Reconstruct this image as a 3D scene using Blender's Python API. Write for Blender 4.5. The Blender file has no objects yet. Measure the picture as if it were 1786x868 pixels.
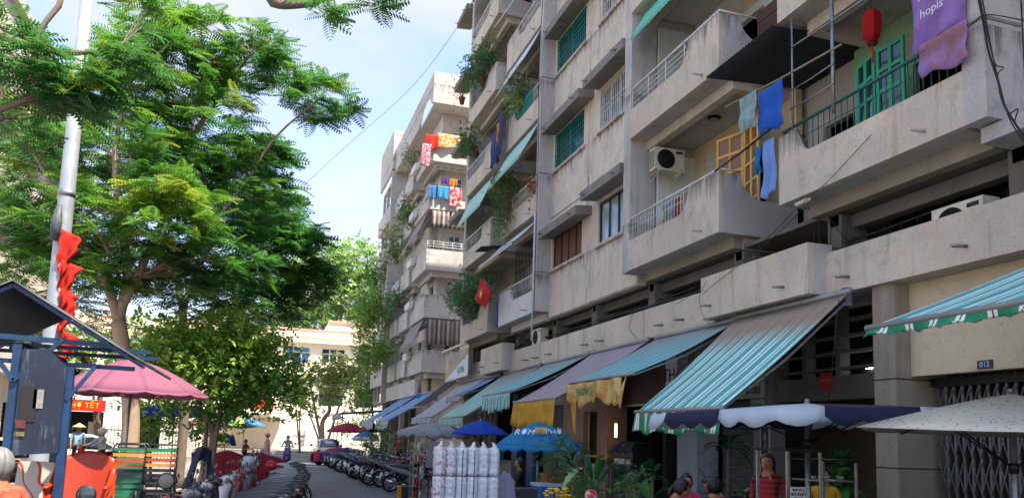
import bpy, math, random
import numpy as np
from mathutils import Vector, Matrix, Euler
random.seed(7)
SC = bpy.context.scene
COL = SC.collection
RND = random.Random(11)

# ------------------------------------------------------------------ camera
IMG_W, IMG_H, FPX, CX, CY, CAM_H = 1786.0, 868.0, 1360.0, 893.0, 600.0, 1.8
def _n(v): return v / np.linalg.norm(v)
_Y = _n(np.array([450 - CX, 750 - CY, FPX]))
_Z0 = _n(np.array([1240 - CX, -10500 - CY, FPX]))
_Z = _n(_Z0 - _Y * (_Z0 @ _Y))
_X = np.cross(_Y, _Z)
if _X[0] < 0: _X = -_X
RW = np.array([_X, _Y, _Z])
camd = bpy.data.cameras.new('camera')
cam = bpy.data.objects.new('camera', camd)
COL.objects.link(cam)
right, up, back = RW @ np.array([1, 0, 0]), RW @ np.array([0, -1, 0]), RW @ np.array([0, 0, -1])
m4 = Matrix(((right[0], up[0], back[0], 0), (right[1], up[1], back[1], 0), (right[2], up[2], back[2], CAM_H), (0, 0, 0, 1)))
cam.matrix_world = m4
camd.sensor_width = 36.0
camd.lens = FPX / IMG_W * 36.0
camd.shift_x = 0.0
camd.shift_y = (CY - IMG_H / 2) / IMG_W
camd.clip_start = 0.05
camd.clip_end = 3000
SC.camera = cam

# ------------------------------------------------------------------ light
SUN_TO = Vector((0.335, -0.43, 1.0)).normalized()      # direction towards the sun
elev = math.asin(SUN_TO.z)
world = bpy.data.worlds.new('World')
SC.world = world
world.use_nodes = True
nt = world.node_tree
for n_ in list(nt.nodes): nt.nodes.remove(n_)
wo = nt.nodes.new('ShaderNodeOutputWorld')
bg = nt.nodes.new('ShaderNodeBackground')
sky = nt.nodes.new('ShaderNodeTexSky')
sky.sky_type = 'NISHITA'
sky.sun_disc = False
sky.sun_elevation = elev
sky.sun_rotation = math.atan2(SUN_TO.x, SUN_TO.y)
sky.altitude = 0
sky.air_density = 1.0
sky.dust_density = 1.0
sky.ozone_density = 3.0
bg.inputs['Strength'].default_value = 0.145
tc = nt.nodes.new('ShaderNodeTexCoord')
mp = nt.nodes.new('ShaderNodeMapping')
mp.inputs['Scale'].default_value = (1.3, 1.3, 3.2)
mp.inputs['Rotation'].default_value = (0.15, 0.2, 0.5)
nz = nt.nodes.new('ShaderNodeTexNoise')
nz.inputs['Scale'].default_value = 1.7
nz.inputs['Detail'].default_value = 9
nz.inputs['Roughness'].default_value = 0.58
nz.inputs['Distortion'].default_value = 0.35
cr = nt.nodes.new('ShaderNodeValToRGB')
cr.color_ramp.elements[0].position = 0.42
cr.color_ramp.elements[0].color = (0.05, 0.05, 0.05, 1)
cr.color_ramp.elements[1].position = 0.62
cr.color_ramp.elements[1].color = (0.95, 0.95, 0.95, 1)
mx = nt.nodes.new('ShaderNodeMix'); mx.data_type = 'RGBA'
nt.links.new(tc.outputs['Generated'], mp.inputs['Vector'])
nt.links.new(mp.outputs['Vector'], nz.inputs['Vector'])
nt.links.new(nz.outputs['Fac'], cr.inputs['Fac'])
nt.links.new(cr.outputs['Color'], mx.inputs['Factor'])
tn = nt.nodes.new('ShaderNodeMix'); tn.data_type = 'RGBA'; tn.blend_type = 'MULTIPLY'; tn.inputs['Factor'].default_value = 1
nt.links.new(sky.outputs['Color'], tn.inputs['A']); tn.inputs['B'].default_value = (.80, .73, .80, 1)   # tint that dims the sky and cuts its cyan
nt.links.new(tn.outputs['Result'], mx.inputs['A'])
mx.inputs['B'].default_value = (1.50, 1.56, 1.68, 1)      # thin sunlit cloud
nt.links.new(mx.outputs['Result'], bg.inputs['Color'])
nt.links.new(bg.outputs[0], wo.inputs[0])
sund = bpy.data.lights.new('sun', 'SUN')
sund.energy = 3.1
sund.angle = math.radians(0.5)
sund.color = (1.0, 0.93, 0.82)
sun = bpy.data.objects.new('sun', sund)
COL.objects.link(sun)
sun.rotation_euler = SUN_TO.to_track_quat('Z', 'Y').to_euler()
sun.location = (0, 0, 60)
vs = SC.view_settings
vs.view_transform = 'Standard'
vs.look = 'None'
vs.exposure = 2.08
vs.gamma = 1.0
vs.use_curve_mapping = False

# ------------------------------------------------------------------ pixel -> world (for measuring only)
def _ray(px, py): return RW @ np.array([px - CX, py - CY, FPX])
def atX(px, py, x): d = _ray(px, py); t = x / d[0]; return Vector((x, d[1] * t, d[2] * t + CAM_H))
def atY(px, py, y): d = _ray(px, py); t = y / d[1]; return Vector((d[0] * t, y, d[2] * t + CAM_H))
def atZ(px, py, z): d = _ray(px, py); t = (z - CAM_H) / d[2]; return Vector((d[0] * t, d[1] * t, z))

# ------------------------------------------------------------------ materials
def C(h):
    h = h.lstrip('#')
    out = []
    for i in (0, 2, 4):
        c = int(h[i:i+2], 16) / 255.0
        out.append(c / 12.92 if c <= 0.04045 else ((c + 0.055) / 1.055) ** 2.4)
    return tuple(out)
def _new(name):
    m = bpy.data.materials.new(name); m.use_nodes = True
    nt = m.node_tree
    return m, nt, nt.nodes['Principled BSDF']
def _noise(nt, scale, detail=5, rough=.6, vec=None, sc=None):
    n = nt.nodes.new('ShaderNodeTexNoise')
    n.inputs['Scale'].default_value = scale; n.inputs['Detail'].default_value = detail; n.inputs['Roughness'].default_value = rough
    if vec is not None:
        if sc:
            mp = nt.nodes.new('ShaderNodeMapping'); mp.inputs['Scale'].default_value = sc
            nt.links.new(vec, mp.inputs['Vector']); vec = mp.outputs['Vector']
        nt.links.new(vec, n.inputs['Vector'])
    return n
def _mix(nt, a, b, fac, mode='MIX'):
    m = nt.nodes.new('ShaderNodeMix'); m.data_type = 'RGBA'; m.blend_type = mode
    for s, v in (('A', a), ('B', b), ('Factor', fac)):
        if isinstance(v, (int, float)): m.inputs[s].default_value = v
        elif isinstance(v, tuple): m.inputs[s].default_value = (*v[:3], 1)
        else: nt.links.new(v, m.inputs[s])
    return m.outputs['Result']
def _ramp(nt, fac, p0, p1, c0=0.0, c1=1.0):
    r = nt.nodes.new('ShaderNodeMapRange')
    r.inputs['From Min'].default_value = p0; r.inputs['From Max'].default_value = p1
    r.inputs['To Min'].default_value = c0; r.inputs['To Max'].default_value = c1
    nt.links.new(fac, r.inputs['Value'])
    return r.outputs['Result']
def _bump(nt, p, h, strength, dist=.02):
    b = nt.nodes.new('ShaderNodeBump'); b.inputs['Strength'].default_value = strength; b.inputs['Distance'].default_value = dist
    nt.links.new(h, b.inputs['Height']); nt.links.new(b.outputs['Normal'], p.inputs['Normal'])
def pbr(name, col, rough=.6, metal=0., var=.18, scale=6., bump=0., dirt=None, coat=0.):
    """plain surface with uneven colour and uneven gloss"""
    m, nt, p = _new(name)
    if isinstance(col, str): col = C(col)
    v = nt.nodes.new('ShaderNodeTexCoord').outputs['Object']
    n = _noise(nt, scale, 6, .62, v)
    f = _ramp(nt, n.outputs['Fac'], .3, .7)
    dk = tuple(c * (1 - var) for c in col); lt = tuple(min(1, c * (1 + var * .6)) for c in col)
    c = _mix(nt, dk, lt, f)
    if dirt:
        n2 = _noise(nt, scale * .35, 7, .7, v)
        c = _mix(nt, c, C(dirt), _ramp(nt, n2.outputs['Fac'], .52, .75, 0, .7))
    nt.links.new(c, p.inputs['Base Color'])
    nt.links.new(_ramp(nt, n.outputs['Fac'], .25, .75, max(0, rough - .1), min(1, rough + .12)), p.inputs['Roughness'])
    p.inputs['Metallic'].default_value = metal
    p.inputs['Coat Weight'].default_value = coat
    if bump: _bump(nt, p, n.outputs['Fac'], bump)
    return m
def concrete(name, col, stain='#4a443c', streaks=.55, drip=None, moss=.0, rough=.9, contrast=.22):
    m, nt, p = _new(name)
    if isinstance(col, str): col = C(col)
    v = nt.nodes.new('ShaderNodeNewGeometry').outputs['Position']
    big = _noise(nt, .55, 6, .62, v)
    mid = _noise(nt, 2.6, 8, .72, v)
    fine = _noise(nt, 26, 4, .7, v)
    st = _noise(nt, 1.0, 7, .68, v, (3.1, 3.1, .45))
    st.inputs['Distortion'].default_value = .6
    blot = _noise(nt, 1.15, 9, .75, v)
    blot.inputs['Distortion'].default_value = .8
    c = _mix(nt, tuple(x * (1 - contrast) for x in col), tuple(min(1, x * (1 + contrast * .8)) for x in col), _ramp(nt, big.outputs['Fac'], .3, .7))
    c = _mix(nt, c, tuple(x * .62 for x in col), _ramp(nt, mid.outputs['Fac'], .52, .8, 0, .75))
    c = _mix(nt, c, (col[0]*1.12, col[1]*.98, col[2]*.86), _ramp(nt, blot.outputs['Fac'], .48, .66, 0, .6))
    c = _mix(nt, c, tuple(x * .55 for x in col), _ramp(nt, blot.outputs['Fac'], .45, .30, 0, .75))
    c = _mix(nt, c, C(stain), _ramp(nt, st.outputs['Fac'], .53, .76, 0, streaks))
    c = _mix(nt, c, (.05, .05, .045), _ramp(nt, fine.outputs['Fac'], .56, .78, 0, .5))
    if drip:   # mould and rain streaks that start at a ledge: drip = (height of one ledge, spacing, length)
        sp = nt.nodes.new('ShaderNodeSeparateXYZ'); nt.links.new(v, sp.inputs[0])
        a1 = nt.nodes.new('ShaderNodeMath'); a1.operation = 'MULTIPLY_ADD'; nt.links.new(sp.outputs['Z'], a1.inputs[0]); a1.inputs[1].default_value = -1/drip[1]; a1.inputs[2].default_value = drip[0]/drip[1] + 20
        a2 = nt.nodes.new('ShaderNodeMath'); a2.operation = 'FRACT'; nt.links.new(a1.outputs[0], a2.inputs[0])
        dn = _noise(nt, 1.0, 5, .7, v, (7, 7, .35))
        a3 = nt.nodes.new('ShaderNodeMath'); a3.operation = 'MULTIPLY_ADD'; nt.links.new(a2.outputs[0], a3.inputs[0]); a3.inputs[1].default_value = -.42*drip[1]/drip[2]; nt.links.new(dn.outputs['Fac'], a3.inputs[2])
        c = _mix(nt, c, C('#2c2a26'), _ramp(nt, a3.outputs[0], .36, .60, 0, .75))
    c = _mix(nt, c, tuple(min(1, x * 1.5) for x in col), _ramp(nt, fine.outputs['Fac'], .40, .2, 0, .45))
    nt.links.new(c, p.inputs['Base Color'])
    p.inputs['Roughness'].default_value = rough
    h = _mix(nt, mid.outputs['Fac'], fine.outputs['Fac'], .55)
    _bump(nt, p, h, .35, .02)
    return m
def stripes(name, cols, period, axis='Y', rough=.8, fade=None, transl=.0, widths=None, dirt=None):
    """woven stripes: bands along one object axis; widths are fractions of the period"""
    m, nt, p = _new(name)
    tcn = nt.nodes.new('ShaderNodeTexCoord'); v = tcn.outputs['Object']
    sp = nt.nodes.new('ShaderNodeSeparateXYZ'); nt.links.new(v, sp.inputs[0])
    mm = nt.nodes.new('ShaderNodeMath'); mm.operation = 'MULTIPLY'; mm.inputs[1].default_value = 1 / period
    nt.links.new(sp.outputs[axis], mm.inputs[0])
    fr = nt.nodes.new('ShaderNodeMath'); fr.operation = 'FRACT'; nt.links.new(mm.outputs[0], fr.inputs[0])
    r = nt.nodes.new('ShaderNodeValToRGB'); r.color_ramp.interpolation = 'CONSTANT'
    widths = widths or [1 / len(cols)] * len(cols)
    e = r.color_ramp.elements; pos = 0
    for i, c in enumerate(cols):
        if i < 2: el = e[i]; el.position = pos
        else: el = e.new(pos)
        el.color = (*C(c), 1); pos += widths[i]
    nt.links.new(fr.outputs[0], r.inputs['Fac'])
    n = _noise(nt, 3.0, 7, .7, v)
    n2 = _noise(nt, 40, 3, .6, v)
    c = _mix(nt, r.outputs['Color'], C(dirt or '#6e6a60'), _ramp(nt, n.outputs['Fac'], .5, .8, 0, .6))
    c = _mix(nt, c, (.02, .02, .02), _ramp(nt, n2.outputs['Fac'], .55, .9, 0, .3))
    if fade:   # dust that has settled on the upper part of the cloth (object Z above fade[0])
        c = _mix(nt, c, C(fade[2]), _ramp(nt, sp.outputs['Z'], fade[0], fade[1], 0, .92))
    nt.links.new(c, p.inputs['Base Color'])
    p.inputs['Roughness'].default_value = rough
    _bump(nt, p, n.outputs['Fac'], .25, .03)
    if transl:
        t = nt.nodes.new('ShaderNodeBsdfTranslucent'); nt.links.new(c, t.inputs['Color'])
        ms = nt.nodes.new('ShaderNodeMixShader'); ms.inputs[0].default_value = transl
        out = nt.nodes['Material Output']
        nt.links.new(p.outputs[0], ms.inputs[1]); nt.links.new(t.outputs[0], ms.inputs[2]); nt.links.new(ms.outputs[0], out.inputs[0])
    return m
def cloth(name, col, transl=.25, rough=.85, var=.2, col2=None, scale=5):
    m, nt, p = _new(name)
    col = C(col) if isinstance(col, str) else col
    v = nt.nodes.new('ShaderNodeTexCoord').outputs['Object']
    n = _noise(nt, scale, 5, .6, v)
    b = C(col2) if col2 else tuple(x * (1 - var) for x in col)
    c = _mix(nt, b, col, _ramp(nt, n.outputs['Fac'], .42, .56) if col2 else _ramp(nt, n.outputs['Fac'], .3, .7))
    nt.links.new(c, p.inputs['Base Color']); p.inputs['Roughness'].default_value = rough
    if transl:
        t = nt.nodes.new('ShaderNodeBsdfTranslucent'); nt.links.new(c, t.inputs['Color'])
        ms = nt.nodes.new('ShaderNodeMixShader'); ms.inputs[0].default_value = transl
        out = nt.nodes['Material Output']
        nt.links.new(p.outputs[0], ms.inputs[1]); nt.links.new(t.outputs[0], ms.inputs[2]); nt.links.new(ms.outputs[0], out.inputs[0])
    return m
def plaid(name, c1, c2, period=.09):
    m, nt, p = _new(name)
    v = nt.nodes.new('ShaderNodeTexCoord').outputs['Object']
    sp = nt.nodes.new('ShaderNodeSeparateXYZ'); nt.links.new(v, sp.inputs[0])
    outs = []
    for ax in ('X', 'Z'):
        a = nt.nodes.new('ShaderNodeMath'); a.operation = 'MULTIPLY'; a.inputs[1].default_value = 1 / period; nt.links.new(sp.outputs[ax], a.inputs[0])
        b = nt.nodes.new('ShaderNodeMath'); b.operation = 'FRACT'; nt.links.new(a.outputs[0], b.inputs[0])
        g = nt.nodes.new('ShaderNodeMath'); g.operation = 'GREATER_THAN'; g.inputs[1].default_value = .5; nt.links.new(b.outputs[0], g.inputs[0])
        outs.append(g.outputs[0])
    s = nt.nodes.new('ShaderNodeMath'); s.operation = 'ADD'; nt.links.new(outs[0], s.inputs[0]); nt.links.new(outs[1], s.inputs[1])
    h = nt.nodes.new('ShaderNodeMath'); h.operation = 'MULTIPLY'; h.inputs[1].default_value = .5; nt.links.new(s.outputs[0], h.inputs[0])
    nt.links.new(_mix(nt, C(c1), C(c2), h.outputs[0]), p.inputs['Base Color']); p.inputs['Roughness'].default_value = .85
    return m
def leafmat(name, c1, c2, scale=1.2, transl=.35):
    m, nt, p = _new(name)
    v = nt.nodes.new('ShaderNodeNewGeometry').outputs['Position']
    n = _noise(nt, scale, 3, .6, v); n2 = _noise(nt, 14, 2, .5, v)
    c = _mix(nt, C(c1), C(c2), _ramp(nt, n.outputs['Fac'], .35, .65))
    c = _mix(nt, c, C(c2), _ramp(nt, n2.outputs['Fac'], .5, .75, 0, .7))
    nt.links.new(c, p.inputs['Base Color']); p.inputs['Roughness'].default_value = .45
    t = nt.nodes.new('ShaderNodeBsdfTranslucent'); nt.links.new(_mix(nt, c, (.22, .42, .06), .3), t.inputs['Color'])
    ms = nt.nodes.new('ShaderNodeMixShader'); ms.inputs[0].default_value = transl
    out = nt.nodes['Material Output']
    nt.links.new(p.outputs[0], ms.inputs[1]); nt.links.new(t.outputs[0], ms.inputs[2]); nt.links.new(ms.outputs[0], out.inputs[0])
    return m
def emit(name, col, s):
    m, nt, p = _new(name)
    p.inputs['Base Color'].default_value = (*C(col), 1)
    p.inputs['Emission Color'].default_value = (*C(col), 1); p.inputs['Emission Strength'].default_value = s
    return m
def glass(name, col='#20282c', rough=.08):
    m, nt, p = _new(name)
    p.inputs['Base Color'].default_value = (*C(col), 1); p.inputs['Roughness'].default_value = rough
    p.inputs['Specular IOR Level'].default_value = .8
    v = nt.nodes.new('ShaderNodeTexCoord').outputs['Object']
    n = _noise(nt, 2.5, 3, .5, v); _bump(nt, p, n.outputs['Fac'], .06, .05)
    return m
def objcol(name, rough=.3, coat=.5):
    m, nt, p = _new(name)
    oi = nt.nodes.new('ShaderNodeObjectInfo')
    v = nt.nodes.new('ShaderNodeTexCoord').outputs['Object']
    n = _noise(nt, 5, 5, .6, v)
    c = _mix(nt, oi.outputs['Color'], C('#4b463f'), _ramp(nt, n.outputs['Fac'], .55, .85, 0, .55))
    nt.links.new(c, p.inputs['Base Color']); p.inputs['Roughness'].default_value = rough; p.inputs['Coat Weight'].default_value = coat
    return m

# ------------------------------------------------------------------ objects
WM = {}
def _world(o): return WM.get(o.name, Matrix.Identity(4))
def tag(o, label=None, cat=None, group=None, kind=None):
    if label: o['label'] = label
    if cat: o['category'] = cat
    if group: o['group'] = group
    if kind: o['kind'] = kind
    return o
def thing(name, label, cat, loc=(0, 0, 0), rz=0, group=None, rx=0, ry=0, parent=None):
    o = bpy.data.objects.new(name, None); COL.objects.link(o)
    o.empty_display_size = .2
    o.location = loc; o.rotation_euler = (rx, ry, rz)
    WM[o.name] = Matrix.Translation(Vector(loc)) @ Euler((rx, ry, rz)).to_matrix().to_4x4()
    return tag(o, label, cat, group)
class MB:
    def __init__(s): s.v = []; s.f = []; s.m = []; s.sm = []
    def add(s, vs, fs, m=0, smooth=False):
        b = len(s.v); s.v += [tuple(v) for v in vs]
        for f in fs: s.f.append(tuple(b + i for i in f)); s.m.append(m); s.sm.append(smooth)
        return s
    def box(s, x0, x1, y0, y1, z0, z1, m=0):
        if x0 > x1: x0, x1 = x1, x0
        if y0 > y1: y0, y1 = y1, y0
        if z0 > z1: z0, z1 = z1, z0
        return s.add([(x0,y0,z0),(x1,y0,z0),(x1,y1,z0),(x0,y1,z0),(x0,y0,z1),(x1,y0,z1),(x1,y1,z1),(x0,y1,z1)],
                     [(0,3,2,1),(4,5,6,7),(0,1,5,4),(1,2,6,5),(2,3,7,6),(3,0,4,7)], m)
    def obox(s, c, size, rot=(0,0,0), m=0):
        R = Euler(rot).to_matrix(); c = Vector(c); a, b, d = (q / 2 for q in size)
        vs = [c + R @ Vector((x, y, z)) for z in (-d, d) for x, y in ((-a,-b),(a,-b),(a,b),(-a,b))]
        return s.add(vs, [(0,3,2,1),(4,5,6,7),(0,1,5,4),(1,2,6,5),(2,3,7,6),(3,0,4,7)], m)
    def beam(s, a, b, w, h=None, m=0, upv=(0,0,1)):
        a = Vector(a); b = Vector(b); d = (b - a).normalized(); u = Vector(upv)
        if abs(d.dot(u)) > .98: u = Vector((1,0,0))
        r = d.cross(u).normalized(); u = r.cross(d); h = h or w
        vs = [p + r*x*w/2 + u*z*h/2 for p in (a, b) for x, z in ((-1,-1),(1,-1),(1,1),(-1,1))]
        return s.add(vs, [(3,2,1,0),(4,5,6,7),(0,1,5,4),(1,2,6,5),(2,3,7,6),(3,0,4,7)], m)
    def tube(s, pts, r, n=6, m=0, cap=True, smooth=True):
        pts = [Vector(p) for p in pts]; k = len(pts)
        rs = r if isinstance(r, (list, tuple)) else [r] * k
        vs = []; u = None
        for i, p in enumerate(pts):
            d = (pts[min(i+1, k-1)] - pts[max(i-1, 0)])
            d = d.normalized() if d.length > 1e-9 else Vector((0,0,1))
            if u is None: u = d.orthogonal().normalized()
            else:
                u = u - d * u.dot(d); u = u.normalized() if u.length > 1e-6 else d.orthogonal().normalized()
            w = d.cross(u)
            for j in range(n):
                a = 2*math.pi*j/n; vs.append(p + (u*math.cos(a) + w*math.sin(a)) * rs[i])
        fs = [(i*n+j, i*n+(j+1)%n, (i+1)*n+(j+1)%n, (i+1)*n+j) for i in range(k-1) for j in range(n)]
        if cap: fs += [tuple(range(n-1, -1, -1)), tuple((k-1)*n + j for j in range(n))]
        return s.add(vs, fs, m, smooth)
    def loft(s, secs, n=12, m=0, axis='X', power=2.4, cap=True):
        """sections (pos, c1, c2, r1, r2): superellipse rings along an axis"""
        vs = []
        for t, c1, c2, r1, r2 in secs:
            for j in range(n):
                a = 2*math.pi*(j+.5)/n; ca, sa = math.cos(a), math.sin(a)
                q1 = c1 + r1*math.copysign(abs(ca)**(2/power), ca); q2 = c2 + r2*math.copysign(abs(sa)**(2/power), sa)
                vs.append({'X': (t, q1, q2), 'Y': (q1, t, q2), 'Z': (q1, q2, t)}[axis])
        k = len(secs)
        fs = [(i*n+j, i*n+(j+1)%n, (i+1)*n+(j+1)%n, (i+1)*n+j) for i in range(k-1) for j in range(n)]
        if cap: fs += [tuple(range(n-1,-1,-1)), tuple((k-1)*n+j for j in range(n))]
        return s.add(vs, fs, m, True)
    def lathe(s, prof, c=(0,0,0), n=16, m=0, axis='Z', smooth=True):
        c = Vector(c); vs = []
        for r, t in prof:
            for j in range(n):
                a = 2*math.pi*j/n; p = (r*math.cos(a), r*math.sin(a))
                vs.append(c + Vector({'Z': (p[0], p[1], t), 'Y': (p[0], t, p[1]), 'X': (t, p[0], p[1])}[axis]))
        k = len(prof)
        fs = [(i*n+j, i*n+(j+1)%n, (i+1)*n+(j+1)%n, (i+1)*n+j) for i in range(k-1) for j in range(n)]
        fs += [tuple(range(n-1,-1,-1)), tuple((k-1)*n+j for j in range(n))]
        return s.add(vs, fs, m, smooth)
    def ball(s, c, r, n=12, m=0, sq=(1,1,1)):
        k = n // 2; c = Vector(c); vs = [c + Vector((0,0,-r*sq[2]))]
        for i in range(1, k):
            b = -math.pi/2 + math.pi*i/k
            vs += [c + Vector((r*sq[0]*math.cos(b)*math.cos(2*math.pi*j/n), r*sq[1]*math.cos(b)*math.sin(2*math.pi*j/n), r*sq[2]*math.sin(b))) for j in range(n)]
        vs.append(c + Vector((0,0,r*sq[2]))); t = len(vs) - 1
        fs = [(0, 1+(j+1)%n, 1+j) for j in range(n)]
        fs += [(1+i*n+j, 1+i*n+(j+1)%n, 1+(i+1)*n+(j+1)%n, 1+(i+1)*n+j) for i in range(k-2) for j in range(n)]
        fs += [(1+(k-2)*n+j, 1+(k-2)*n+(j+1)%n, t) for j in range(n)]
        return s.add(vs, fs, m, True)
    def prism(s, poly, a, b, axis='Y', m=0):
        """closed polygon (2D) extruded from a to b along axis"""
        mk = {'Y': lambda p, t: (p[0], t, p[1]), 'X': lambda p, t: (t, p[0], p[1]), 'Z': lambda p, t: (p[0], p[1], t)}[axis]
        n = len(poly); vs = [mk(p, a) for p in poly] + [mk(p, b) for p in poly]
        fs = [tuple(range(n)), tuple(range(2*n-1, n-1, -1))] + [(i, n+i, n+(i+1)%n, (i+1)%n) for i in range(n)]
        return s.add(vs, fs, m)
    def sheet(s, fn, nu, nv, th=0.004, m=0, smooth=True):
        """cloth or sheet from fn(u,v)->point, given a real thickness"""
        P = [[Vector(fn(i/nu, j/nv)) for j in range(nv+1)] for i in range(nu+1)]
        top = []; bot = []
        for i in range(nu+1):
            for j in range(nv+1):
                du = P[min(i+1,nu)][j] - P[max(i-1,0)][j]; dv = P[i][min(j+1,nv)] - P[i][max(j-1,0)]
                nn = du.cross(dv); nn = nn.normalized() if nn.length > 1e-9 else Vector((0,0,1))
                top.append(P[i][j] + nn*th/2); bot.append(P[i][j] - nn*th/2)
        N = len(top); w = nv + 1
        fs = []
        for i in range(nu):
            for j in range(nv):
                a, b, c, d = i*w+j, (i+1)*w+j, (i+1)*w+j+1, i*w+j+1
                fs += [(a, b, c, d), (N+d, N+c, N+b, N+a)]
        for i in range(nu): fs += [(i*w, N+i*w, N+(i+1)*w, (i+1)*w), ((i+1)*w+nv, N+(i+1)*w+nv, N+i*w+nv, i*w+nv)]
        for j in range(nv): fs += [(j+1, N+j+1, N+j, j), (nu*w+j, N+nu*w+j, N+nu*w+j+1, nu*w+j+1)]
        return s.add(top + bot, fs, m, smooth)
    def build(s, name, mats, parent=None, w=True, label=None, cat=None, group=None, kind=None, origin=None):
        if not isinstance(mats, (list, tuple)): mats = [mats]
        me = bpy.data.meshes.new(name)
        if parent is not None and w:
            inv = _world(parent).inverted(); vs = [tuple(inv @ Vector(v)) for v in s.v]; loc = None
        elif parent is None and w:
            a = np.array(s.v); loc = origin or ((a[:,0].min()+a[:,0].max())/2, (a[:,1].min()+a[:,1].max())/2, a[:,2].min())
            loc = Vector([float(q) for q in loc]); vs = [tuple(Vector(v) - loc) for v in s.v]
        else: vs = s.v; loc = Vector((0,0,0)) if parent is None else None
        me.from_pydata(vs, [], s.f)
        for mt in mats: me.materials.append(mt)
        me.polygons.foreach_set('material_index', s.m); me.polygons.foreach_set('use_smooth', s.sm)
        me.validate(); me.update()
        o = bpy.data.objects.new(name, me); COL.objects.link(o)
        if parent is not None: o.parent = parent; WM[o.name] = _world(parent).copy()
        elif loc is not None: o.location = loc; WM[o.name] = Matrix.Translation(loc)
        return tag(o, label, cat, group, kind)
def text(body, loc, rot, size, mat, parent=None, name='lettering', extrude=.003, sx=1, align='CENTER', shear=0):
    cu = bpy.data.curves.new(name, 'FONT'); cu.body = body; cu.size = size; cu.extrude = extrude
    cu.align_x = align; cu.align_y = 'CENTER'; cu.shear = shear; cu.resolution_u = 2
    tmp = bpy.data.objects.new('tmp', cu); COL.objects.link(tmp)
    dg = bpy.context.evaluated_depsgraph_get()
    me = bpy.data.meshes.new_from_object(tmp.evaluated_get(dg)); me.name = name
    bpy.data.objects.remove(tmp); bpy.data.curves.remove(cu)
    me.materials.clear(); me.materials.append(mat)
    o = bpy.data.objects.new(name, me); COL.objects.link(o)
    Mx = Matrix.Translation(Vector(loc)) @ Euler(rot).to_matrix().to_4x4() @ Matrix.Diagonal((sx, 1, 1, 1))
    if parent is not None:
        o.parent = parent; Mx = _world(parent).inverted() @ Mx
    me.transform(Mx)
    return o
def copy_tree(o, parent=None):
    c = o.copy(); COL.objects.link(c)
    if parent is not None: c.parent = parent
    for ch in list(KIDS.get(o.name, [])): copy_tree(ch, c)
    return c
KIDS = {}
def index_kids():
    KIDS.clear()
    for o in COL.objects:
        if o.parent: KIDS.setdefault(o.parent.name, []).append(o)
FACE_W = (math.pi/2, 0, -math.pi/2)     # lettering on a wall that looks to -X
FACE_S = (math.pi/2, 0, 0)              # lettering on a wall that looks to -Y

def wall_holes(mb, x0, x1, ya, yb, za, zb, holes, m=0):
    """wall slab with rectangular openings; holes are (y0, y1, z0, z1)"""
    ys = sorted({ya, yb, *[h[0] for h in holes], *[h[1] for h in holes]})
    zs = sorted({za, zb, *[h[2] for h in holes], *[h[3] for h in holes]})
    for y0, y1 in zip(ys, ys[1:]):
        run = None
        for z0, z1 in zip(zs, zs[1:]):
            cy, cz = (y0+y1)/2, (z0+z1)/2
            inside = any(h[0] < cy < h[1] and h[2] < cz < h[3] for h in holes)
            if inside:
                if run: mb.box(x0, x1, y0, y1, run[0], run[1], m); run = None
            else: run = (run[0], z1) if run else (z0, z1)
        if run: mb.box(x0, x1, y0, y1, run[0], run[1], m)
# ------------------------------------------------------------------ shared materials
M = {}
M['conc'] = concrete('weathered concrete', (.57, .485, .385), streaks=.55, drip=(7.02, 3.25, .9))
M['conc_cool'] = concrete('grey cement and shade tone', (.47, .44, .41), streaks=.45, drip=(7.02, 3.25, .8))  # also paints the bluish shade of the balcony sides
M['plaster'] = concrete('beige plaster', (.64, .555, .45), streaks=.4, contrast=.16, drip=(7.12, 3.25, .8))
M['fardusty'] = concrete('pale cement', (.50, .475, .42), streaks=.4, drip=(6.42, 3.0, .7))
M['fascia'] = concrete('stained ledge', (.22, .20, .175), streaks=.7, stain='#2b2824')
M['white_paint'] = concrete('white painted render', (.66, .66, .64), streaks=.25, contrast=.1)
M['cream'] = concrete('cream wall paint', (.62, .52, .33), streaks=.15, contrast=.08)
M['mint'] = concrete('mint wall paint', (.28, .48, .26), streaks=.15, contrast=.08)
M['paleblue'] = concrete('pale wall paint', (.55, .6, .58), streaks=.2, contrast=.08)
M['grime_shade'] = concrete('concrete dark with grime and shade', (.15, .13, .11), streaks=.4, contrast=.3)  # dark tone for eatery grime, also painted shade in the gallery
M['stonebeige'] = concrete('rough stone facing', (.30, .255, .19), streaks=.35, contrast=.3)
M['inner'] = pbr('shade toned interior', '#241f1b', .9)  # shade of the rooms put into the wall colour
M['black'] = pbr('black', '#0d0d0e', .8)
M['rail_white'] = pbr('white railing paint', '#cfcfc8', .5, var=.25, scale=9, dirt='#7a6a58')
M['rail_green'] = pbr('green railing paint', '#13584f', .45, var=.25, scale=9)
M['teal'] = pbr('teal window paint', '#12857a', .5, var=.25, scale=7, dirt='#2f5d55')
M['teal_door'] = pbr('green door paint', '#2a9a6c', .5, var=.2, scale=7)
M['yellow_door'] = pbr('ochre door paint', '#dcae58', .55, var=.2, scale=7)
M['brown'] = pbr('brown wood', '#46291d', .6, var=.3, scale=9)
M['steel'] = pbr('galvanised steel', '#8d9092', .4, .7, var=.3, scale=12, dirt='#5b4a3c')
M['darksteel'] = pbr('dark steel', '#2b2c2e', .45, .6, var=.3)
M['chrome'] = pbr('chrome', '#c9ccd0', .18, 1., var=.1)
M['rubber'] = pbr('rubber', '#17171a', .85, var=.3, scale=20)
M['plastic_black'] = pbr('black plastic', '#1a1b1d', .45, var=.25, scale=8)
M['wire'] = pbr('black cable', '#121314', .6)
M['glass'] = glass('window glass', '#28343a')
M['glass_pale'] = glass('pale curtained glass', '#8aa0a2', .25)
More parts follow.
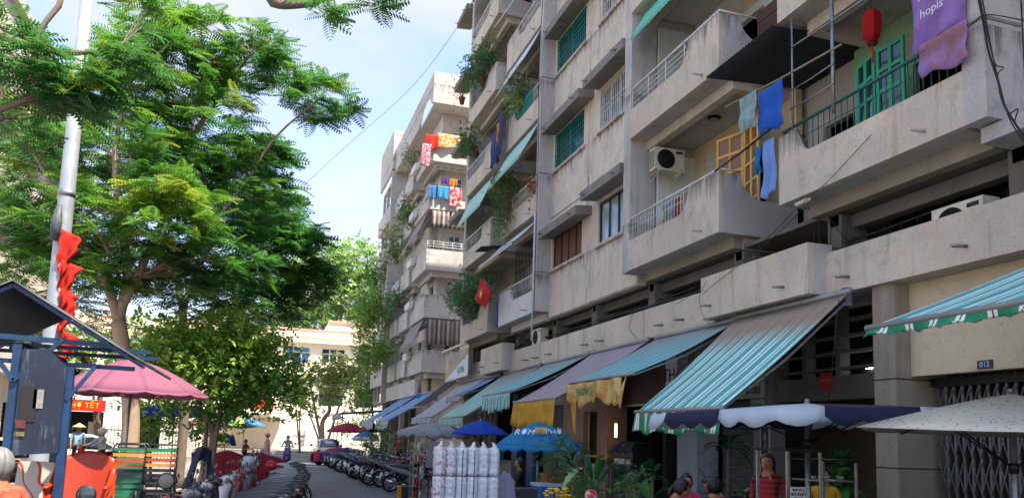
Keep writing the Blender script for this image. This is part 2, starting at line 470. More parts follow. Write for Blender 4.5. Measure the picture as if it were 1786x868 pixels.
M['curtain'] = cloth('brown curtain', '#7a4e40', 0.0, var=.35, scale=9)
M['acwhite'] = pbr('aged white enamel', '#c9c2ab', .5, var=.15, scale=6, dirt='#7d745f')
M['asphalt'] = None

def ground_mat(name, c1, c2, crack=True, big=.25, patch=None):
    m, nt, p = _new(name)
    v = nt.nodes.new('ShaderNodeNewGeometry').outputs['Position']
    a = _noise(nt, big, 6, .6, v); b = _noise(nt, 60, 3, .7, v); d = _noise(nt, 1.6, 8, .7, v)
    c = _mix(nt, C(c1), C(c2), _ramp(nt, a.outputs['Fac'], .35, .65))
    c = _mix(nt, c, tuple(x * .55 for x in C(c1)), _ramp(nt, d.outputs['Fac'], .52, .72, 0, .6))
    c = _mix(nt, c, tuple(min(1, x * 2.0) for x in C(c2)), _ramp(nt, b.outputs['Fac'], .6, .8, 0, .5))
    nt.links.new(c, p.inputs['Base Color'])
    nt.links.new(_ramp(nt, d.outputs['Fac'], .3, .7, .65, .9), p.inputs['Roughness'])
    _bump(nt, p, b.outputs['Fac'], .5, .01)
    return m
M['asphalt'] = ground_mat('asphalt', '#4b4e52', '#5d6063')
M['paving'] = ground_mat('paving', '#756e66', '#8b8378')
M['earth'] = ground_mat('earth', '#6a6154', '#7f7667')
M['kerb'] = ground_mat('kerb stone', '#7c7a75', '#97948c', big=1)
M['roadpaint'] = pbr('road paint', '#c9c8c2', .8, var=.35, scale=8, dirt='#6a6b6c')

# ------------------------------------------------------------------ ground
mb = MB(); mb.add([(-400,-150,-.008),(400,-150,-.008),(400,600,-.008),(-400,600,-.008)], [(0,1,2,3)])
mb.build('ground', M['earth'], kind='structure')
mb = MB(); mb.add([(-1.9,-20,0),(5.3,-20,0),(5.3,72,0),(-1.9,72,0)], [(0,1,2,3)])
mb.add([(-60,60,.004),(60,60,.004),(60,70.5,.004),(-60,70.5,.004)], [(0,1,2,3)])
mb.build('road', M['asphalt'], kind='structure')
mb = MB(); mb.box(5.3, 9.2, -20, 59, 0, .12)
mb.build('pavement', M['paving'], kind='structure')
mb = MB()
for k in range(40): mb.box(5.18, 5.3, -20 + k*2, -20 + k*2 + 1.98, 0, .135)
for k in range(40): mb.box(-2.02, -1.9, -20 + k*2, -20 + k*2 + 1.98, 0, .135)
mb.build('kerb', M['kerb'], kind='structure')
mb = MB(); mb.box(-40, -2.02, -20, 59, 0, .12)
mb.build('plaza', M['paving'], kind='structure')
mb = MB(); mb.box(-60, 60, 70.5, 78, 0, .14)
mb.build('far_pavement', M['paving'], kind='structure')
mb = MB()
for x, y, l in ((2.2, 42.6, 1.5), (.1, 42.6, 1.2), (2.2, 52.5, 1.0), (.2, 52.5, 1.2)):
    mb.add([(x, y, .008), (x+l, y, .008), (x+l, y+.55, .008), (x, y+.55, .008)], [(0,1,2,3)])
mb.build('road_markings', M['roadpaint'], kind='structure')

# ------------------------------------------------------------------ near apartment building
F, W = 8.1, 8.56
LV = [5.83 + 3.25 * k for k in range(7)]
TOP = LV[6] + .2
B1 = thing('apartment_building', 'long weathered concrete apartment block with stacked balconies above the row of shops', 'apartment building', (9.5, 18, 0))
bmats = [M['conc'], M['plaster'], M['conc_cool'], M['fascia'], M['white_paint'], M['cream'], M['mint'], M['paleblue'], M['inner'], M['black'], M['stonebeige'], M['grime_shade']]
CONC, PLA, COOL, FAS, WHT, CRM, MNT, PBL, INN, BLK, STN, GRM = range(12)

# core, an unseen closed box to stop light leaks, with dark floors
mb = MB()
mb.box(14, 20, -6, 34.6, 0, TOP, INN)
for u in LV: mb.box(9.9, 14, -6, 34.4, u, u + .16, INN)
mb.box(9.6, 14, -6, 34.5, 4.2, 4.36, INN)
mb.build('light_block_core', bmats, B1)

mb = MB()
def win_wall_left(mb):
    holes = []
    for u in LV[:6]:
        holes += [(17.55, 19.3, u+1.32, u+2.5), (20.45, 22.85, u+1.32, u+2.38 if u < 6 else u+2.5)]
    wall_holes(mb, W, W+.22, 16.86, 23.0, 5.6, TOP, holes, PLA)
    # horizontal joints, vertical seams and the raised band at each floor
    for u in LV[:6]:
        mb.box(W-.035, W-.002, 16.86, 19.93, u-.2, u+.24, PLA)
        mb.box(W-.035, W-.002, 19.99, 22.98, u-.2, u+.24, PLA)
win_wall_left(mb)
wall_holes(mb, W, W+.22, 32.95, 34.6, 4.2, TOP, [(33.3, 34.2, u+1.3, u+2.5) for u in LV[:6]], PLA)
mb.box(W+.22, 9.9, 34.38, 34.6, 0, TOP, PLA)
mb.box(9.9, 20, 34.38, 34.6, 0, TOP, PLA)
mb.build('wall', bmats, B1)

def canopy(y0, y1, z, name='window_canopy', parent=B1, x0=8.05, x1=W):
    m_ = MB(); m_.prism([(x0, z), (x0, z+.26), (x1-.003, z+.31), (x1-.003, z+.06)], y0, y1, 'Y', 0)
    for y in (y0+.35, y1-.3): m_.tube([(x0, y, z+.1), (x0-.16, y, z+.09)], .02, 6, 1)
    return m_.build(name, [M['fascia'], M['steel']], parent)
def window(y0, y1, z0, z1, style, parent=B1, x=W, backx=None):
    """frame > pane, grille, sill"""
    fm = {'brown': M['brown'], 'black': M['plastic_black'], 'teal': M['teal'], 'white': M['rail_white']}[style]
    m_ = MB(); t = .055
    n = {'brown': 4, 'black': 3, 'teal': 2, 'white': 3}[style]
    for a, b in ((z0, z0+t), (z1-t, z1)): m_.box(x+.05, x+.12, y0, y1, a, b)
    for k in range(n+1):
        yy = y0 + (y1-y0-t)*k/n; m_.box(x+.052, x+.118, yy, yy+t, z0+.002, z1-.002)
    fr = m_.build('window', fm, parent)
    m_ = MB(); m_.box(x+.09, x+.1, y0+.01, y1-.01, z0+.01, z1-.01)
    m_.build('pane', {'brown': M['curtain'], 'black': M['glass_pale'], 'teal': M['glass'], 'white': M['glass']}[style], fr)
    m_ = MB(); m_.box(x-.07, x+.02, y0-.12, y1+.12, z0-.09, z0-.003)
    m_.build('sill', M['plaster'], fr)
    if style in ('teal', 'white'):
        m_ = MB()
        if style == 'teal':
            k = int((y1-y0)/.15)
            for i in range(k+1): yy = y0+.02+(y1-y0-.04)*i/k; m_.box(x+.005, x+.017, yy-.008, yy+.008, z0+.01, z1-.01)
            k = int((z1-z0)/.15)
            for i in range(k+1): zz = z0+.02+(z1-z0-.04)*i/k; m_.box(x+.018, x+.03, y0, y1, zz-.008, zz+.008)
        else:
            k = int((y1-y0)/.12)
            for i in range(k+1): yy = y0+.02+(y1-y0-.04)*i/k; m_.box(x-.01, x+.008, yy-.01, yy+.01, z0-.04, z1-.01)
            for f in (.12, .42, .55): zz = z0+(z1-z0)*f; m_.box(x+.009, x+.027, y0, y1, zz-.01, zz+.01)
        m_.build('grille', M['teal'] if style == 'teal' else M['rail_white'], fr)
    return fr
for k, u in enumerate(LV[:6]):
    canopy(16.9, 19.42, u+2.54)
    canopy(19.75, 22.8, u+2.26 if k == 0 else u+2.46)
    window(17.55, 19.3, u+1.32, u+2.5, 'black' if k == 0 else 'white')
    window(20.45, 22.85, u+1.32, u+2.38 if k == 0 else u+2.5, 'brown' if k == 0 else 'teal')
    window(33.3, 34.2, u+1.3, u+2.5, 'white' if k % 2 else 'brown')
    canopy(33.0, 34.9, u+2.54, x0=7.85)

# piers that stand beside the balconies
mb = MB()
for y0, y1, x0 in ((6.83, 7.16, F), (16.5, 16.86, F+.03), (23.0, 23.32, F), (32.6, 32.95, F+.03)):
    a = 8.72 if y0 < 7 else (W+.24)
    mb.box(x0, a, y0, y1, 5.83, TOP, COOL)
    mb.box(a, 9.9, y0+.05, y1-.05, 5.83, TOP, COOL)
for u in LV[:6]:
    for y0, y1 in ((6.815, 7.175), (22.985, 23.335)):
        mb.box(F-.012, F+.6, y0, y1, u+1.25, u+1.29, FAS)
mb.build('piers', bmats, B1)
# wall nearer than the first pier
mb = MB(); wall_holes(mb, 8.75, 8.97, -6, 6.83, 5.6, TOP, [(4.5, 6.2, u+1.2, u+2.5) for u in LV[:6]], COOL)
mb.build('near_wall', bmats, B1)

def curve_profile(a, full_end, cw, low, b, z0, zf, zl):
    """parapet outline: full height from a to full_end, concave sweep of width cw, low to b"""
    s = 1 if b > a else -1
    p = [(a, z0), (a, zf), (full_end, zf)]
    for i in range(1, 9):
        t = i/8*math.pi/2
        p.append((full_end + s*cw*(1-math.cos(t)), zf - (zf-zl)*math.sin(t)))
    p += [(b, zl), (b, z0)]
    return p
def balcony(u, ya, yb, openlow, rail='white', railstyle='bars', m=CONC, full=1.15, sidem=COOL, h=1.18, low=.72, parent=B1, label=None, backm=CONC, xb=10.15, next_u=None):
    """one loggia balcony. openlow: free corner is at ya (near) else at yb (far)"""
    nu = next_u or u + 3.25
    mats_ = bmats
    m_ = MB()
    y_open, y_pier = (ya, yb) if openlow else (yb, ya)
    s = 1 if openlow else -1
    prof = curve_profile(y_open, y_open + s*full, .42, low, y_pier, u, u+h, u+low)
    m_.prism(prof, F, F+.11, 'X', m)
    # side parapet on the free end, cooler tone paints its bluish shade
    sp = curve_profile(F+.112, F+.5, .5, low, xb, u, u+h, u+low)
    m_.prism(sp, y_open, y_open + s*.1, 'Y', sidem)
    # floor slab and edge beam set back under it
    m_.box(F+.112, xb-.002, min(ya, yb)+.102, max(ya, yb), u+.02, u+.17, COOL)
    m_.box(F+.11, xb-.002, min(ya, yb)+.1, max(ya, yb), u+.004, u+.018, COOL)
    y2 = y_open + s*.2
    m_.box(W, W+.2, y2, y_pier, u-.22, u+.002, STN if m == CONC and u < 6 else m)
    m_.box(W+.202, xb-.002, y2, y2+s*.2, u-.22, u+.002, m)
    m_.tube([(F, ya+.6, u+.16), (F-.22, ya+.6, u+.15)], .022, 6, COOL)
    b_ = m_.build('balcony', mats_, parent, label=label)
    rm = M['rail_' + rail]
    r_ = MB(); zt = u + h + .09
    if railstyle != 'none':
        r_.tube([(F+.055, y_open+s*.04, zt), (F+.055, y_pier-s*.01, zt)], .028, 8)
        r_.tube([(F+.055, y_open+s*.05, zt), (xb-.9 if railstyle != 'bars' else F+.5, y_open+s*.05, zt)], .02, 6)
        for yy in (y_open+s*.1, y_open+s*full*.5, y_open+s*full): r_.tube([(F+.055, yy, u+h-.02), (F+.055, yy, zt)], .014, 6)
        L0, L1 = y_open + s*(full+.25), y_pier
        n = max(2, int(abs(L1-L0)/.125))
        if railstyle == 'bars':
            for i in range(n): yy = L0+(L1-L0)*i/n; r_.tube([(F+.055, yy, u+low-.02), (F+.055, yy, zt)], .009, 5)
            r_.tube([(F+.055, L0, u+low+.3), (F+.055, L1, u+low+.3)], .008, 5)
        else:
            for i in range(4): yy = L0+(L1-L0)*i/3.05; r_.tube([(F+.055, yy, u+low-.02), (F+.055, yy, zt)], .014, 6)
            for q in (.18, .32, .45): r_.tube([(F+.055, L0-s*.1, u+low+q*.9), (F+.055, L1, u+low+q*.9)], .011, 6)
        r_.build('railing', rm, b_)
    # back wall of the loggia with a door opening and a vent strip
    w_ = MB()
    yc = (ya+yb)/2
    d0, d1 = yc-.9, yc+.7
    wall_holes(w_, 9.9, 10.04, min(ya, yb), max(ya, yb)+.2, u+.17, nu, [(d0, d1, u+.17, u+2.3), (d0-.2, d1+.8, u+2.5, u+2.85)], backm)
    bw = w_.build('back_wall', mats_, b_)
    v_ = MB()
    for i in range(5): v_.obox((9.95, (d0+d1+.6)/2, u+2.53+i*.075), (.09, d1-d0+.98, .015), (0, math.radians(35), 0))
    v_.build('vent_slats', M['plaster'] if backm != CRM else M['white_paint'], bw)
    return b_
back = {0: CRM, 1: PBL, 2: CONC, 3: CONC, 4: PLA, 5: CONC}
for k, u in enumerate(LV[:6]):
    balcony(u, 7.16, 10.8, False, 'green' if k == 0 else 'white', 'bars' if k == 0 else 'rails', full=.42, backm=MNT if k == 0 else CONC)
    balcony(u, 12.62, 16.5, True, 'white', 'bars' if k == 0 else 'rails', full=1.15, backm=back[k])
    bc = balcony(u, 23.32, 27.1, False, 'white', 'bars', m=WHT if k == 0 else CONC, full=1.3, sidem=COOL, backm=CONC, label='balcony with a white painted parapet' if k == 0 else None)
    balcony(u, 28.55, 32.6, True, 'white', 'rails' if k == 1 else ('none' if k in (0, 3) else 'bars'), full=1.2, backm=CONC)
# inside end walls of the loggias, side walls of the voids and roof
mb = MB()
for y0, y1 in ((10.8, 12.62), (27.1, 28.55)):
    wall_holes(mb, 10.16, 10.3, y0-.3, y1+.3, 4.4, TOP, [(y0+.5, y0+1.3, u+1.1, u+2.2) for u in LV[:6]], COOL)
for u in LV[:6]:
    mb.box(8.85, 9.895, 16.44, 16.52, u+.18, u+3.0, PBL if u > 6 else WHT)
mb.box(7.4, 20, -6, 34.9, TOP, TOP+.25, CONC)
mb.box(7.4, 7.55, -6, 34.9, TOP+.25, TOP+1.0, CONC)
mb.build('roof', bmats, B1)

# mezzanine band over the shops
mb = MB()
XB = 8.45
mb.box(XB, XB+.12, -6, 10.1, 4.2, 4.89, CONC)
mb.box(XB, XB+.12, 13.25, 26.5, 4.2, 4.89, CONC)
mb.box(XB, XB+.12, 29.3, 34.6, 4.2, 4.89, CONC)
for y in (16.3, 19.9, 23.4, 4.0, 31.5): mb.box(XB-.004, XB+.01, y, y+.02, 4.21, 4.88, FAS)
for y0, y1, z1 in ((10.1, 13.25, 5.04), (26.5, 29.3, 5.2)):
    mb.box(F, F+.12, y0, y1, 4.22, z1, CONC)
    mb.box(F+.122, XB+.12, y0, y0+.12, 4.22, z1, COOL)  # cooler side return, bluish shade put into the colour
    mb.box(F+.122, XB+.12, y1-.12, y1, 4.22, z1, COOL)
    mb.box(F+.122, XB+.12, y0+.12, y1-.12, 4.224, 4.32, COOL)
mb.box(XB+.122, 9.9, -6, 34.5, 4.204, 4.36, COOL)
mb.build('mezzanine_band', bmats, B1)
def spout(a, b_, r_): q = MB(); q.tube([a, b_], r_, 7); q.build('drain_spout', M['steel'], B1)
for y in (7.5, 9.6, 14.5, 15.4, 18.6, 19.6, 22.4, 23.6, 24.6, 30.4):
    spout((XB, y, 4.42), (XB-.24, y, 4.40), .025)
for y, z in ((10.7, 4.42), (12.9, 4.45), (26.9, 4.5), (28.9, 4.5)):
    spout((F, y, z), (F-.22, y, z-.015), .022)
# behind the band: gallery wall, posts and beams toned dark as painted shade, with grille
mb = MB()
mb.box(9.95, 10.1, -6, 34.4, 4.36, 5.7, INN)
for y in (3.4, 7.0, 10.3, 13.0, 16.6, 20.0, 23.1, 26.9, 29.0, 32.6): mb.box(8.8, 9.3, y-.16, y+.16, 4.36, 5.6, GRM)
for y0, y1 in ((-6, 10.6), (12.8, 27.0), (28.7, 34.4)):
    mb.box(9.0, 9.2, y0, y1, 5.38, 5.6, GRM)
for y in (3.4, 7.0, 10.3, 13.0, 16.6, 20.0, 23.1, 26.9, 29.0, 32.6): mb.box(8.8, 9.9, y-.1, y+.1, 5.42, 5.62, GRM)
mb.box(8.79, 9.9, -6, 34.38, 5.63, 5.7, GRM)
mb.box(8.3, 8.79, -6, 7.1, 5.604, 5.8, COOL)
mb.build('gallery_wall', bmats, B1)
mb = MB()
for y0, y1 in ((4.0, 10.0), (13.5, 26.2)):
    mb.box(9.3, 9.33, y0, y1, 5.1, 5.13); mb.box(9.3, 9.33, y0, y1, 4.7, 4.73)
    y = y0
    while y < y1: mb.box(9.305, 9.325, y, y+.02, 4.36, 5.35); y += .3
mb.build('gallery_grille', M['black'], B1)
# ------------------------------------------------------------------ ground floor shop fronts (parts of the near building)
mb = MB()
for y0, y1 in ((8.84, 9.25),):
    mb.box(W, 9.5, y0, y1, 0.1, 4.2, STN)
    for z in (1.55, 2.81): mb.box(W-.006, 9.506, y0-.006, y1+.006, z, z+.015, BLK)
mb.build('stone_pillar', bmats, B1, label='rough beige stone faced pillar')
mb = MB(); mb.box(8.84, 9.0, -6, 8.838, 2.86, 4.2, 0)
mb.build('shop_wall_panel', [concrete('yellow cream render', (.60, .50, .33), streaks=.12, contrast=.1, stain='#6b5b40')], B1, label='cream wall above the folding gate')
# folding scissor gate
g = MB()
yy = -1.0
while yy < 8.7:
    g.box(9.2, 9.23, yy, yy+.035, .12, 2.86, 0)
    for z in (.25, .75, 1.25, 1.75, 2.25):
        g.beam((9.195, yy+.02, z), (9.195, yy+.15, z+.42), .018, .012, 0)
        g.beam((9.185, yy+.15, z), (9.185, yy+.02, z+.42), .018, .012, 0)
    yy += .135
g.box(9.15, 9.26, -1, 8.8, 2.72, 2.84, 1)
g.build('folding_gate', [pbr('gate grey steel', '#77797a', .5, .4, var=.35, scale=8, dirt='#54463a'), M['darksteel']], B1)
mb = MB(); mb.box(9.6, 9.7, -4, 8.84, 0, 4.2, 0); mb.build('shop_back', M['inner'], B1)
# eatery front: louvre blocks, lintel, dark brown back
mb = MB()
L0, L1 = 9.26, 12.35
mb.box(9.2, 9.4, L0, 12.9, 2.62, 3.02, GRM)
for i in range(4): mb.box(9.22, 9.38, L0, 12.4, 3.12+i*.27, 3.165+i*.27, GRM)
for y in (9.9, 10.75, 11.6, 12.35): mb.box(9.2, 9.4, y-.06, y+.06, 3.02, 4.2, GRM)
mb.box(9.75, 9.85, L0, 12.4, 2.9, 4.2, BLK)  # black sheet paints the dark behind the louvres
mb.build('louvre_blocks', bmats, B1)
mb = MB(); mb.box(11.2, 11.3, 9.0, 14.5, .12, 3.2, 0); mb.box(9.3, 11.2, 9.26, 9.36, .12, 2.9, 0)
mb.build('eatery_wall', [concrete('old tan wall', (.19, .125, .07), streaks=.5, contrast=.3)], B1)
# side wall of the eatery, clad in split stone
m_, nt_, p_ = _new('split slate cladding')
v_ = nt_.nodes.new('ShaderNodeTexCoord').outputs['Object']
br = nt_.nodes.new('ShaderNodeTexBrick'); br.inputs['Scale'].default_value = 1
for k_, q_ in (('Brick Width', .34), ('Row Height', .045), ('Mortar Size', .006)): br.inputs[k_].default_value = q_
br.inputs['Color1'].default_value = (*C('#4a4a4c'), 1); br.inputs['Color2'].default_value = (*C('#6a6867'), 1); br.inputs['Mortar'].default_value = (*C('#222222'), 1)
mp_ = nt_.nodes.new('ShaderNodeMapping'); mp_.inputs['Rotation'].default_value = (math.pi/2, 0, 0)
cb_ = nt_.nodes.new('ShaderNodeCombineXYZ'); sx_ = nt_.nodes.new('ShaderNodeSeparateXYZ'); nt_.links.new(v_, sx_.inputs[0])
ad_ = nt_.nodes.new('ShaderNodeMath'); ad_.operation = 'ADD'; nt_.links.new(sx_.outputs['X'], ad_.inputs[0]); nt_.links.new(sx_.outputs['Y'], ad_.inputs[1])
nt_.links.new(ad_.outputs[0], cb_.inputs['X']); nt_.links.new(sx_.outputs['Z'], cb_.inputs['Y'])
nt_.links.new(cb_.outputs[0], br.inputs['Vector']); nt_.links.new(br.outputs['Color'], p_.inputs['Base Color']); p_.inputs['Roughness'].default_value = .8
_bump(nt_, p_, br.outputs['Fac'], .6, .02)
M['slate'] = m_
mb = MB(); mb.box(9.2, 9.35, 13.0, 14.2, .12, 3.0); mb.box(9.35, 11.2, 14.0, 14.2, .12, 3.2)
mb.build('stone_cladding', M['slate'], B1)
mb = MB(); mb.box(9.1, 9.4, 12.42, 12.98, .12, 2.62, 0); mb.box(9.1, 9.4, 12.42, 12.98, 2.621, 4.2, 0)
mb.build('grey_column', [concrete('dark grey column', (.20, .20, .21), streaks=.4)], B1)
mb = MB(); mb.box(8.6, 9.1, 14.2, 15.0, .12, 4.2, 0)
mb.build('painted_pillar', [concrete('pale blue grey painted pillar', (.30, .34, .35), streaks=.7, contrast=.3, stain='#3c4648')], B1)
# party walls and back sheet of the shops, room shade painted dark
mb = MB()
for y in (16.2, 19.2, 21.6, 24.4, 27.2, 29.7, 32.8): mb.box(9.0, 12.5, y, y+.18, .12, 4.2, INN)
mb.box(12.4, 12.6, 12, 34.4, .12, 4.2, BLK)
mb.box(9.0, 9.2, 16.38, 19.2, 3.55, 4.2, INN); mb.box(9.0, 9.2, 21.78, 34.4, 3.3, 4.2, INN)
mb.build('party_walls', bmats, B1)
mb = MB(); mb.box(8.98, 9.06, 16.2, 18.6, 2.75, 3.85, 0); mb.box(8.96, 9.07, 16.2, 18.6, 2.7, 2.749, 1)
mb.build('shop_fascia_panel', [pbr('maroon board', '#532420', .5, var=.3, scale=3), M['steel']], B1, label='dark maroon board over a shop entrance')
# narrow house entrance faced in pinkish stone with a half open door
PK = concrete('pinkish granite facing', (.44, .29, .215), streaks=.2, contrast=.25)
mb = MB()
mb.box(8.62, 9.2, 18.65, 19.25, .12, 3.6, 0); mb.box(8.62, 9.2, 20.2, 21.7, .12, 3.6, 0); mb.box(8.62, 9.2, 19.25, 20.2, 2.6, 3.6, 0)
en = mb.build('house_entrance', [PK], B1)
mb = MB(); mb.obox((8.78, 20.02, 1.35), (.05, .5, 2.4), (0, 0, math.radians(-38)))
dr = mb.build('door', pbr('cream door', '#c9a877', .5), en)
mb = MB(); mb.tube([(8.62, 19.8, 1.1), (8.56, 19.8, 1.1), (8.56, 19.8, 1.28)], .012, 6); mb.build('handle', M['chrome'], dr)
mb = MB(); mb.box(9.21, 9.3, 19.25, 20.2, .12, 2.6); mb.build('opening_shade_panel', M['black'], en)  # black panel paints the shade inside the entrance
# pale shop with rolling shutter lines, then the blue front
mb = MB()
mb.box(8.9, 9.05, 21.78, 24.4, 2.9, 3.5, WHT)
mb.box(8.9, 9.05, 21.78, 22.1, .12, 2.9, WHT)
mb.build('pale_front', bmats, B1)
mb = MB()
y = 22.1
while y < 24.3: mb.box(9.0, 9.03, y, y+.05, .12, 2.9); y += .11
mb.build('shutter', pbr('grey shutter', '#8f8d86', .5, .3), B1)
BLU = pbr('deep blue paint', '#1d4f78', .5, var=.3, scale=4, dirt='#20303c')
mb = MB(); mb.box(8.8, 9.0, 24.6, 25.5, .12, 3.4, 0); mb.box(8.8, 9.0, 26.6, 27.2, .12, 3.4, 0); mb.box(8.9, 9.0, 25.5, 26.6, 2.6, 3.4, 0); mb.box(8.6, 8.85, 24.3, 24.5, .12, 3.4, 0)
bf = mb.build('blue_front', [BLU], B1)
mb = MB(); mb.box(9.05, 9.1, 25.5, 26.6, .12, 2.6); mb.build('door', M['glass'], bf)
mb = MB(); mb.box(9.0, 9.15, 29.9, 32.8, .12, 3.3, 0)
for y in (30.4, 31.2, 32.0): mb.box(8.96, 8.99, y, y+.06, .12, 3.2, 1)
mb.build('shop_doors', [M['brown'], M['darksteel']], B1)
mb = MB(); mb.box(8.9, 9.05, 27.4, 29.7, .12, 1.0, 0); mb.build('shop_counter', [M['conc_cool']], B1)

# ------------------------------------------------------------------ far apartment building
B2 = thing('apartment_building', 'farther pale apartment block with sunlit corner balconies hung with laundry, beyond the gap', 'apartment building', (9.5, 50, 0))
fm = [M['fardusty'], M['conc_cool'], M['plaster'], M['white_paint'], M['inner'], M['fascia'], M['paleblue']]
U = [5.2, 8.16, 10.8, 14.2, 16.95]; UT = 20.33
mb = MB()
mb.box(11.5, 20, 42.6, 60, 0, UT+1.2, 0)
wall_holes(mb, 9.0, 9.15, 42.8, 60, 4.2, UT, [(y, y+1.0, u+1.0, u+2.2) for u in U for y in (43.3, 46.0, 49.3, 52.3, 56.5)], 0)
wl = mb.build('wall', fm, B2)
mb = MB(); wall_holes(mb, 9.15, 11.5, 42.6, 42.8, 4.2, UT, [(9.5, 10.6, 0, 0)], 0)
mb.v = []; mb.f = []; mb.m = []; mb.sm = []
# end wall: openings along X
xs = [9.0, 9.62, 10.3, 10.6, 11.4, 11.5]
for u, nu in zip(U, U[1:] + [UT]):
    mb.box(9.0, 9.62, 42.6, 42.8, u, nu, 0); mb.box(10.3, 10.6, 42.6, 42.8, u, nu, 0); mb.box(11.4, 11.5, 42.6, 42.8, u, nu, 0)
    mb.box(9.62, 10.3, 42.6, 42.8, u, u+1.1, 0); mb.box(9.62, 10.3, 42.6, 42.8, u+2.4, nu, 0)
    mb.box(10.6, 11.4, 42.6, 42.8, u+2.4, nu, 0)
mb.box(9.0, 11.5, 42.6, 42.8, 0, 5.2, 2)
mb.build('end_wall', fm, B2)
mb = MB(); mb.box(9.3, 11.4, 43.6, 43.7, 0, UT, 4); mb.box(9.25, 9.3, 43, 60, 0, UT, 4)
mb.build('rooms', fm, B2)
for u in U:
    q = MB(); q.box(9.62, 10.3, 42.66, 42.72, u+1.1, u+1.16); q.box(9.62, 10.3, 42.66, 42.72, u+2.34, u+2.4)
    for x in (9.62, 9.93, 10.24): q.box(x, x+.06, 42.662, 42.718, u+1.1, u+2.4)
    for i in range(4): q.box(9.62, 10.3, 42.63, 42.65, u+1.3+i*.25, u+1.32+i*.25)
    wq = q.build('window', M['rail_white'], B2)
    q = MB(); q.box(9.64, 10.28, 42.685, 42.695, u+1.12, u+2.38); q.build('pane', glass('blue tinted glass', '#3d6d9a'), wq)
def farbalc(u, ya, yb, hgt, x0=8.1, xe=11.4, rail=None, mi=0, label=None, slab=True):
    q = MB()
    q.box(x0, x0+.12, ya, yb, u, u+hgt, mi); q.box(x0+.122, xe, ya, ya+.12, u, u+hgt, mi); q.box(x0+.122, 9.0, yb-.12, yb, u, u+hgt, 1)
    q.box(x0+.122, xe, ya+.122, yb-.122, u+.01, u+.15, 1)
    q.box(x0-.01, x0+.14, ya-.01, ya+.14, u+hgt*.48, u+hgt*.5, 5)
    q.box(x0+.4, x0+.55, ya+.3, yb-.2, u-.3, u+.008, 1); q.box(x0+.55, xe, ya+.3, ya+.45, u-.3, u+.008, 1)
    b = q.build('balcony', fm, B2, label=label)
    if rail:
        q = MB()
        for z in (.18, .32, .46):
            q.tube([(x0+.06, yb-.1, u+hgt+z), (x0+.06, ya+.06, u+hgt+z), (xe-.3, ya+.06, u+hgt+z)], .018, 6)
        for y in np.linspace(ya+.06, yb-.1, 7): q.tube([(x0+.06, y, u+hgt), (x0+.06, y, u+hgt+.46)], .014, 5)
        for x in np.linspace(x0+.4, xe-.3, 6): q.tube([(x, ya+.06, u+hgt), (x, ya+.06, u+hgt+.46)], .014, 5)
        q.build('railing', rail, b)
    return b
HG = [1.22, 1.25, 1.15, .62, .78]
for i, (u, h_) in enumerate(zip(U, HG)):
    farbalc(u, 41.2, 45.3, h_, rail=M['rail_white'] if i == 2 else (M['brown'] if i in (0,) else None))
    farbalc(u+.1, 46.9, 49.9, 1.1, xe=9.0, x0=8.2)
    farbalc(u+.1, 50.6, 53.6, 1.1, xe=9.0, x0=8.2)
    q = MB(); q.box(8.0, 8.1, 44.0, 45.9, u+h_-.25, u+h_+.1, 0); q.box(7.8, 8.0, 44.2, 45.6, u+h_-.35, u+h_+.05, 3); q.build('planter_ledge', fm, B2)
q = MB(); q.box(8.16, 11.38, 41.205, 41.215, 8.85, 9.42); q.build('painted_panel', pbr('faded blue paint', '#8fa8bf', .7), B2)
mb = MB()
mb.prism([(41.2, UT), (41.2, UT+1.8), (54, UT+1.8), (54, UT), (45.5, UT), (44.6, UT+.9), (43.6, UT+1.02), (42.6, UT+.9), (41.6, UT+.05)], 8.1, 8.25, 'X', 0)
mb.box(8.252, 11.5, 41.2, 41.35, UT, UT+1.8, 0); mb.box(8.252, 12, 41.36, 60, UT+.02, UT+.2, 1)
mb.build('roof', fm, B2)
mb = MB()
mb.box(7.9, 9.0, 54, 54.2, 4, UT+.3, 0); mb.box(7.9, 8.05, 54.0, 60, UT+.2, UT+3.2, 0); mb.box(8.05, 9, 54, 54.15, UT+.2, UT+3.2, 1)
for u in U: mb.box(7.9, 8.05, 54.2, 60, u, u+1.15, 0); mb.box(8.05, 9, 54.2, 60, u, u+.15, 1)
for y in (56, 58, 59.8): mb.box(8.2, 8.4, y, y+.2, 4, UT, 1)
mb.build('tower', fm, B2)
mb = MB()
mb.box(8.1, 8.25, 42.8, 53, 4.0, 4.9, 0); mb.box(8.25, 9, 42.8, 60, 4.0, 4.15, 1)
for y in (42.7, 46, 49.5, 53, 57): mb.box(8.5, 8.8, y, y+.3, 0, 5.1, 2); 
mb.box(9.6, 9.8, 42.7, 60, 0, 5.1, 4); mb.box(8.26, 9.0, 42.8, 43.0, 0, 3.9, 2)
mb.build('ground_floor', fm, B2)
# side face between the two blocks, ground floor strip
mb = MB(); mb.box(9.4, 10.6, 34.7, 34.9, 0, 4.0, 0); mb.build('boundary_wall', [M['plaster']], label='short plastered wall closing the gap between the two apartment blocks', cat='wall')

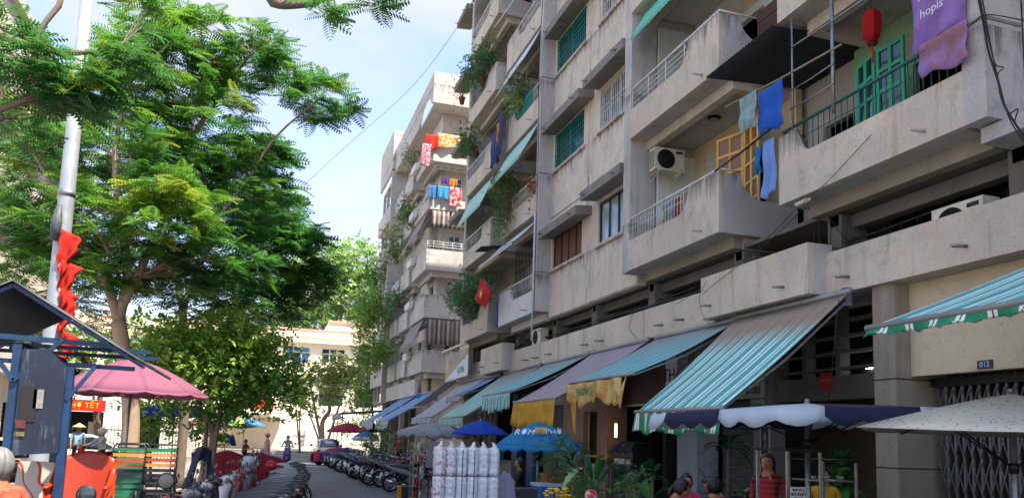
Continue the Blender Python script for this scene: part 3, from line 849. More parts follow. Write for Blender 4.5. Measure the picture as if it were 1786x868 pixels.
# far building awnings
def tilt_awn(name, label, x0, x1, ya, yb, zt, zb, mat, group=None, cat='awning'):
    q = MB()
    q.sheet(lambda a, b: (x0+(x1-x0)*b + .02*math.sin(a*23)*b, ya+(yb-ya)*a, zt+(zb-zt)*b - .03*math.sin(a*math.pi)*b), 22, 4, .008)
    q.tube([(x1, ya, zb), (x1, yb, zb)], .02, 6, 1)
    return q.build(name, [mat, M['steel']], label=label, cat=cat, group=group)
BRS = stripes('brown and grey sunblind cloth', ['#8b7a72', '#5a4540', '#a59a92', '#6b5650'], .5, 'X')
BRS2 = stripes('brown blind cloth', ['#8d7f78', '#857670'], .35, 'Y')
for i, lo in ((0, 'lowest'), (2, 'third floor')):
    u = U[i]
    zt = U[i+1]-.1 if i == 0 else u+3.3
    tilt_awn('balcony_blind', f'greyish brown blind tilted out over the {lo} balcony of the far block', 8.15, 7.55, 41.4, 45.2, zt, u+1.45 if i == 0 else u+1.9, BRS2, 'brown blinds on the far block')
    q = MB(); q.sheet(lambda a, b: (8.3+2.7*a, 41.12 - .03*math.sin(a*60), zt+(u+(1.5 if i == 0 else 2.35)-zt)*b), 60, 3, .008)
    q.build('balcony_curtain', BRS, label=f'brown striped curtain hanging across the end of the {lo} balcony of the far block', cat='curtain', group='brown blinds on the far block')
# ------------------------------------------------------------------ foliage
LEAF = {  # lit, mid and dark copies put sun and shade into leaf colour
 'fern_lit': leafmat('feathery leaf lit tone', '#437d22', '#7aa838', transl=.42),
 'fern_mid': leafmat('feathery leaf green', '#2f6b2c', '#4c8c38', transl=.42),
 'fern_dark': leafmat('feathery leaf shade tone', '#1f5a2e', '#35783c', transl=.42),
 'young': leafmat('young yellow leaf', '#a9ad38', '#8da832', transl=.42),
 'broad_lit': leafmat('broad leaf lit tone', '#a3bf52', '#7fab3c'),
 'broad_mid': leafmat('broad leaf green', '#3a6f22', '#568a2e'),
 'pale': leafmat('sunlit far leaf', '#7a9658', '#9cb278'),
 'olive': leafmat('olive brown leaf', '#8a7a35', '#7f8f3a'),
 'shrub': leafmat('balcony shrub leaf', '#1d4a22', '#33662c'),
 'dry': leafmat('dry twiggy leaf', '#7a6a3c', '#4f6a2c'),
 'banana': leafmat('banana leaf', '#2c6a2a', '#4d8f3a', .6, .3),
}
BARK = concrete('tree bark', (.17, .125, .09), streaks=.6, contrast=.35, stain='#20170f')
BARK_L = concrete('pale tree bark', (.36, .25, .17), streaks=.35, contrast=.3, stain='#4a3524')
def tmpl_pinnate(pairs=9, droop=.18, ll=.27, lw=.07):
    v = []; f = []
    for i in range(pairs):
        t = .1 + .88*i/(pairs-1); z = -droop*t*t*1.0
        L = ll*(math.sin(math.pi*min(1, .22+.78*t))**.6*.95 + .1)
        for s in (-1, 1):
            b = len(v); fx = .38*L
            v += [(t, 0, z), (t+fx*.45-lw*.5, s*L*.5, z-.02), (t+fx, s*L, z-.06), (t+fx*.45+lw*.7, s*L*.5, z-.02)]
            f.append((b, b+1, b+2, b+3) if s > 0 else (b+3, b+2, b+1, b))
    b = len(v); v += [(0, -.007, 0), (0, .007, 0), (.55, .006, -droop*.3), (.55, -.006, -droop*.3)]; f.append((b, b+1, b+2, b+3))
    b = len(v); v += [(.55, -.006, -droop*.3), (.55, .006, -droop*.3), (1, .003, -droop), (1, -.003, -droop)]; f.append((b, b+1, b+2, b+3))
    return np.array(v), f
def tmpl_leaf(w=.34):
    v = [(0,0,0), (.3,-w*.8,.03), (.3,w*.8,.03), (.65,-w*.7,-.02), (.65,w*.7,-.02), (1,0,-.12), (.32,0,-.03), (.66,0,-.08)]
    f = [(0,1,6,6), (0,6,2,2), (1,3,7,6), (6,7,4,2), (3,5,7,7), (7,5,4,4)]
    f = [(0,1,6), (0,6,2), (1,3,7,6), (6,7,4,2), (3,5,7), (7,5,4)]
    return np.array(v), f
def tmpl_spray(n=7, seed=1, size=.36):
    """twig with several leaves"""
    r = random.Random(seed); V = []; Fc = []
    lv, lf = tmpl_leaf()
    for i in range(n):
        t = .15+.85*i/n; a = (1 if i % 2 else -1)*r.uniform(.5, 1.1); p = r.uniform(-.5, .5)
        R = np.array(Euler((r.uniform(-.6, .6), p, a)).to_matrix())
        b = len(V); V += list((lv*size*r.uniform(.7, 1.15)) @ R.T + np.array([t, 0, r.uniform(-.05, .05)]))
        Fc += [tuple(b+k for k in q) for q in lf]
    return np.array(V), Fc
T_FERN = tmpl_pinnate(); T_FERN_S = tmpl_pinnate(8, .2, .3, .085); T_LEAF = tmpl_leaf(); T_SPRAY = tmpl_spray(); T_SPRAY2 = tmpl_spray(5, 3, .42)
def foliage(name, items, tmpl, mats, parent, label=None):
    """items: (pos, azimuth, pitch, roll, size, matindex)"""
    tv, tf = tmpl; n = len(items)
    A = np.array([(p[0], p[1], p[2], az, pi, ro, s) for p, az, pi, ro, s, _ in items]); mi = np.array([i[5] for i in items])
    ca, sa = np.cos(A[:,3]), np.sin(A[:,3]); cp, sp = np.cos(A[:,4]), np.sin(A[:,4]); c_r, s_r = np.cos(A[:,5]), np.sin(A[:,5])
    x, y, z = tv[:,0], tv[:,1], tv[:,2]
    S = A[:,6][:,None]
    y1 = c_r[:,None]*y - s_r[:,None]*z; z1 = s_r[:,None]*y + c_r[:,None]*z
    x2 = cp[:,None]*x - sp[:,None]*z1; z2 = sp[:,None]*x + cp[:,None]*z1
    X = (ca[:,None]*x2 - sa[:,None]*y1)*S + A[:,0][:,None]; Yy = (sa[:,None]*x2 + ca[:,None]*y1)*S + A[:,1][:,None]; Z = z2*S + A[:,2][:,None]
    V = np.stack([X, Yy, Z], -1).reshape(-1, 3)
    off = np.array(_world(parent).translation) if parent is not None else np.zeros(3)
    V = V - off
    nv = len(tv); sizes = np.array([len(q) for q in tf]); flat = np.concatenate([np.array(q) for q in tf])
    L = (flat[None,:] + (np.arange(n)*nv)[:,None]).reshape(-1)
    tot = np.tile(sizes, n); starts = np.concatenate([[0], np.cumsum(tot)[:-1]])
    me = bpy.data.meshes.new(name)
    me.vertices.add(len(V)); me.vertices.foreach_set('co', V.astype(np.float32).ravel())
    me.loops.add(len(L)); me.loops.foreach_set('vertex_index', L.astype(np.int32))
    me.polygons.add(len(tot)); me.polygons.foreach_set('loop_start', starts.astype(np.int32)); me.polygons.foreach_set('loop_total', tot.astype(np.int32))
    me.polygons.foreach_set('material_index', np.repeat(mi, len(tf)).astype(np.int32))
    for m in mats: me.materials.append(m)
    me.update(calc_edges=True)
    o = bpy.data.objects.new(name, me); COL.objects.link(o)
    if parent is not None: o.parent = parent; WM[o.name] = _world(parent).copy()
    return tag(o, label)
def blob_points(r, c, rad, n, shell=.55):
    out = []
    while len(out) < n:
        p = Vector((r.uniform(-1,1), r.uniform(-1,1), r.uniform(-1,1)))
        if p.length > 1: continue
        if r.random() > shell + (1-shell)*p.length: continue
        out.append((Vector(c) + Vector((p.x*rad[0], p.y*rad[1], p.z*rad[2])), p))
    return out
def closest_on(paths, q):
    best = None
    for pts, r0, r1 in paths:
        for i in range(len(pts)-1):
            for t in (0, .33, .66, 1.0):
                p = pts[i].lerp(pts[i+1], t)
                d = (p-q).length + max(0, p.z-q.z+.2)*2.2
                if best is None or d < best[0]: best = (d, p, r0+(r1-r0)*(i+t)/(len(pts)-1))
    return best
def smooth_path(pts, sub=4):
    pts = [Vector(p) for p in pts]; out = []
    for i in range(len(pts)-1):
        p0 = pts[max(0, i-1)]; p1 = pts[i]; p2 = pts[i+1]; p3 = pts[min(len(pts)-1, i+2)]
        for k in range(sub):
            t = k/sub
            out.append(.5*((2*p1)+(p2-p0)*t+(2*p0-5*p1+4*p2-p3)*t*t+(3*p1-3*p2+p3-p0)*t**3))
    out.append(pts[-1]); return out
def tree(name, label, base, paths, blobs, seed, tmpl, mats, weights, size, perc, bark, group=None, mode='fern', twig=.008, twigs=True, flat=.5, young=None):
    r = random.Random(seed)
    t = thing(name, label, 'tree', base, 0, group)
    P = [(smooth_path(p), a, b) for p, a, b in paths]
    mb = MB()
    for pts, a, b in P:
        k = len(pts); mb.tube(pts, [a+(b-a)*i/(k-1) + (a*.35*math.exp(-i*1.2) if (pts[0]-Vector(base)).length < .3 else 0) for i in range(k)], 9 if a > .08 else 6)
    tr = mb.build('trunk', bark, t)
    tw = MB(); items = []
    for c, rad, n, *mw in blobs:
        ww = mw[0] if mw else weights
        for p, rel in blob_points(r, c, rad, n):
            near = closest_on(P, p)
            if twigs and near:
                q = near[1]; mid = q.lerp(p, .5) + Vector((r.uniform(-.12,.12), r.uniform(-.12,.12), r.uniform(.0,.25)))*min(1, (p-q).length*.5)
                rr = max(twig*.6, min(near[2]*.35, twig*(.7+(p-q).length*.35)))
                tw.tube([q, mid, p], [rr, rr*.65, twig*.4], 4, cap=False)
            out = math.atan2(rel.y+r.uniform(-.3,.3), rel.x+r.uniform(-.3,.3))
            mi = r.choices(range(len(mats)), ww)[0]
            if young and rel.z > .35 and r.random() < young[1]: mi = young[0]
            for k in range(perc):
                m2 = mi if r.random() < .8 else r.choices(range(len(mats)), ww)[0]
                if mode == 'fern':
                    az = out + r.uniform(-1.9, 1.9); pi = r.gauss(.0, .26)
                    s = size*r.uniform(.65, 1.2)
                    items.append((p+Vector((r.uniform(-.07,.07), r.uniform(-.07,.07), r.uniform(-.1,.1)*flat)), az, pi, r.gauss(0, .35), s, m2))
                else:
                    az = r.uniform(-math.pi, math.pi); pi = r.gauss(-.15, .55)
                    s = size*r.uniform(.6, 1.25)
                    items.append((p+Vector((r.gauss(0,1), r.gauss(0,1), r.gauss(0,.7)))*size*1.1, az, pi, r.gauss(0, .7), s, m2))
    if twigs and tw.v: tw.build('branches', bark, t)
    foliage('crown', items, tmpl, mats, t)
    return t
def B_(px, py, Y, rx, ry, n, rd=None, w=None):
    c = atY(px, py, Y); k = Y/1360
    e = [c, (rx*k, (rd if rd else (rx+ry)/2)*k, ry*k), n]
    if w: e.append(w)
    return tuple(e)
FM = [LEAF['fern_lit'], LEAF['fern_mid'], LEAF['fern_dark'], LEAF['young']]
# main feathery tree, behind the pink umbrella
Y1 = 18.0
def q_(px, py, Y=Y1): return atY(px, py, Y)
b1 = Vector((-2.5, 18, .1))
tree('feathery_tree', 'tall feathery leaved tree with pinkish trunk forking above the pink umbrella', b1,
     [([b1, q_(228,740), q_(222,660), q_(206,560)], .19, .15),
      ([q_(206,560), q_(188,500), q_(150,430), q_(100,340), q_(60,270)], .11, .03),
      ([q_(206,560), q_(222,480), q_(212,380, 17.6), q_(200,260, 17.5), q_(230,140,17.5)], .12, .03),
      ([q_(210,540), q_(245,470), q_(285,380,18.4), q_(330,250,18.6), q_(390,160,18.5), q_(440,90,18)], .10, .025),
      ([q_(240,485), q_(330,430,18.3), q_(420,330,18), q_(480,240,17.8), q_(560,170,17.5)], .06, .015),
      ([q_(214,500), q_(180,420,17.2), q_(150,380,16.8)], .05, .02)],
     [B_(280,120,17.8,115,62,60), B_(345,55,18,60,40,18,w=(6,3,0,1)), B_(440,90,17.8,48,55,26,w=(2,4,4,0)), B_(560,175,17.5,62,34,28,w=(2,4,4,0)), B_(505,130,17.8,40,26,12),  # weights set dark leaf tones on the right as painted shade
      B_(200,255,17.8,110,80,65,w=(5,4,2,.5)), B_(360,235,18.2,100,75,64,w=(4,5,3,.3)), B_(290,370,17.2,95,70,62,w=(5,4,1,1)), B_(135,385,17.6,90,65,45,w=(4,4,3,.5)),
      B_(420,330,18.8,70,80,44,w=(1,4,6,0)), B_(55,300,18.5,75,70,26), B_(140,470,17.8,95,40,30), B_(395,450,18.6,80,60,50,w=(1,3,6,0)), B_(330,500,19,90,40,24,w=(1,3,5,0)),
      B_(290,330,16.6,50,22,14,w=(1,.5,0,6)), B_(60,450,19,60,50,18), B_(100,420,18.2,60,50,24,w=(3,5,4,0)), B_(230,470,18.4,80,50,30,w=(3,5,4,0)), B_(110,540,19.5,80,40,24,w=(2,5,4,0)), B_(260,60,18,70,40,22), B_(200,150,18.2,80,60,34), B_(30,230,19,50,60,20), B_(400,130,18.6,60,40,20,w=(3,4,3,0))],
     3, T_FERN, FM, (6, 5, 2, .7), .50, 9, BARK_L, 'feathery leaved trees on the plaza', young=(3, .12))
b2 = Vector((-2.05, 24, .1))
Y2 = 24.0
tree('feathery_tree', 'dark feathery tree with straight grey trunk behind the stacked deck chairs', b2,
     [([b2, atY(320,740,Y2), atY(322,640,Y2), atY(318,540,Y2)], .14, .12),
      ([atY(318,540,Y2), atY(360,440,Y2), atY(430,360,Y2), atY(470,260,Y2)], .10, .03),
      ([atY(318,540,Y2), atY(300,420,Y2), atY(290,300,Y2), atY(300,200,Y2)], .10, .03),
      ([atY(325,520,Y2), atY(420,470,Y2), atY(500,430,Y2)], .06, .02)],
     [B_(480,440,Y2,75,80,66,w=(1,4,6,0)), B_(450,310,Y2,60,80,44,w=(1,3,6,0)), B_(520,500,Y2,45,45,20,w=(1,4,6,0)), B_(330,300,25,120,90,60,w=(1,4,5,0)), B_(240,420,25,130,90,50,w=(1,4,4,0)),  # mostly dark leaf tone, shade painted into this crown
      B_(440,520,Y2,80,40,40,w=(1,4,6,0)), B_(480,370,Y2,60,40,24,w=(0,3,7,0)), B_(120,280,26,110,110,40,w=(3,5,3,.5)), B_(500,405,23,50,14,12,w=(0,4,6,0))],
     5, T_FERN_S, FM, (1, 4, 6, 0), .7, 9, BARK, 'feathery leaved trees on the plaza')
# near tree whose trunk is left of the frame, limbs reach over the street
b3 = Vector((-6.2, 8.5, .1)); Y3 = 8.8
def p3(px, py, Y=Y3): return atY(px, py, Y)
tree('feathery_tree', 'near feathery tree leaning in from the left edge with dark limbs overhead', b3,
     [([b3, Vector((-6.1, 8.5, 3)), Vector((-5.6, 8.6, 4.6)), Vector((-4.6, 8.7, 5.8))], .24, .13),
      ([Vector((-5.6, 8.6, 4.8)), p3(-70,30), p3(0,62), p3(75,86), p3(150,92), p3(214,76)], .07, .02),
      ([Vector((-4.6, 8.7, 5.8)), p3(84,-30), p3(66,60), p3(57,115), p3(62,165)], .035, .018),
      ([Vector((-5.7, 8.6, 4.3)), p3(-60,215), p3(0,192), p3(45,174), p3(92,154)], .05, .022),
      ([Vector((-4.6, 8.7, 5.8)), Vector((-3, 8.9, 7.2)), p3(430,-30), p3(475,4), p3(520,8), p3(560,0), p3(640,-40)], .09, .025)],
     [B_(60,100,Y3,70,18,13), B_(130,150,Y3,60,24,18), B_(40,145,Y3,60,34,16), B_(225,115,Y3,36,20,7), B_(150,185,9.2,26,22,6), B_(10,50,9.2,40,36,8), B_(250,18,9.4,34,18,6,None,(3,4,3,.6)),
      B_(20,215,9.5,30,25,4), B_(556,24,Y3,34,8,4), B_(648,4,Y3,24,7,3)],
     9, T_FERN, FM, (.3, 2, 8, .3), .34, 8, BARK, 'feathery leaved trees on the plaza')  # dark leaf tone dominates, painting this crown as shaded
# broad leaved small tree beside the parked motorbikes
b4 = Vector((-1.15, 20, .1)); Y4 = 20.0
tree('broadleaf_tree', 'low round broad leaved tree with twisted stems beside the parked motorbikes', b4,
     [([b4, atY(372,760,Y4), atY(360,720,Y4), atY(385,660,Y4), atY(400,600,Y4)], .09, .03),
      ([b4+Vector((.15,.1,0)), atY(378,750,19.9), atY(395,700,19.8), atY(450,660,Y4), atY(500,680,Y4)], .07, .02),
      ([b4+Vector((-.1,0,0)), atY(360,750,Y4), atY(340,690,Y4), atY(300,640,Y4)], .06, .02)],
     [B_(325,635,19.4,66,40,46,w=(8,3)), B_(400,590,19.8,60,46,46,w=(9,2)), B_(305,592,19.8,50,26,22,w=(7,3)), B_(445,650,20,62,44,38,w=(3,5)), B_(505,690,19.8,30,26,9), B_(285,660,20,34,34,14), B_(380,690,20.2,60,34,24,w=(1,5)), B_(440,600,20,38,24,12,w=(4,4)),  # lit leaf tone weighted to top and left as painted sunlight
      B_(370,745,20.3,32,18,5)],
     13, T_SPRAY2, [LEAF['broad_lit'], LEAF['broad_mid']], (5, 5), .30, 17, BARK, mode='spray')
b5 = Vector((-3.1, 27, .1))
tree('shrub_tree', 'small sunlit leafy sapling between the two trunks under the blue umbrella', b5, [([b5, atY(262,760,27), atY(258,720,27), atY(275,705,27)], .05, .02)],
     [B_(272,730,27,34,26,22)], 17, T_SPRAY2, [LEAF['broad_lit'], LEAF['broad_mid']], (8, 2), .34, 10, BARK, mode='spray')
# far trees
def fartree(label, px, Y, top, paths, blobs, seed, mats, ww, size, perc=7, group='trees behind the yellow building', name='spreading_tree', tm=None, bark=None):
    b = atY(px, 760, Y); b.z = .1
    P = [([atY(a, c, Y) if k else b for k, (a, c) in enumerate(p)], r0, r1) for p, r0, r1 in paths]
    return tree(name, label, b, P, [B_(*q) for q in blobs], seed, tm or T_SPRAY, mats, ww, size, perc, bark or BARK, group, mode='spray', twig=.04)
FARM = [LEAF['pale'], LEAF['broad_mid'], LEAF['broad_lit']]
fartree('tall pale sunlit tree with open branching rising behind the yellow building', 570, 96, 0,
        [([(570,760),(570,600),(568,560)], .5, .4), ([(568,575),(590,530),(640,480),(655,450)], .3, .1), ([(568,575),(560,500),(545,460)], .28, .1), ([(570,565),(600,500),(590,450)], .25, .08)],
        [(560,470,96,55,38,44), (625,470,96,50,34,40), (590,520,96,70,35,40), (660,510,96,40,45,34), (540,540,96,35,35,20), (600,445,96,45,18,18)], 21, FARM, (6, 2, 2), 1.5, 8)
fartree('rounded green tree behind the roof of the yellow building beside the far block', 690, 90, 0,
        [([(690,760),(690,600),(680,560)], .4, .2)], [(670,570,90,40,40,40), (650,540,90,30,30,16), (700,540,90,30,50,24)], 23, FARM, (3, 5, 2), 1.3, 8)
fartree('hazy green tree behind the yellow building next to the dark feathery crown', 520, 100, 0,
        [([(520,760),(520,620),(515,560)], .4, .2)], [(520,545,100,40,45,44), (470,580,100,40,40,24)], 24, FARM, (5, 3, 3), 1.4, 8)
fartree('flat topped brownish tree with pale crooked trunk in front of the yellow building', 566, 66, 0,
        [([(566,760),(562,738),(575,715),(572,690),(590,665)], .22, .08), ([(572,700),(545,690),(540,665),(556,650)], .12, .05), ([(572,690),(610,660),(640,650)], .10, .04), ([(562,738),(540,722),(528,700)], .08, .04)],
        [(600,645,66,55,16,44), (565,660,66,36,22,26), (640,650,66,34,20,22), (560,690,66,26,18,10)], 27, [LEAF['olive'], LEAF['dry'], LEAF['pale']], (6, 3, 2), .7, 9, group='trees in front of the yellow building', bark=BARK_L)
fartree('bright green leafy tree beside the red umbrella at the street end', 648, 62, 0,
        [([(652,760),(650,720),(645,690)], .12, .06)], [(648,675,62,32,26,30), (625,700,62,26,24,14), (620,735,62,18,16,8)], 29, [LEAF['broad_mid'], LEAF['broad_lit']], (6, 4), .6, 9, group='trees in front of the yellow building')
fartree('thin yellow green tree with twin stems behind the far rider', 525, 67, 0,
        [([(517,760),(517,720),(515,690)], .07, .04), ([(523,760),(523,720),(528,695)], .06, .04)], [(515,685,67,28,16,10), (532,678,67,20,18,7), (505,700,67,20,10,4)], 31, [LEAF['broad_lit'], LEAF['young']], (5, 4), .55, 6, group='trees in front of the yellow building')
fartree('dark leafy tree behind the plaza railings at the left', 175, 38, 0,
        [([(178,790),(172,720),(180,650)], .14, .1), ([(180,700),(160,640)], .08, .04)], [(150,610,38,70,40,30), (60,560,38,70,50,24), (260,600,38,60,30,20), (30,480,38,50,50,18)], 33, [LEAF['broad_mid'], LEAF['broad_lit'], LEAF['fern_mid']], (5, 3, 3), .6, 8, group='trees along the plaza railings', name='leafy_tree')
# climbers and plants on balconies
def bplant(label, x, y, z, rx, ry, rz, n, mats, ww, size=.17, seed=1, per=9, pot=True, hang=0, cat='plant', group='plants on the balconies'):
    r = random.Random(seed)
    t = thing('balcony_plant', label, cat, (x, y, z), 0, group)
    if pot:
        mb = MB(); mb.lathe([(.10,-.30),(.14,-.05),(.16,-.03),(.16,.0),(.12,.0)], (x+.2, y, z-.05), 12); mb.build('pot', pbr('clay pot', '#7a4a34', .8), t)
    items = []; st = MB(); base = Vector((x+.2, y, z-.1))
    for p, rel in blob_points(r, (x, y, z+rz*.5-hang), (rx, ry, rz), n, .7):
        st.tube([base, base.lerp(p, .5)+Vector((0,0,.1)), p], [.012, .008, .004], 4, cap=False)
        mi = r.choices(range(len(mats)), ww)[0]
        for k in range(per):
            items.append((p+Vector((r.gauss(0,1), r.gauss(0,1), r.gauss(0,1)))*size, r.uniform(-3.1,3.1), r.gauss(-.2,.5), r.gauss(0,.7), size*r.uniform(.7,1.3), mi if r.random() < .8 else r.randrange(len(mats))))
    st.build('stems', BARK, t)
    foliage('leaves', items, T_SPRAY2, mats, t)
    return t
SH = [LEAF['shrub'], LEAF['fern_dark'], LEAF['broad_mid']]
bplant('big dark bushy shrub bulging from the first floor balcony beside the red flag', 7.9, 30.6, 7.2, .75, 1.7, .85, 90, SH, (5, 5, 1), .2, 41, 12)
bplant('dark shrub spreading over the highest visible balcony edge at the block end', 7.85, 30.4, 17.0, .6, 1.6, .8, 70, SH, (5, 5, 1), .2, 42, 11)
bplant('thin bare flowering twigs at the corner beyond the high dark shrub', 7.6, 33.0, 17.1, .5, .9, .7, 16, [LEAF['dry'], LEAF['shrub']], (6, 2), .14, 43, 5)
bplant('round green shrub on the second last balcony above the blue trousers', 7.85, 31.2, 14.0, .5, .9, .55, 44, SH, (5, 3, 3), .17, 44, 11)
bplant('long tangle of creeper with white blossom hanging down two floors beside the striped awning', 7.85, 26.0, 10.2, .35, .8, 1.3, 70, [LEAF['dry'], LEAF['broad_mid'], LEAF['shrub']], (5, 3, 3), .16, 45, 11, hang=.7)
bplant('green potted fern tree behind the teal balcony bars under the white awning', 7.95, 25.2, 13.7, .4, .7, .6, 34, [LEAF['broad_mid'], LEAF['broad_lit']], (5, 3), .16, 46, 11)
bplant('loose flowering shrub under the roof of the far block', 7.9, 46.0, 18.2, .6, 1.3, 1.2, 30, [LEAF['dry'], LEAF['shrub']], (4, 4), .2, 47, 7)
bplant('dense shrub beside the blue towels on the far block', 7.8, 46.4, 14.9, .6, 1.3, .9, 40, SH, (4, 4, 3), .22, 48, 9)
bplant('tall shrub with yellow flowers at mid height of the far block', 7.7, 50.0, 13.2, .6, 1.6, 1.5, 54, [LEAF['broad_mid'], LEAF['young'], LEAF['shrub']], (4, 2, 3), .24, 49, 9)
bplant('dark potted palm on a small balcony of the far block', 7.8, 49.0, 10.2, .5, .8, .5, 20, SH, (5, 4, 1), .24, 50, 9)
bplant('dark shrub at the outer corner of the far block above the yellow creeper', 7.3, 57.0, 13.0, .8, 1.8, 1.3, 40, SH, (5, 3, 3), .3, 54, 9)
bplant('large yellow flowering creeper hanging from the upper far block', 6.8, 53.5, 9.6, 1.4, 2.2, 1.7, 130, [LEAF['broad_mid'], LEAF['broad_lit'], LEAF['young']], (6, 4, 1.2), .32, 51, 11, hang=.4)
bplant('lower yellow flowering creeper above the blue stall roof on the far block', 6.9, 51.5, 6.5, 1.2, 2.0, 1.2, 90, [LEAF['broad_mid'], LEAF['broad_lit'], LEAF['young']], (6, 3, 1.2), .3, 52, 11)
# ------------------------------------------------------------------ awnings over the shops
STR_T = stripes('teal awning canvas', ['#46a39a', '#46a39a', '#dfe8e6', '#74bdb6', '#eef0ee'], .34, 'Y', widths=[.38, .1, .12, .26, .14], fade=(1.30, 1.72, '#8f745e'), dirt='#6f8f88')
STR_T2 = stripes('dusty teal awning canvas', ['#4d9a9c', '#86b9b9', '#c9d8d6', '#5aa3a4'], .25, 'Y', widths=[.5, .2, .1, .2], dirt='#77807c', fade=(.7, 1.6, '#8b8078'))
STR_G = stripes('green and white valance', ['#157a52', '#e5e2d8', '#3a3d3a', '#e5e2d8', '#1d8a5c'], .30, 'Y', widths=[.45, .12, .05, .14, .24])
STR_L = stripes('lilac brown awning canvas', ['#8f8287', '#a99ca0', '#6b5f63', '#b6abae'], .16, 'Y', widths=[.4, .25, .15, .2], dirt='#6d6462')
STR_TG = stripes('pale green valance', ['#3f8f80', '#a7cfc4'], .16, 'Y', dirt='#6b8a7c')
YEL = cloth('worn yellow tarp', '#e3b43a', .35, col2='#d6a02a', scale=3)
YEL2 = cloth('printed yellow tarp', '#e6cc84', .35, col2='#d29a52', scale=4)
GREYC = stripes('faded grey awning', ['#8d9296', '#9ea3a6'], .4, 'Y', dirt='#6b6a66')
BLUEG = stripes('blue grey awning', ['#5a7ea5', '#7d9cbd', '#4d6f96'], .8, 'Y', dirt='#7b8790')
TEALG = stripes('pale green awning', ['#7fb0a6', '#a9cbc2', '#6fa39a'], .3, 'Y', dirt='#7c8a83', fade=(1.2, 1.8, '#8b7f76'))
BLKC = cloth('black shade net', '#17181a', .05)
AWT = pbr('awning tube', '#8f8f8c', .5, .4)
def awning(label, y0, y1, xb, zb, xf, zf, mat, valance=None, vh=.3, vmat=None, sag=.05, wave=.5, arms=True, skew=0.0, group='sloping awnings over the shops', y0f=None, y1f=None, roller='#8f8f8c'):
    t = thing('shop_awning', label, 'awning', (xb, (y0+y1)/2, zf-.3), 0, group)
    y0f = y0 if y0f is None else y0f; y1f = y1 if y1f is None else y1f
    r = random.Random(int(y0*100)); ph = r.uniform(0, 6)
    mb = MB()
    def fn(a, b):
        y = (y0+(y1-y0)*a)*(1-b) + (y0f+(y1f-y0f)*a)*b
        return (xb+(xf-xb)*b, y, zb+(zf-zb)*b - sag*math.sin(b*math.pi)*(1+.35*math.sin(a*9+ph)) + .012*math.sin(a*31+ph)*b)
    mb.sheet(fn, 30, 10, .006); mb.build('canopy', mat, t)
    mb = MB(); mb.tube([(xf, y0f-.04, zf), (xf, y1f+.04, zf)], .035, 10); mb.build('front_bar', AWT, t)
    mb = MB(); mb.tube([(xb, y0-.05, zb+.03), (xb, y1+.05, zb+.03)], .05, 10); mb.build('roller', AWT, t)
    if arms:
        for y, yf in ((y0+.06, y0f+.06), (y1-.06, y1f-.06)):
            mb = MB(); k = Vector((xb+(xf-xb)*.5, (y+yf)/2, zb+(zf-zb)*.5-.16))
            mb.beam((xb, y, zb-.12), k, .045, .03); mb.beam(k, (xf+.03, yf, zf-.02), .04, .03); mb.box(xb-.03, xb+.08, y-.05, y+.05, zb-.18, zb+.1)
            mb.build('arm', M['steel'], t)
    if valance:
        mb = MB()
        def fv(a, b):
            y = y0f+(y1f-y0f)*a
            d = vh*(1+.10*math.sin(a*17+ph)*b)
            return (xf-.02 - .05*b*math.sin(a*26+ph)-.03*b, y, zf-.02-d*b + (.045*abs(math.sin(a*math.pi*max(3, int((y1-y0)/.3)))) if b > .99 and wave else 0))
        mb.sheet(fv, 60, 4, .005); mb.build('valance', vmat, t)
    return t
awning('teal and white striped awning cut off by the right edge, fully rolled out', 2.6, 6.42, 8.35, 4.0, 5.9, 3.04, STR_T, True, .1, STR_G, arms=True, sag=.02)
awning('large teal striped awning with brown dust on top and green striped valance', 9.45, 12.4, 8.3, 4.12, 6.15, 2.32, STR_T, True, .36, STR_G, sag=.04, y0f=9.5, y1f=12.1)
awning('dusty teal awning with a printed yellow tarp tied under its edge', 12.5, 15.6, 8.4, 4.12, 6.2, 3.0, STR_T2, False, y0f=12.35, y1f=15.25)
awning('lilac striped awning with a long plain yellow tarp hanging from its edge', 16.0, 19.2, 8.4, 4.12, 6.2, 2.72, STR_L, True, .62, YEL, y0f=16.1, y1f=19.05, wave=0)
awning('teal awning carrying a pale green ruffled valance beside the yellow tarp', 19.4, 22.8, 8.4, 4.12, 6.2, 3.02, STR_T2, True, .5, STR_TG, y0f=19.35, y1f=22.05)
awning('long pale green awning sloping down above the small blue umbrella', 23.2, 27.0, 8.4, 4.12, 6.3, 2.45, TEALG, True, .3, STR_TG, y0f=24.7, y1f=28.2)
awning('narrow white and blue awning above the grey one beside the coffee banner', 27.6, 29.6, 8.4, 4.1, 6.9, 3.3, BLUEG, True, .22, GREYC)
awning('faded grey awning with torn edge behind the plastic bag stack', 29.5, 33.5, 8.4, 4.15, 6.3, 2.52, GREYC, True, .25, GREYC)
awning('black net shade stretched at the corner of the near block', 34.4, 37.5, 8.6, 4.4, 6.9, 3.1, BLKC, False, arms=False)
awning('blue grey awning nearest the black net over the far shops', 38.0, 42.2, 8.3, 4.0, 6.0, 2.5, BLUEG, True, .45, GREYC, wave=0)
awning('second blue grey awning with white flap at the far shops', 42.6, 47.5, 8.2, 4.0, 5.9, 2.5, BLUEG, True, .45, GREYC, wave=0)
mb = MB(); mb.sheet(lambda a, b: (4.9+3.4*b, 50+6*a, 3.05+.35*b+.03*math.sin(a*50)), 60, 3, .02)
mb.sheet(lambda a, b: (4.88, 50+6*a, 3.02-.35*b), 10, 2, .02)
for y in (50.2, 53, 55.8): mb.tube([(5.0, y, 0), (5.0, y, 3.0)], .03, 6, 1)
mb.build('stall_roof', [pbr('blue grey sheet roof', '#5d7f8c', .6, var=.3, dirt='#8a8a80'), M['darksteel']], label='flat blue grey corrugated stall roof at the far shops', cat='stall')
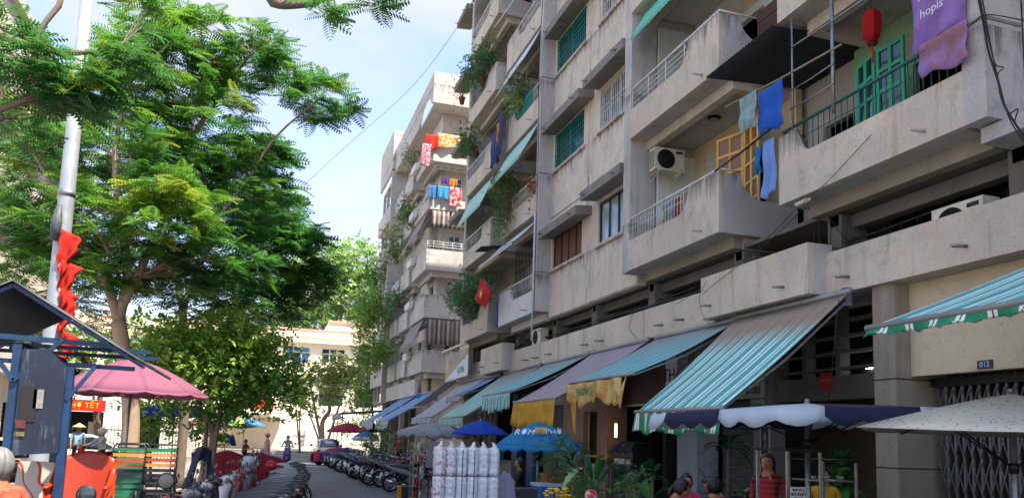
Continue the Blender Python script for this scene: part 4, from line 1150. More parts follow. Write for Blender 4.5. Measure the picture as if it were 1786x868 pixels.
# tarp tied under the dusty awning
t = thing('hanging_tarp', 'printed yellow and orange tarp bunched and knotted under the dusty teal awning', 'tarp', (6.1, 13.6, 2.3))
mb = MB(); mb.sheet(lambda a, b: (6.12-.05*math.sin(a*20), 12.65+2.5*a, 2.95-(.42+.06*math.sin(a*11)+.05*math.sin(a*29))*b), 40, 6, .006); tp = mb.build('tarp', YEL2, t)
mb = MB(); mb.sheet(lambda a, b: (6.1-.05*b, 12.42+.28*a+.05*b, 2.95-.25*a-.5*b*(.6+.4*math.sin(a*6))), 10, 8, .01); mb.build('knot', YEL2, t)
mb = MB(); mb.sheet(lambda a, b: (6.12+.05*a, 14.75+.45*a*(1-.5*b), 2.62-.75*b+.1*a), 8, 8, .006); mb.build('corner_flap', YEL, t)
text('PHƯỚC', (6.05, 14.2, 2.75), FACE_W, .22, pbr('green print', '#3f7a3a', .8), t)

# ------------------------------------------------------------------ umbrellas
def umbrella(name, label, c, r, ztop, drop, segs, mats, pole_r=.022, base_z=0, scallop=.12, valmat=None, tilt=(0, 0), square=False, group='market umbrellas', cmap=None, rot=0, ribs=True, letter=None, crot=0.0, ex=1.55):
    x, y = c
    t = thing(name, label, 'umbrella', (x, y, base_z), 0, group)
    pm = MB(); pm.tube([(x, y, base_z), (x, y, ztop+.02)], pole_r, 10); pm.ball((x, y, ztop+.03), .026, 10); pm.build('pole', M['steel'], t)
    mb = MB(); tx, ty = tilt
    def rim(a, q=1.0):
        if square:
            ca, sa = math.cos(a-crot), math.sin(a-crot); k = 1/max(abs(ca), abs(sa)); rr = r*min(k, 1.38)
        else: rr = r
        return rr*q
    n = 6
    for s in range(segs):
        a0 = rot+2*math.pi*s/segs; a1 = rot+2*math.pi*(s+1)/segs
        def fn(u, v, a0=a0, a1=a1):
            a = a0+(a1-a0)*v
            ch = 1-.045*math.sin(v*math.pi)*u if not square else 1
            rr = rim(a, u)*ch
            px, py = rr*math.cos(a), rr*math.sin(a)
            return (x+px, y+py, ztop-drop*(u**ex)-.02*math.sin(v*math.pi)*u + px*tx+py*ty)
        mb.sheet(fn, n, 5, .004, cmap[s % len(cmap)] if cmap else 0)
    mb.build('canopy', mats, t)
    if scallop:
        mb = MB()
        for s in range(segs):
            a0 = rot+2*math.pi*s/segs; a1 = rot+2*math.pi*(s+1)/segs
            def fn(u, v, a0=a0, a1=a1):
                a = a0+(a1-a0)*v; ch = 1-.045*math.sin(v*math.pi) if not square else 1
                rr = rim(a)*ch+.004; px, py = rr*math.cos(a), rr*math.sin(a)
                w = abs(math.sin(v*math.pi*(3 if square else 2)))
                return (x+px*(1+.02*u), y+py*(1+.02*u), ztop-drop-.02*math.sin(v*math.pi)+px*tx+py*ty-scallop*u*(.55+.45*w))
            mb.sheet(fn, 2, 16, .004, cmap[s % len(cmap)] if (cmap and valmat is None) else 0)
        mb.build('valance', valmat or mats, t)
    if ribs:
        rb = MB()
        hub = Vector((x, y, ztop-drop-.28*r))
        for s in range(segs):
            a = rot+2*math.pi*s/segs
            px, py = rim(a)*math.cos(a), rim(a)*math.sin(a)
            m_ = Vector((x+px*.55, y+py*.55, ztop-drop*(.55**ex)-.02+px*.55*tx+py*.55*ty))
            rb.tube([hub, m_], .009, 5); rb.tube([(x, y, ztop-.02), m_, (x+px*.98, y+py*.98, ztop-drop-.012+px*tx+py*ty)], .008, 5)
        rb.lathe([(.04, -.05), (.045, .03), (.03, .05)], hub, 10)
        rb.build('ribs', M['darksteel'], t)
    return t
PINK = cloth('pink umbrella cloth', '#8a5268', .2, var=.08, scale=1)
umbrella('parasol', 'large domed pink parasol behind the blue kiosk', (-2.1, 14.6), 1.22, 2.93, .56, 10, [PINK], scallop=.05, ribs=False)
BLU1 = cloth('bright blue umbrella cloth', '#1547b5', .25, var=.1); BLU2 = cloth('sky blue umbrella cloth', '#2a86b8', .3, var=.12); BLU3 = cloth('dark blue umbrella cloth', '#173c55', .15, var=.2); NAVY = cloth('navy umbrella cloth', '#10173c', .1); WHT_U = cloth('white umbrella cloth', '#c9d3dd', .3, var=.08)
umbrella('parasol', 'dark blue parasol among the tree trunks behind the deck chairs', (-2.6, 27.5), 1.35, 2.62, .38, 8, [cloth('royal blue cloth', '#1f3f9a', .25)], scallop=.1)
umbrella('parasol', 'small plain royal blue parasol in front of the pale green awning', (5.6, 20), .80, 2.25, .36, 8, [BLU1], scallop=0)
un = umbrella('parasol', 'sky blue parasol printed with a bowl and letters over the drinks cart', (5.42, 15), .9, 2.14, .46, 8, [BLU2, BLU3], scallop=.13, cmap=[1, 1, 0, 0, 0, 0, 0, 1], rot=.1)
wp = pbr('white print', '#c9dde6', .7); op = pbr('orange print', '#c9a26a', .7)
text('RƠM', (4.93, 14.42, 1.93), (math.radians(48), 0, math.radians(-42)), .2, wp, un)
text('PHỞ', (5.5, 14.32, 1.95), (math.radians(48), 0, math.radians(5)), .19, wp, un)
mb = MB(); mb.sheet(lambda a, b: (5.13+.26*a, 14.36+.04*b+.03*a, 1.90+.13*b-.0*a+.05*(a-.5)**2), 6, 4, .004); mb.build('printed_bowl', op, un)
umbrella('parasol', 'blue green and yellow beach parasol at the far left stalls', (-.75, 46), 1.15, 2.50, .42, 8, [cloth('pale blue cloth', '#4f8fb8', .3), cloth('lime cloth', '#9ab84a', .3)], cmap=[0, 0, 1, 0, 0, 1, 0, 0], scallop=.1)
umbrella('parasol', 'square brownish pink parasol behind the beach parasol', (-1.75, 48), 1.45, 2.75, .62, 4, [cloth('dusty rose cloth', '#a3676a', .3)], scallop=.2, square=True, rot=.2)
umbrella('parasol', 'dull pink parasol far left beside the square one', (-3.3, 50), 1.2, 2.4, .4, 8, [cloth('old rose cloth', '#9a5f5f', .3)], scallop=.15)
umbrella('parasol', 'crimson parasol at the far right shops', (5.35, 50), 1.25, 2.45, .5, 8, [cloth('crimson cloth', '#a32a45', .3)], scallop=.1)
umbrella('parasol', 'second crimson parasol tucked under the blue grey awning', (6.4, 46), 1.0, 2.4, .4, 8, [cloth('dark red cloth', '#8a2440', .3)], scallop=.1)
umbrella('parasol', 'small blue and white parasol beside the crimson parasol', (5.75, 44), .7, 1.95, .3, 8, [cloth('cornflower cloth', '#3f6fb0', .3)], valmat=WHT_U, scallop=.25)
NVM = [NAVY, WHT_U]
umbrella('parasol', 'wide navy parasol with white scalloped panels over the food cart', (5.58, 7.0), 1.24, 2.27, .08, 8, NVM, square=True, cmap=[1, 0, 1, 0, 1, 0, 1, 0], scallop=.17, rot=math.radians(12), pole_r=.03, tilt=(.035, -.01), ex=1.2)
m_, nt_, p_ = _new('speckled off white parasol cloth')
v_ = nt_.nodes.new('ShaderNodeTexCoord').outputs['Object']
vo = nt_.nodes.new('ShaderNodeTexVoronoi'); vo.inputs['Scale'].default_value = 12; mp_ = nt_.nodes.new('ShaderNodeMapping'); mp_.inputs['Scale'].default_value = (1, 2.6, 1); mp_.inputs['Rotation'].default_value = (0, 0, .6)
nt_.links.new(v_, mp_.inputs['Vector']); nt_.links.new(mp_.outputs[0], vo.inputs['Vector'])
nn_ = _noise(nt_, 2, 4, .6, v_)
c_ = _mix(nt_, C('#cfc8b2'), C('#b5ae9a'), nn_.outputs['Fac'])
nt_.links.new(_mix(nt_, c_, C('#4e5048'), _ramp(nt_, vo.outputs['Distance'], .24, .16)), p_.inputs['Base Color']); p_.inputs['Roughness'].default_value = .85
M['speckle'] = m_
umbrella('parasol', 'cream parasol with a small dark leaf print at the right edge', (6.66, 5.5), 1.16, 2.36, .36, 4, [m_], scallop=.0, rot=math.radians(-8), pole_r=.03, square=True, crot=math.radians(127), ex=1.12)
umbrella('parasol', 'torn grey stall parasol behind the bag stack', (5.75, 26.5), 1.25, 2.25, .3, 8, [cloth('grey parasol cloth', '#a3a8ab', .2)], scallop=.22)
# ------------------------------------------------------------------ motorbikes
PAINT = objcol('vehicle paint')
TYRE, SEATM, CHR, ENG = M['rubber'], pbr('seat vinyl', '#3d444e', .34, var=.3, scale=7), M['chrome'], pbr('engine grey', '#5b5d60', .45, .6, var=.3, scale=12)
LENSW = glass('clear lamp lens', '#c9cfd2', .1); LENSR = pbr('red lamp lens', '#5f1015', .25); LENSO = pbr('orange lamp lens', '#d2651a', .2)
MIRG = glass('mirror glass', '#a9b0a0', .05); PLATE = pbr('white number plate', '#c9c9c2', .6)
def wheel(root, x, R, kind):
    a = math.radians
    mb = MB(); prof = []
    w = .045 if kind == 'm' else .055
    n = 28
    for i in range(n):
        th = 2*math.pi*i/n
        for j in range(8):
            ph = 2*math.pi*j/8; rr = R-w*.9+w*.9*math.cos(ph)
            prof.append((x+rr*math.cos(th), w*.8*math.sin(ph), R+rr*math.sin(th)))
    fs = [(i*8+j, i*8+(j+1)%8, ((i+1)%n)*8+(j+1)%8, ((i+1)%n)*8+j) for i in range(n) for j in range(8)]
    mb.add(prof, fs, 0, True); wh = mb.build('wheel', TYRE, root, w=False)
    mb = MB(); Rr = R-w*1.7
    ring = [(x+Rr*math.cos(2*math.pi*i/24), 0, R+Rr*math.sin(2*math.pi*i/24)) for i in range(25)]
    mb.tube(ring, .014, 6, 0, cap=False)
    mb.tube([(x, -.06, R), (x, .06, R)], .035, 10)
    k = 5 if kind == 's' else 14
    for i in range(k):
        th = 2*math.pi*i/k
        mb.tube([(x, 0, R), (x+Rr*math.cos(th), 0, R+Rr*math.sin(th))], .014 if kind == 's' else .004, 5)
    if kind == 'm': mb.tube([(x, .03, R), (x, .036, R)], .085, 14)
    mb.build('rim', CHR if kind == 'm' else ENG, wh, w=False)
def mirrors(root, x, z, y=.33, r=(.016, .052, .036), rise=.13):
    for s in (-1, 1):
        mb = MB(); mb.tube([(x, s*y*.62, z), (x+.03, s*y*.85, z+rise*.7), (x-.0, s*(y+.05), z+rise)], .006, 5, 0)
        mb.ball((x, s*(y+.06), z+rise+.03), 1, 14, 0, (r[0], r[1], r[2]))
        mi = mb.build('mirror', M['plastic_black'], root, w=False)
        mb = MB(); mb.ball((x-.012, s*(y+.06), z+rise+.03), 1, 14, 0, (r[0]*.6, r[1]*.88, r[2]*.86)); mb.build('mirror_glass', MIRG, mi, w=False)
def make_bike(kind, label):
    """local +X is forward, origin on the ground between the wheels"""
    t = thing('motorbike' if kind == 'm' else 'scooter', label, 'motorbike')
    R = .285 if kind == 'm' else .235
    xr, xf = -.62, .62
    wheel(t, xr, R, kind); wheel(t, xf, R, kind)
    bd = MB()
    if kind == 'm':      # slim underbone body
        bd.loft([(-.88, 0, .86, .02, .012), (-.80, 0, .84, .06, .04), (-.6, 0, .76, .105, .085), (-.3, 0, .68, .12, .10), (-.05, 0, .60, .10, .10), (.1, 0, .52, .07, .08)], 14, 0, 'X')
        bd.loft([(.02, 0, .50, .05, .09), (.18, 0, .48, .055, .06), (.3, 0, .58, .06, .08), (.38, 0, .76, .05, .08), (.42, 0, .86, .05, .06)], 12, 0, 'X')
        for s in (-1, 1):
            bd.add([(.30, s*.06, .84), (.47, s*.13, .80), (.42, s*.20, .62), (.34, s*.17, .42), (.22, s*.10, .34), (.27, s*.05, .55),
                    (.28, s*.05, .84), (.45, s*.12, .80), (.40, s*.19, .62), (.32, s*.16, .42), (.20, s*.09, .34), (.25, s*.04, .55)],
                   [(0,1,2,5), (5,2,3,4), (6,11,8,7), (11,10,9,8), (0,6,7,1), (1,7,8,2), (2,8,9,3), (3,9,10,4), (4,10,11,5), (5,11,6,0)], 0, True)
    else:                # fuller scooter body with floor board
        bd.loft([(-.86, 0, .80, .03, .02), (-.78, 0, .77, .09, .06), (-.6, 0, .66, .15, .15), (-.35, 0, .58, .17, .20), (-.12, 0, .50, .15, .22), (-.04, 0, .44, .12, .20)], 14, 0, 'X')
        bd.loft([(-.1, 0, .30, .15, .05), (.2, 0, .28, .16, .045), (.32, 0, .32, .16, .07)], 12, 0, 'X')
        bd.loft([(.28, .36, 0, .055, .17), (.36, .40, 0, .05, .19), (.6, .40, 0, .07, .21), (.8, .38, 0, .09, .17), (.95, .36, 0, .09, .10)], 14, 0, 'Z')
    # handlebar cowl
    bd.loft([(.24, 0, .99, .05, .03), (.32, 0, 1.0, .12, .055), (.40, 0, .985, .12, .06), (.47, 0, .96, .07, .04)], 14, 0, 'X')
    # front mudguard
    bd.sheet(lambda u, v: (xf+(R+.035)*math.cos(math.radians(25+130*u)), (v-.5)*.11, R+(R+.035)*math.sin(math.radians(25+130*u))-.05*abs(v-.5)), 12, 4, .008)
    b = bd.build('body', PAINT, t, w=False)
    mb = MB(); mb.loft([(-.72, 0, .86, .07, .02), (-.6, 0, .855, .11, .035), (-.35, 0, .82, .125, .045), (-.1, 0, .785, .11, .045), (.02, 0, .76, .07, .03)] if kind == 'm' else
                       [(-.74, 0, .85, .08, .02), (-.6, 0, .845, .14, .04), (-.3, 0, .81, .15, .05), (-.08, 0, .78, .13, .05), (.0, 0, .74, .08, .03)], 14, 0, 'X')
    mb.build('seat', SEATM, t, w=False)
    mb = MB(); mb.tube([(-.88, -.11, .87), (-.78, -.12, .90), (-.58, -.13, .86)], .013, 6); mb.tube([(-.88, .11, .87), (-.78, .12, .90), (-.58, .13, .86)], .013, 6); mb.tube([(-.88, -.11, .87), (-.92, 0, .875), (-.88, .11, .87)], .013, 6)
    mb.build('grab_rail', ENG, t, w=False)
    mb = MB(); mb.tube([(.30, -.35, .99), (.36, -.2, 1.02), (.38, 0, 1.02), (.36, .2, 1.02), (.30, .35, .99)], .013, 8)
    hb = mb.build('handlebar', ENG, t, w=False)
    for s in (-1, 1): mb = MB(); mb.tube([(.335, s*.24, 1.005), (.295, s*.36, .985)], .02, 8); mb.tube([(.37, s*.2, 1.0), (.38, s*.34, .965)], .006, 5); mb.build('grip', M['plastic_black'], hb, w=False)
    mirrors(t, .33, 1.02)
    mb = MB()
    for s in (-1, 1): mb.tube([(.40, s*.07, .90), (xf, s*.075, R)], .02, 7)
    mb.build('fork', ENG, t, w=False)
    mb = MB()
    for s in (-1, 1): mb.tube([(-.1, s*.1, R+.06), (xr, s*.085, R)], .022, 6); mb.tube([(xr+.02, s*.1, R), (-.5, s*.11, .68)], .024, 8)
    mb.loft([(-.15, 0, .32, .06, .06), (-.05, 0, .33, .10, .10), (.12, 0, .34, .10, .11), (.24, 0, .36, .06, .07)], 12, 0, 'X')
    mb.tube([(-.02, .1, .24), (-.08, .22, .0)], .01, 5); mb.tube([(.0, -.2, .27), (.0, .2, .27)], .014, 6)
    mb.build('engine', ENG, t, w=False)
    mb = MB(); mb.tube([(.15, -.07, .26), (-.1, -.12, .24), (-.3, -.15, .28)], .018, 7); mb.tube([(-.3, -.15, .28), (-.55, -.16, .34), (-.82, -.16, .40)], [.03, .045, .042], 12)
    mb.build('exhaust', CHR if kind == 'm' else ENG, t, w=False)
    mb = MB(); mb.sheet(lambda u, v: (xr+(R+.04)*math.cos(math.radians(95+85*u)), (v-.5)*.13, R+.02+(R+.04)*math.sin(math.radians(95+85*u))), 8, 3, .008)
    mb.obox((-.93, 0, .48), (.01, .14, .2), (0, .35, 0)); fd = mb.build('rear_fender', M['plastic_black'], t, w=False)
    mb = MB(); mb.obox((-.945, 0, .55), (.008, .17, .13), (0, .35, 0)); mb.build('number_plate', PLATE, fd, w=False)
    mb = MB(); mb.ball((.475, 0, .965), 1, 12, 0, (.03, .075, .05)); mb.build('headlight', LENSW, t, w=False)
    mb = MB(); mb.ball((-.87, 0, .80), 1, 12, 0, (.035, .06, .035)); mb.build('tail_light', LENSR, t, w=False)
    for s in (-1, 1):
        mb = MB(); mb.ball((.44, s*.14, .93), 1, 10, 0, (.03, .035, .022)); mb.build('indicator', LENSO, t, w=False)
    return t
protoM = make_bike('m', 'x'); protoS = make_bike('s', 'y')
index_kids()
_used = set()
def put_bike(kind, x, y, rz, col, label, group, lean=.14, z=0):
    p = protoM if kind == 'm' else protoS
    if kind not in _used: _used.add(kind); o = p
    else: o = copy_tree(p)
    o.location = (x, y, z); o.rotation_euler = (lean, 0, rz)
    WM[o.name] = Matrix.Translation((x, y, z)) @ Euler((lean, 0, rz)).to_matrix().to_4x4()
    for ch in [c for c in COL.objects if c.parent is o]:
        if ch.name.split('.')[0] == 'body': ch.color = (*C(col), 1)
    tag(o, label, 'motorbike', group)
    return o
CN = [('red', '#a3161c'), ('white', '#c9cbcb'), ('black', '#15161a'), ('dark blue', '#1b2f5a'), ('silver', '#8b9096'), ('teal', '#1f6f78'), ('maroon', '#571a22'), ('grey', '#54585d')]
ORD = ['nearest', 'second', 'third', 'fourth', 'fifth', 'sixth', 'seventh', 'eighth', 'ninth', 'tenth', 'eleventh', 'twelfth', 'thirteenth', 'fourteenth', 'fifteenth', 'sixteenth', 'seventeenth', 'eighteenth', 'nineteenth', 'twentieth', 'twenty first', 'twenty second', 'twenty third', 'twenty fourth', 'twenty fifth', 'twenty sixth', 'twenty seventh', 'twenty eighth']
r = random.Random(5)
seqL = [4, 1, 7, 3, 1, 0, 4, 3, 1, 2, 3, 1, 4, 0, 7, 4, 7, 0, 2, 1, 3, 4, 2, 7, 7, 4]
def leftx(y): return float(np.interp(y, [6, 9, 12.4, 14.7, 18.5, 23, 27], [-.75, -.55, -.4, .0, .3, .33, .3]))
y = 6.6
for i, ci in enumerate(seqL):
    cn, ch = CN[ci]; kd = 's' if r.random() < .45 else 'm'
    put_bike(kd, leftx(y)+r.uniform(-.06, .06), y, math.pi + .10 + r.uniform(-.1, .1), ch,
             f'{cn} {"scooter" if kd == "s" else "motorbike"} in the left row, tail to the road, {ORD[i]}{" from the camera" if i else " to the camera"}', 'motorbikes parked tail out along the left kerb', lean=r.choice((-.13, -.1, -.15)))
    y += .70 + r.uniform(-.06, .08)
seqR = [4, 2, 7, 2, 0, 5, 2, 3, 4, 2, 7, 4, 2, 7, 3, 2, 4, 4]
y = 25.1
for i, ci in enumerate(seqR):
    cn, ch = CN[ci]; kd = 'm' if i in (0, 1, 2, 5) or r.random() < .6 else 's'
    xx = float(np.interp(y, [24.8, 28, 31, 38], [4.26, 3.95, 3.88, 3.7])) + .62
    put_bike(kd, xx+r.uniform(-.16, .16), y, .15 + r.uniform(-.28, .28), ch,
             f'{cn} {"scooter" if kd == "s" else "motorbike"} in the right row, rear to the road, {ORD[i]}{" from the camera" if i else " to the camera"}', 'motorbikes parked along the right kerb', lean=r.choice((.13, .16)))
    y += .84 + r.uniform(-.12, .3)
seqP = [3, 0, 1, 5, 2, 7, 3, 0]
y = 26.0
for i, ci in enumerate(seqP):
    cn, ch = CN[ci]; kd = 's' if i % 2 else 'm'
    put_bike(kd, 6.9, y, -.25+r.uniform(-.2, .2), ch, f'{cn} {"scooter" if kd == "s" else "motorbike"} up on the shop pavement behind the kerb row, {ORD[i]} along', 'motorbikes on the shop pavement', z=.12)
    y += 1.3
put_bike('s', 8.0, 12.3, 1.9, '#15161a', 'black scooter standing by the pale painted pillar behind the diners', 'motorbikes on the shop pavement', z=.12)

# ------------------------------------------------------------------ people
SKIN = pbr('skin', '#a86f4d', .55, var=.1, scale=8); HAIR = pbr('black hair', '#14100e', .5, var=.3, scale=20); GHAIR = pbr('grey hair', '#77746e', .6, var=.25, scale=20)
EYE = pbr('eye', '#161412', .2); LIP = pbr('lip', '#8a3b36', .5)
def pose(kind):
    """joints, facing +X"""
    P = dict(pel=(0,0,.92), sp=(0,0,1.08), ch=(0,0,1.27), nk=(0.0,0,1.43), hd=(.025,0,1.545), tp=(.015,0,1.63))
    for s, k in ((1, 'l'), (-1, 'r')):
        P.update({'sh'+k: (0, s*.165, 1.385), 'el'+k: (-.02, s*.22, 1.12), 'wr'+k: (.06, s*.22, .89), 'ha'+k: (.08, s*.22, .81),
                  'hp'+k: (0, s*.09, .88), 'kn'+k: (.02, s*.10, .49), 'an'+k: (-.02, s*.10, .08), 'to'+k: (.13, s*.11, .03)})
    def mv(**kw):
        for k, v in kw.items(): P[k] = v
    if kind == 'walk':
        mv(knl=(.16, .09, .52), anl=(.22, .09, .10), tol=(.36, .10, .06), knr=(-.05, -.09, .49), anr=(-.28, -.09, .14), tor=(-.16, -.1, .04), elr=(.06, -.23, 1.12), wrr=(.18, -.22, .92), har=(.22, -.22, .85), ell=(-.12, .22, 1.13), wrl=(-.14, .24, .9), hal=(-.13, .24, .82))
    if kind in ('sit', 'eat'):
        dz = -.42
        for k in list(P): P[k] = (P[k][0], P[k][1], P[k][2]+dz)
        for s, k in ((1, 'l'), (-1, 'r')):
            P['hp'+k] = (0, s*.09, .47); P['kn'+k] = (.42, s*.13, .50); P['an'+k] = (.40, s*.12, .08); P['to'+k] = (.54, s*.13, .03)
            P['el'+k] = (.10, s*.24, .74); P['wr'+k] = (.32, s*.15, .72); P['ha'+k] = (.40, s*.12, .73)
        if kind == 'eat':
            for k in ('ch', 'nk', 'hd', 'tp', 'shl', 'shr'):
                q = P[k]; P[k] = (q[0]+.14*(q[2]-.5)/.6, q[1], q[2]-.03)
            P['hd'] = (P['hd'][0]+.03, 0, P['hd'][2]-.01); P['tp'] = (P['tp'][0]+.04, 0, P['tp'][2]-.01)
    if kind == 'ride':
        for k in ('pel', 'sp', 'ch', 'nk', 'hd', 'tp', 'shl', 'shr'): P[k] = (P[k][0]-.25+.05*(P[k][2]-.9), P[k][1], P[k][2]-.09)
        for s, k in ((1, 'l'), (-1, 'r')):
            P['hp'+k] = (-.22, s*.09, .80); P['kn'+k] = (.17, s*.16, .70); P['an'+k] = (.08, s*.17, .34); P['to'+k] = (.22, s*.17, .30)
            P['el'+k] = (.0, s*.25, 1.10); P['wr'+k] = (.22, s*.30, 1.02); P['ha'+k] = (.29, s*.31, 1.0)
    if kind == 'bend':
        for k, dx, z in (('sp', .10, 1.02), ('ch', .28, 1.12), ('nk', .42, 1.16), ('hd', .52, 1.19), ('tp', .60, 1.21)): P[k] = (dx, 0, z)
        for s, k in ((1, 'l'), (-1, 'r')): P['sh'+k] = (.36, s*.17, 1.14); P['el'+k] = (.44, s*.2, .88); P['wr'+k] = (.55, s*.16, .68); P['ha'+k] = (.6, s*.15, .61)
    return P
RAD = dict(pel=(.125,.15), sp=(.105,.125), ch=(.115,.15), nk=(.058,.06), hd=(.083,.078), tp=(.062,.06), shl=.058, shr=.058, ell=.038, elr=.038, wrl=.026, wrr=.026, hal=.032, har=.032, hpl=.085, hpr=.085, knl=.056, knr=.056, anl=.038, anr=.038, tol=.036, tor=.036)
EDG = [('pel','sp'),('sp','ch'),('ch','nk'),('nk','hd'),('hd','tp'),('ch','shl'),('shl','ell'),('ell','wrl'),('wrl','hal'),('ch','shr'),('shr','elr'),('elr','wrr'),('wrr','har'),('pel','hpl'),('hpl','knl'),('knl','anl'),('anl','tol'),('pel','hpr'),('hpr','knr'),('knr','anr'),('anr','tor')]
def person(label, kind, loc, rz, shirt, trousers, hair='short', sleeve='short', group=None, scale=1.0, shoe=None, hat=None, legs='long', hairmat=None, skirt=False):
    P = pose(kind); keys = list(RAD)
    me = bpy.data.meshes.new('skeleton')
    me.from_pydata([P[k] for k in keys], [(keys.index(a), keys.index(b)) for a, b in EDG], [])
    tmp = bpy.data.objects.new('tmp', me); COL.objects.link(tmp)
    sk = tmp.modifiers.new('s', 'SKIN')
    if not me.skin_vertices: me.skin_vertices.new() if hasattr(me.skin_vertices, 'new') else None
    lay = me.skin_vertices[0].data
    for i, k in enumerate(keys):
        q = RAD[k]; lay[i].radius = q if isinstance(q, tuple) else (q, q); lay[i].use_root = (k == 'pel')
    sb = tmp.modifiers.new('b', 'SUBSURF'); sb.levels = 2; sb.render_levels = 2
    dg = bpy.context.evaluated_depsgraph_get()
    m2 = bpy.data.meshes.new_from_object(tmp.evaluated_get(dg))
    bpy.data.objects.remove(tmp); bpy.data.meshes.remove(me)
    mb = MB(); V = [v.co.copy() for v in m2.vertices]
    J = {k: Vector(P[k]) for k in keys}
    seg = []
    for a, b in EDG:
        if b in ('hd', 'tp'): c = 0
        elif (a, b) == ('ch', 'nk'): c = 'neck'
        elif b in ('ell', 'elr'): c = 1
        elif b in ('wrl', 'wrr'): c = 1 if sleeve == 'long' else 0
        elif b in ('hal', 'har'): c = 0
        elif b in ('hpl', 'hpr'): c = 2
        elif b in ('knl', 'knr'): c = 2
        elif b in ('anl', 'anr'): c = 2 if legs == 'long' else 0
        elif b in ('tol', 'tor'): c = 3
        else: c = 1
        seg.append((J[a], J[b], c))
    fm = []
    for p in m2.polygons:
        ce = p.center; best = None
        for a, b, c in seg:
            d = b-a; t = max(0, min(1, (ce-a).dot(d)/max(1e-6, d.length_squared))); q = (ce-(a+d*t)).length
            if best is None or q < best[0]: best = (q, c, t)
        c = best[1]
        if c == 'neck': c = 0 if best[2] > .62 else 1
        if c == 1 and sleeve == 'short' and False: c = 0
        fm.append(c)
    mb.v = [tuple(v) for v in V]; mb.f = [tuple(p.vertices) for p in m2.polygons]; mb.m = fm; mb.sm = [True]*len(fm)
    bpy.data.meshes.remove(m2)
    # face on the head: eyes, nose, mouth, ears
    H = J['hd']; Fd = (J['hd']-J['nk']); upv = (J['tp']-J['hd']).normalized(); fw = (Vector((1,0,0)) - upv*upv.x).normalized(); sd = Vector((0,1,0))
    def hp(f, s, u): return H + fw*f + sd*s + upv*u
    mb.loft([(0,0,0,0,0)]*0 or [(0,0,0,.001,.001),(.001,0,0,.001,.001)], 4, 0)
    mb.ball(hp(.005, 0, .02), .098, 16, 0, (1.0, .80, 1.16))
    mb.ball(hp(.10, 0, -.005), .014, 8, 0, (1.0, .8, 1.5))
    for s in (-1, 1):
        mb.ball(hp(.088, s*.032, .025), .010, 8, 4); mb.ball(hp(.0, s*.083, .01), .02, 8, 0, (.7, .4, 1.3))
    mb.ball(hp(.091, 0, -.042), .016, 8, 5, (.5, 1.3, .4))
    # hands: palm plus fingers and thumb
    for k, s in (('l', 1), ('r', -1)):
        a, b = J['wr'+k], J['ha'+k]; d = (b-a).normalized(); sdv = Vector((0, s, 0)); side = d.cross(sdv).normalized() if abs(d.dot(sdv)) < .95 else Vector((1,0,0))
        inn = -sdv
        for f, L in zip((-.028, -.010, .009, .027), (.062, .074, .070, .054)):
            r0 = b + side*f; mb.tube([r0, r0+d*L*.55+inn*.006, r0+d*L+inn*.022], [.010, .009, .007], 6, 0)
        mb.tube([a+d*.03+side*.02, b+side*.045+inn*.01-d*.01, b+side*.052+inn*.022+d*.02], [.012, .010, .008], 6, 0)
    t = thing('person', label, 'person', loc, rz, group); t.scale = (scale,)*3
    WM[t.name] = Matrix.Translation(Vector(loc)) @ Euler((0,0,rz)).to_matrix().to_4x4() @ Matrix.Scale(scale, 4)
    mb.build('body', [SKIN, shirt, trousers, shoe or M['plastic_black'], EYE, LIP], t, w=False)
    hm = hairmat or HAIR
    if hair:
        hb = MB()
        n = 16; prof = []
        def shell(th, ph, R):   # cap that leaves the face open
            return hp(-.012 + R*math.cos(ph)*math.cos(th), R*.86*math.cos(ph)*math.sin(th), .028 + R*1.14*math.sin(ph))
        def fn(u, v):
            th = -math.pi+2*math.pi*u
            lo = .42 if abs(th) < .8 else (-.15 if abs(th) < 1.35 else -.85)
            ph = lo+(math.pi/2-lo)*v; return shell(th, ph, .108)
        hb.sheet(fn, 24, 6, .012)
        if hair == 'long': hb.loft([(H.z-.28, H.x-.085, 0, .03, .06), (H.z-.15, H.x-.075, 0, .045, .085), (H.z-.02, H.x-.05, 0, .06, .088), (H.z+.05, H.x-.04, 0, .05, .08)], 12, 0, 'Z', 2)
        if hair == 'tail': hb.ball((H.x-.11, 0, H.z+.05), .03, 8); hb.tube([(H.x-.11, 0, H.z+.05), (H.x-.16, 0, H.z-.02), (H.x-.15, 0, H.z-.16)], [.022, .03, .01], 8)
        if hair == 'bun': hb.ball((H.x-.12, 0, H.z+.02), .045, 10)
        hb.build('hair', hm, t, w=False)
    if skirt:
        sk_ = MB(); pz = J['pel'].z
        sk_.loft([(pz-.55, .0, 0, .24, .26), (pz-.2, 0, 0, .18, .20), (pz+.05, 0, 0, .135, .16), (pz+.35, J['ch'].x*.8, 0, .14, .17)], 16, 0, 'Z', 2)
        sk_.build('dress', shirt, t, w=False)
    if hat:
        hh = MB()
        if hat[0] == 'cone': hh.lathe([(.22, .03), (.215, .035), (.12, .10), (.005, .175)], hp(-.01, 0, .03), 20)
        elif hat[0] == 'helmet': hh.ball(hp(-.012, 0, .045), .132, 16, 0, (1.05, .92, .95)); hh.sheet(lambda u, v: hp(.09+.07*v, (u-.5)*.17, .10-.03*v-.1*(u-.5)**2), 8, 3, .006)
        elif hat[0] == 'cap': hh.ball(hp(-.012, 0, .06), .118, 14, 0, (1.05, .92, .9)); hh.sheet(lambda u, v: hp(.09+.08*v, (u-.5)*.15, .08-.02*v-.1*(u-.5)**2), 8, 3, .006)
        elif hat[0] == 'mask': hh.ball(hp(.055, 0, -.03), .055, 12, 0, (.85, 1.15, .9))
        hh.build({'cone': 'conical_hat', 'helmet': 'helmet', 'cap': 'cap', 'mask': 'face_mask'}[hat[0]], hat[1], t, w=False)
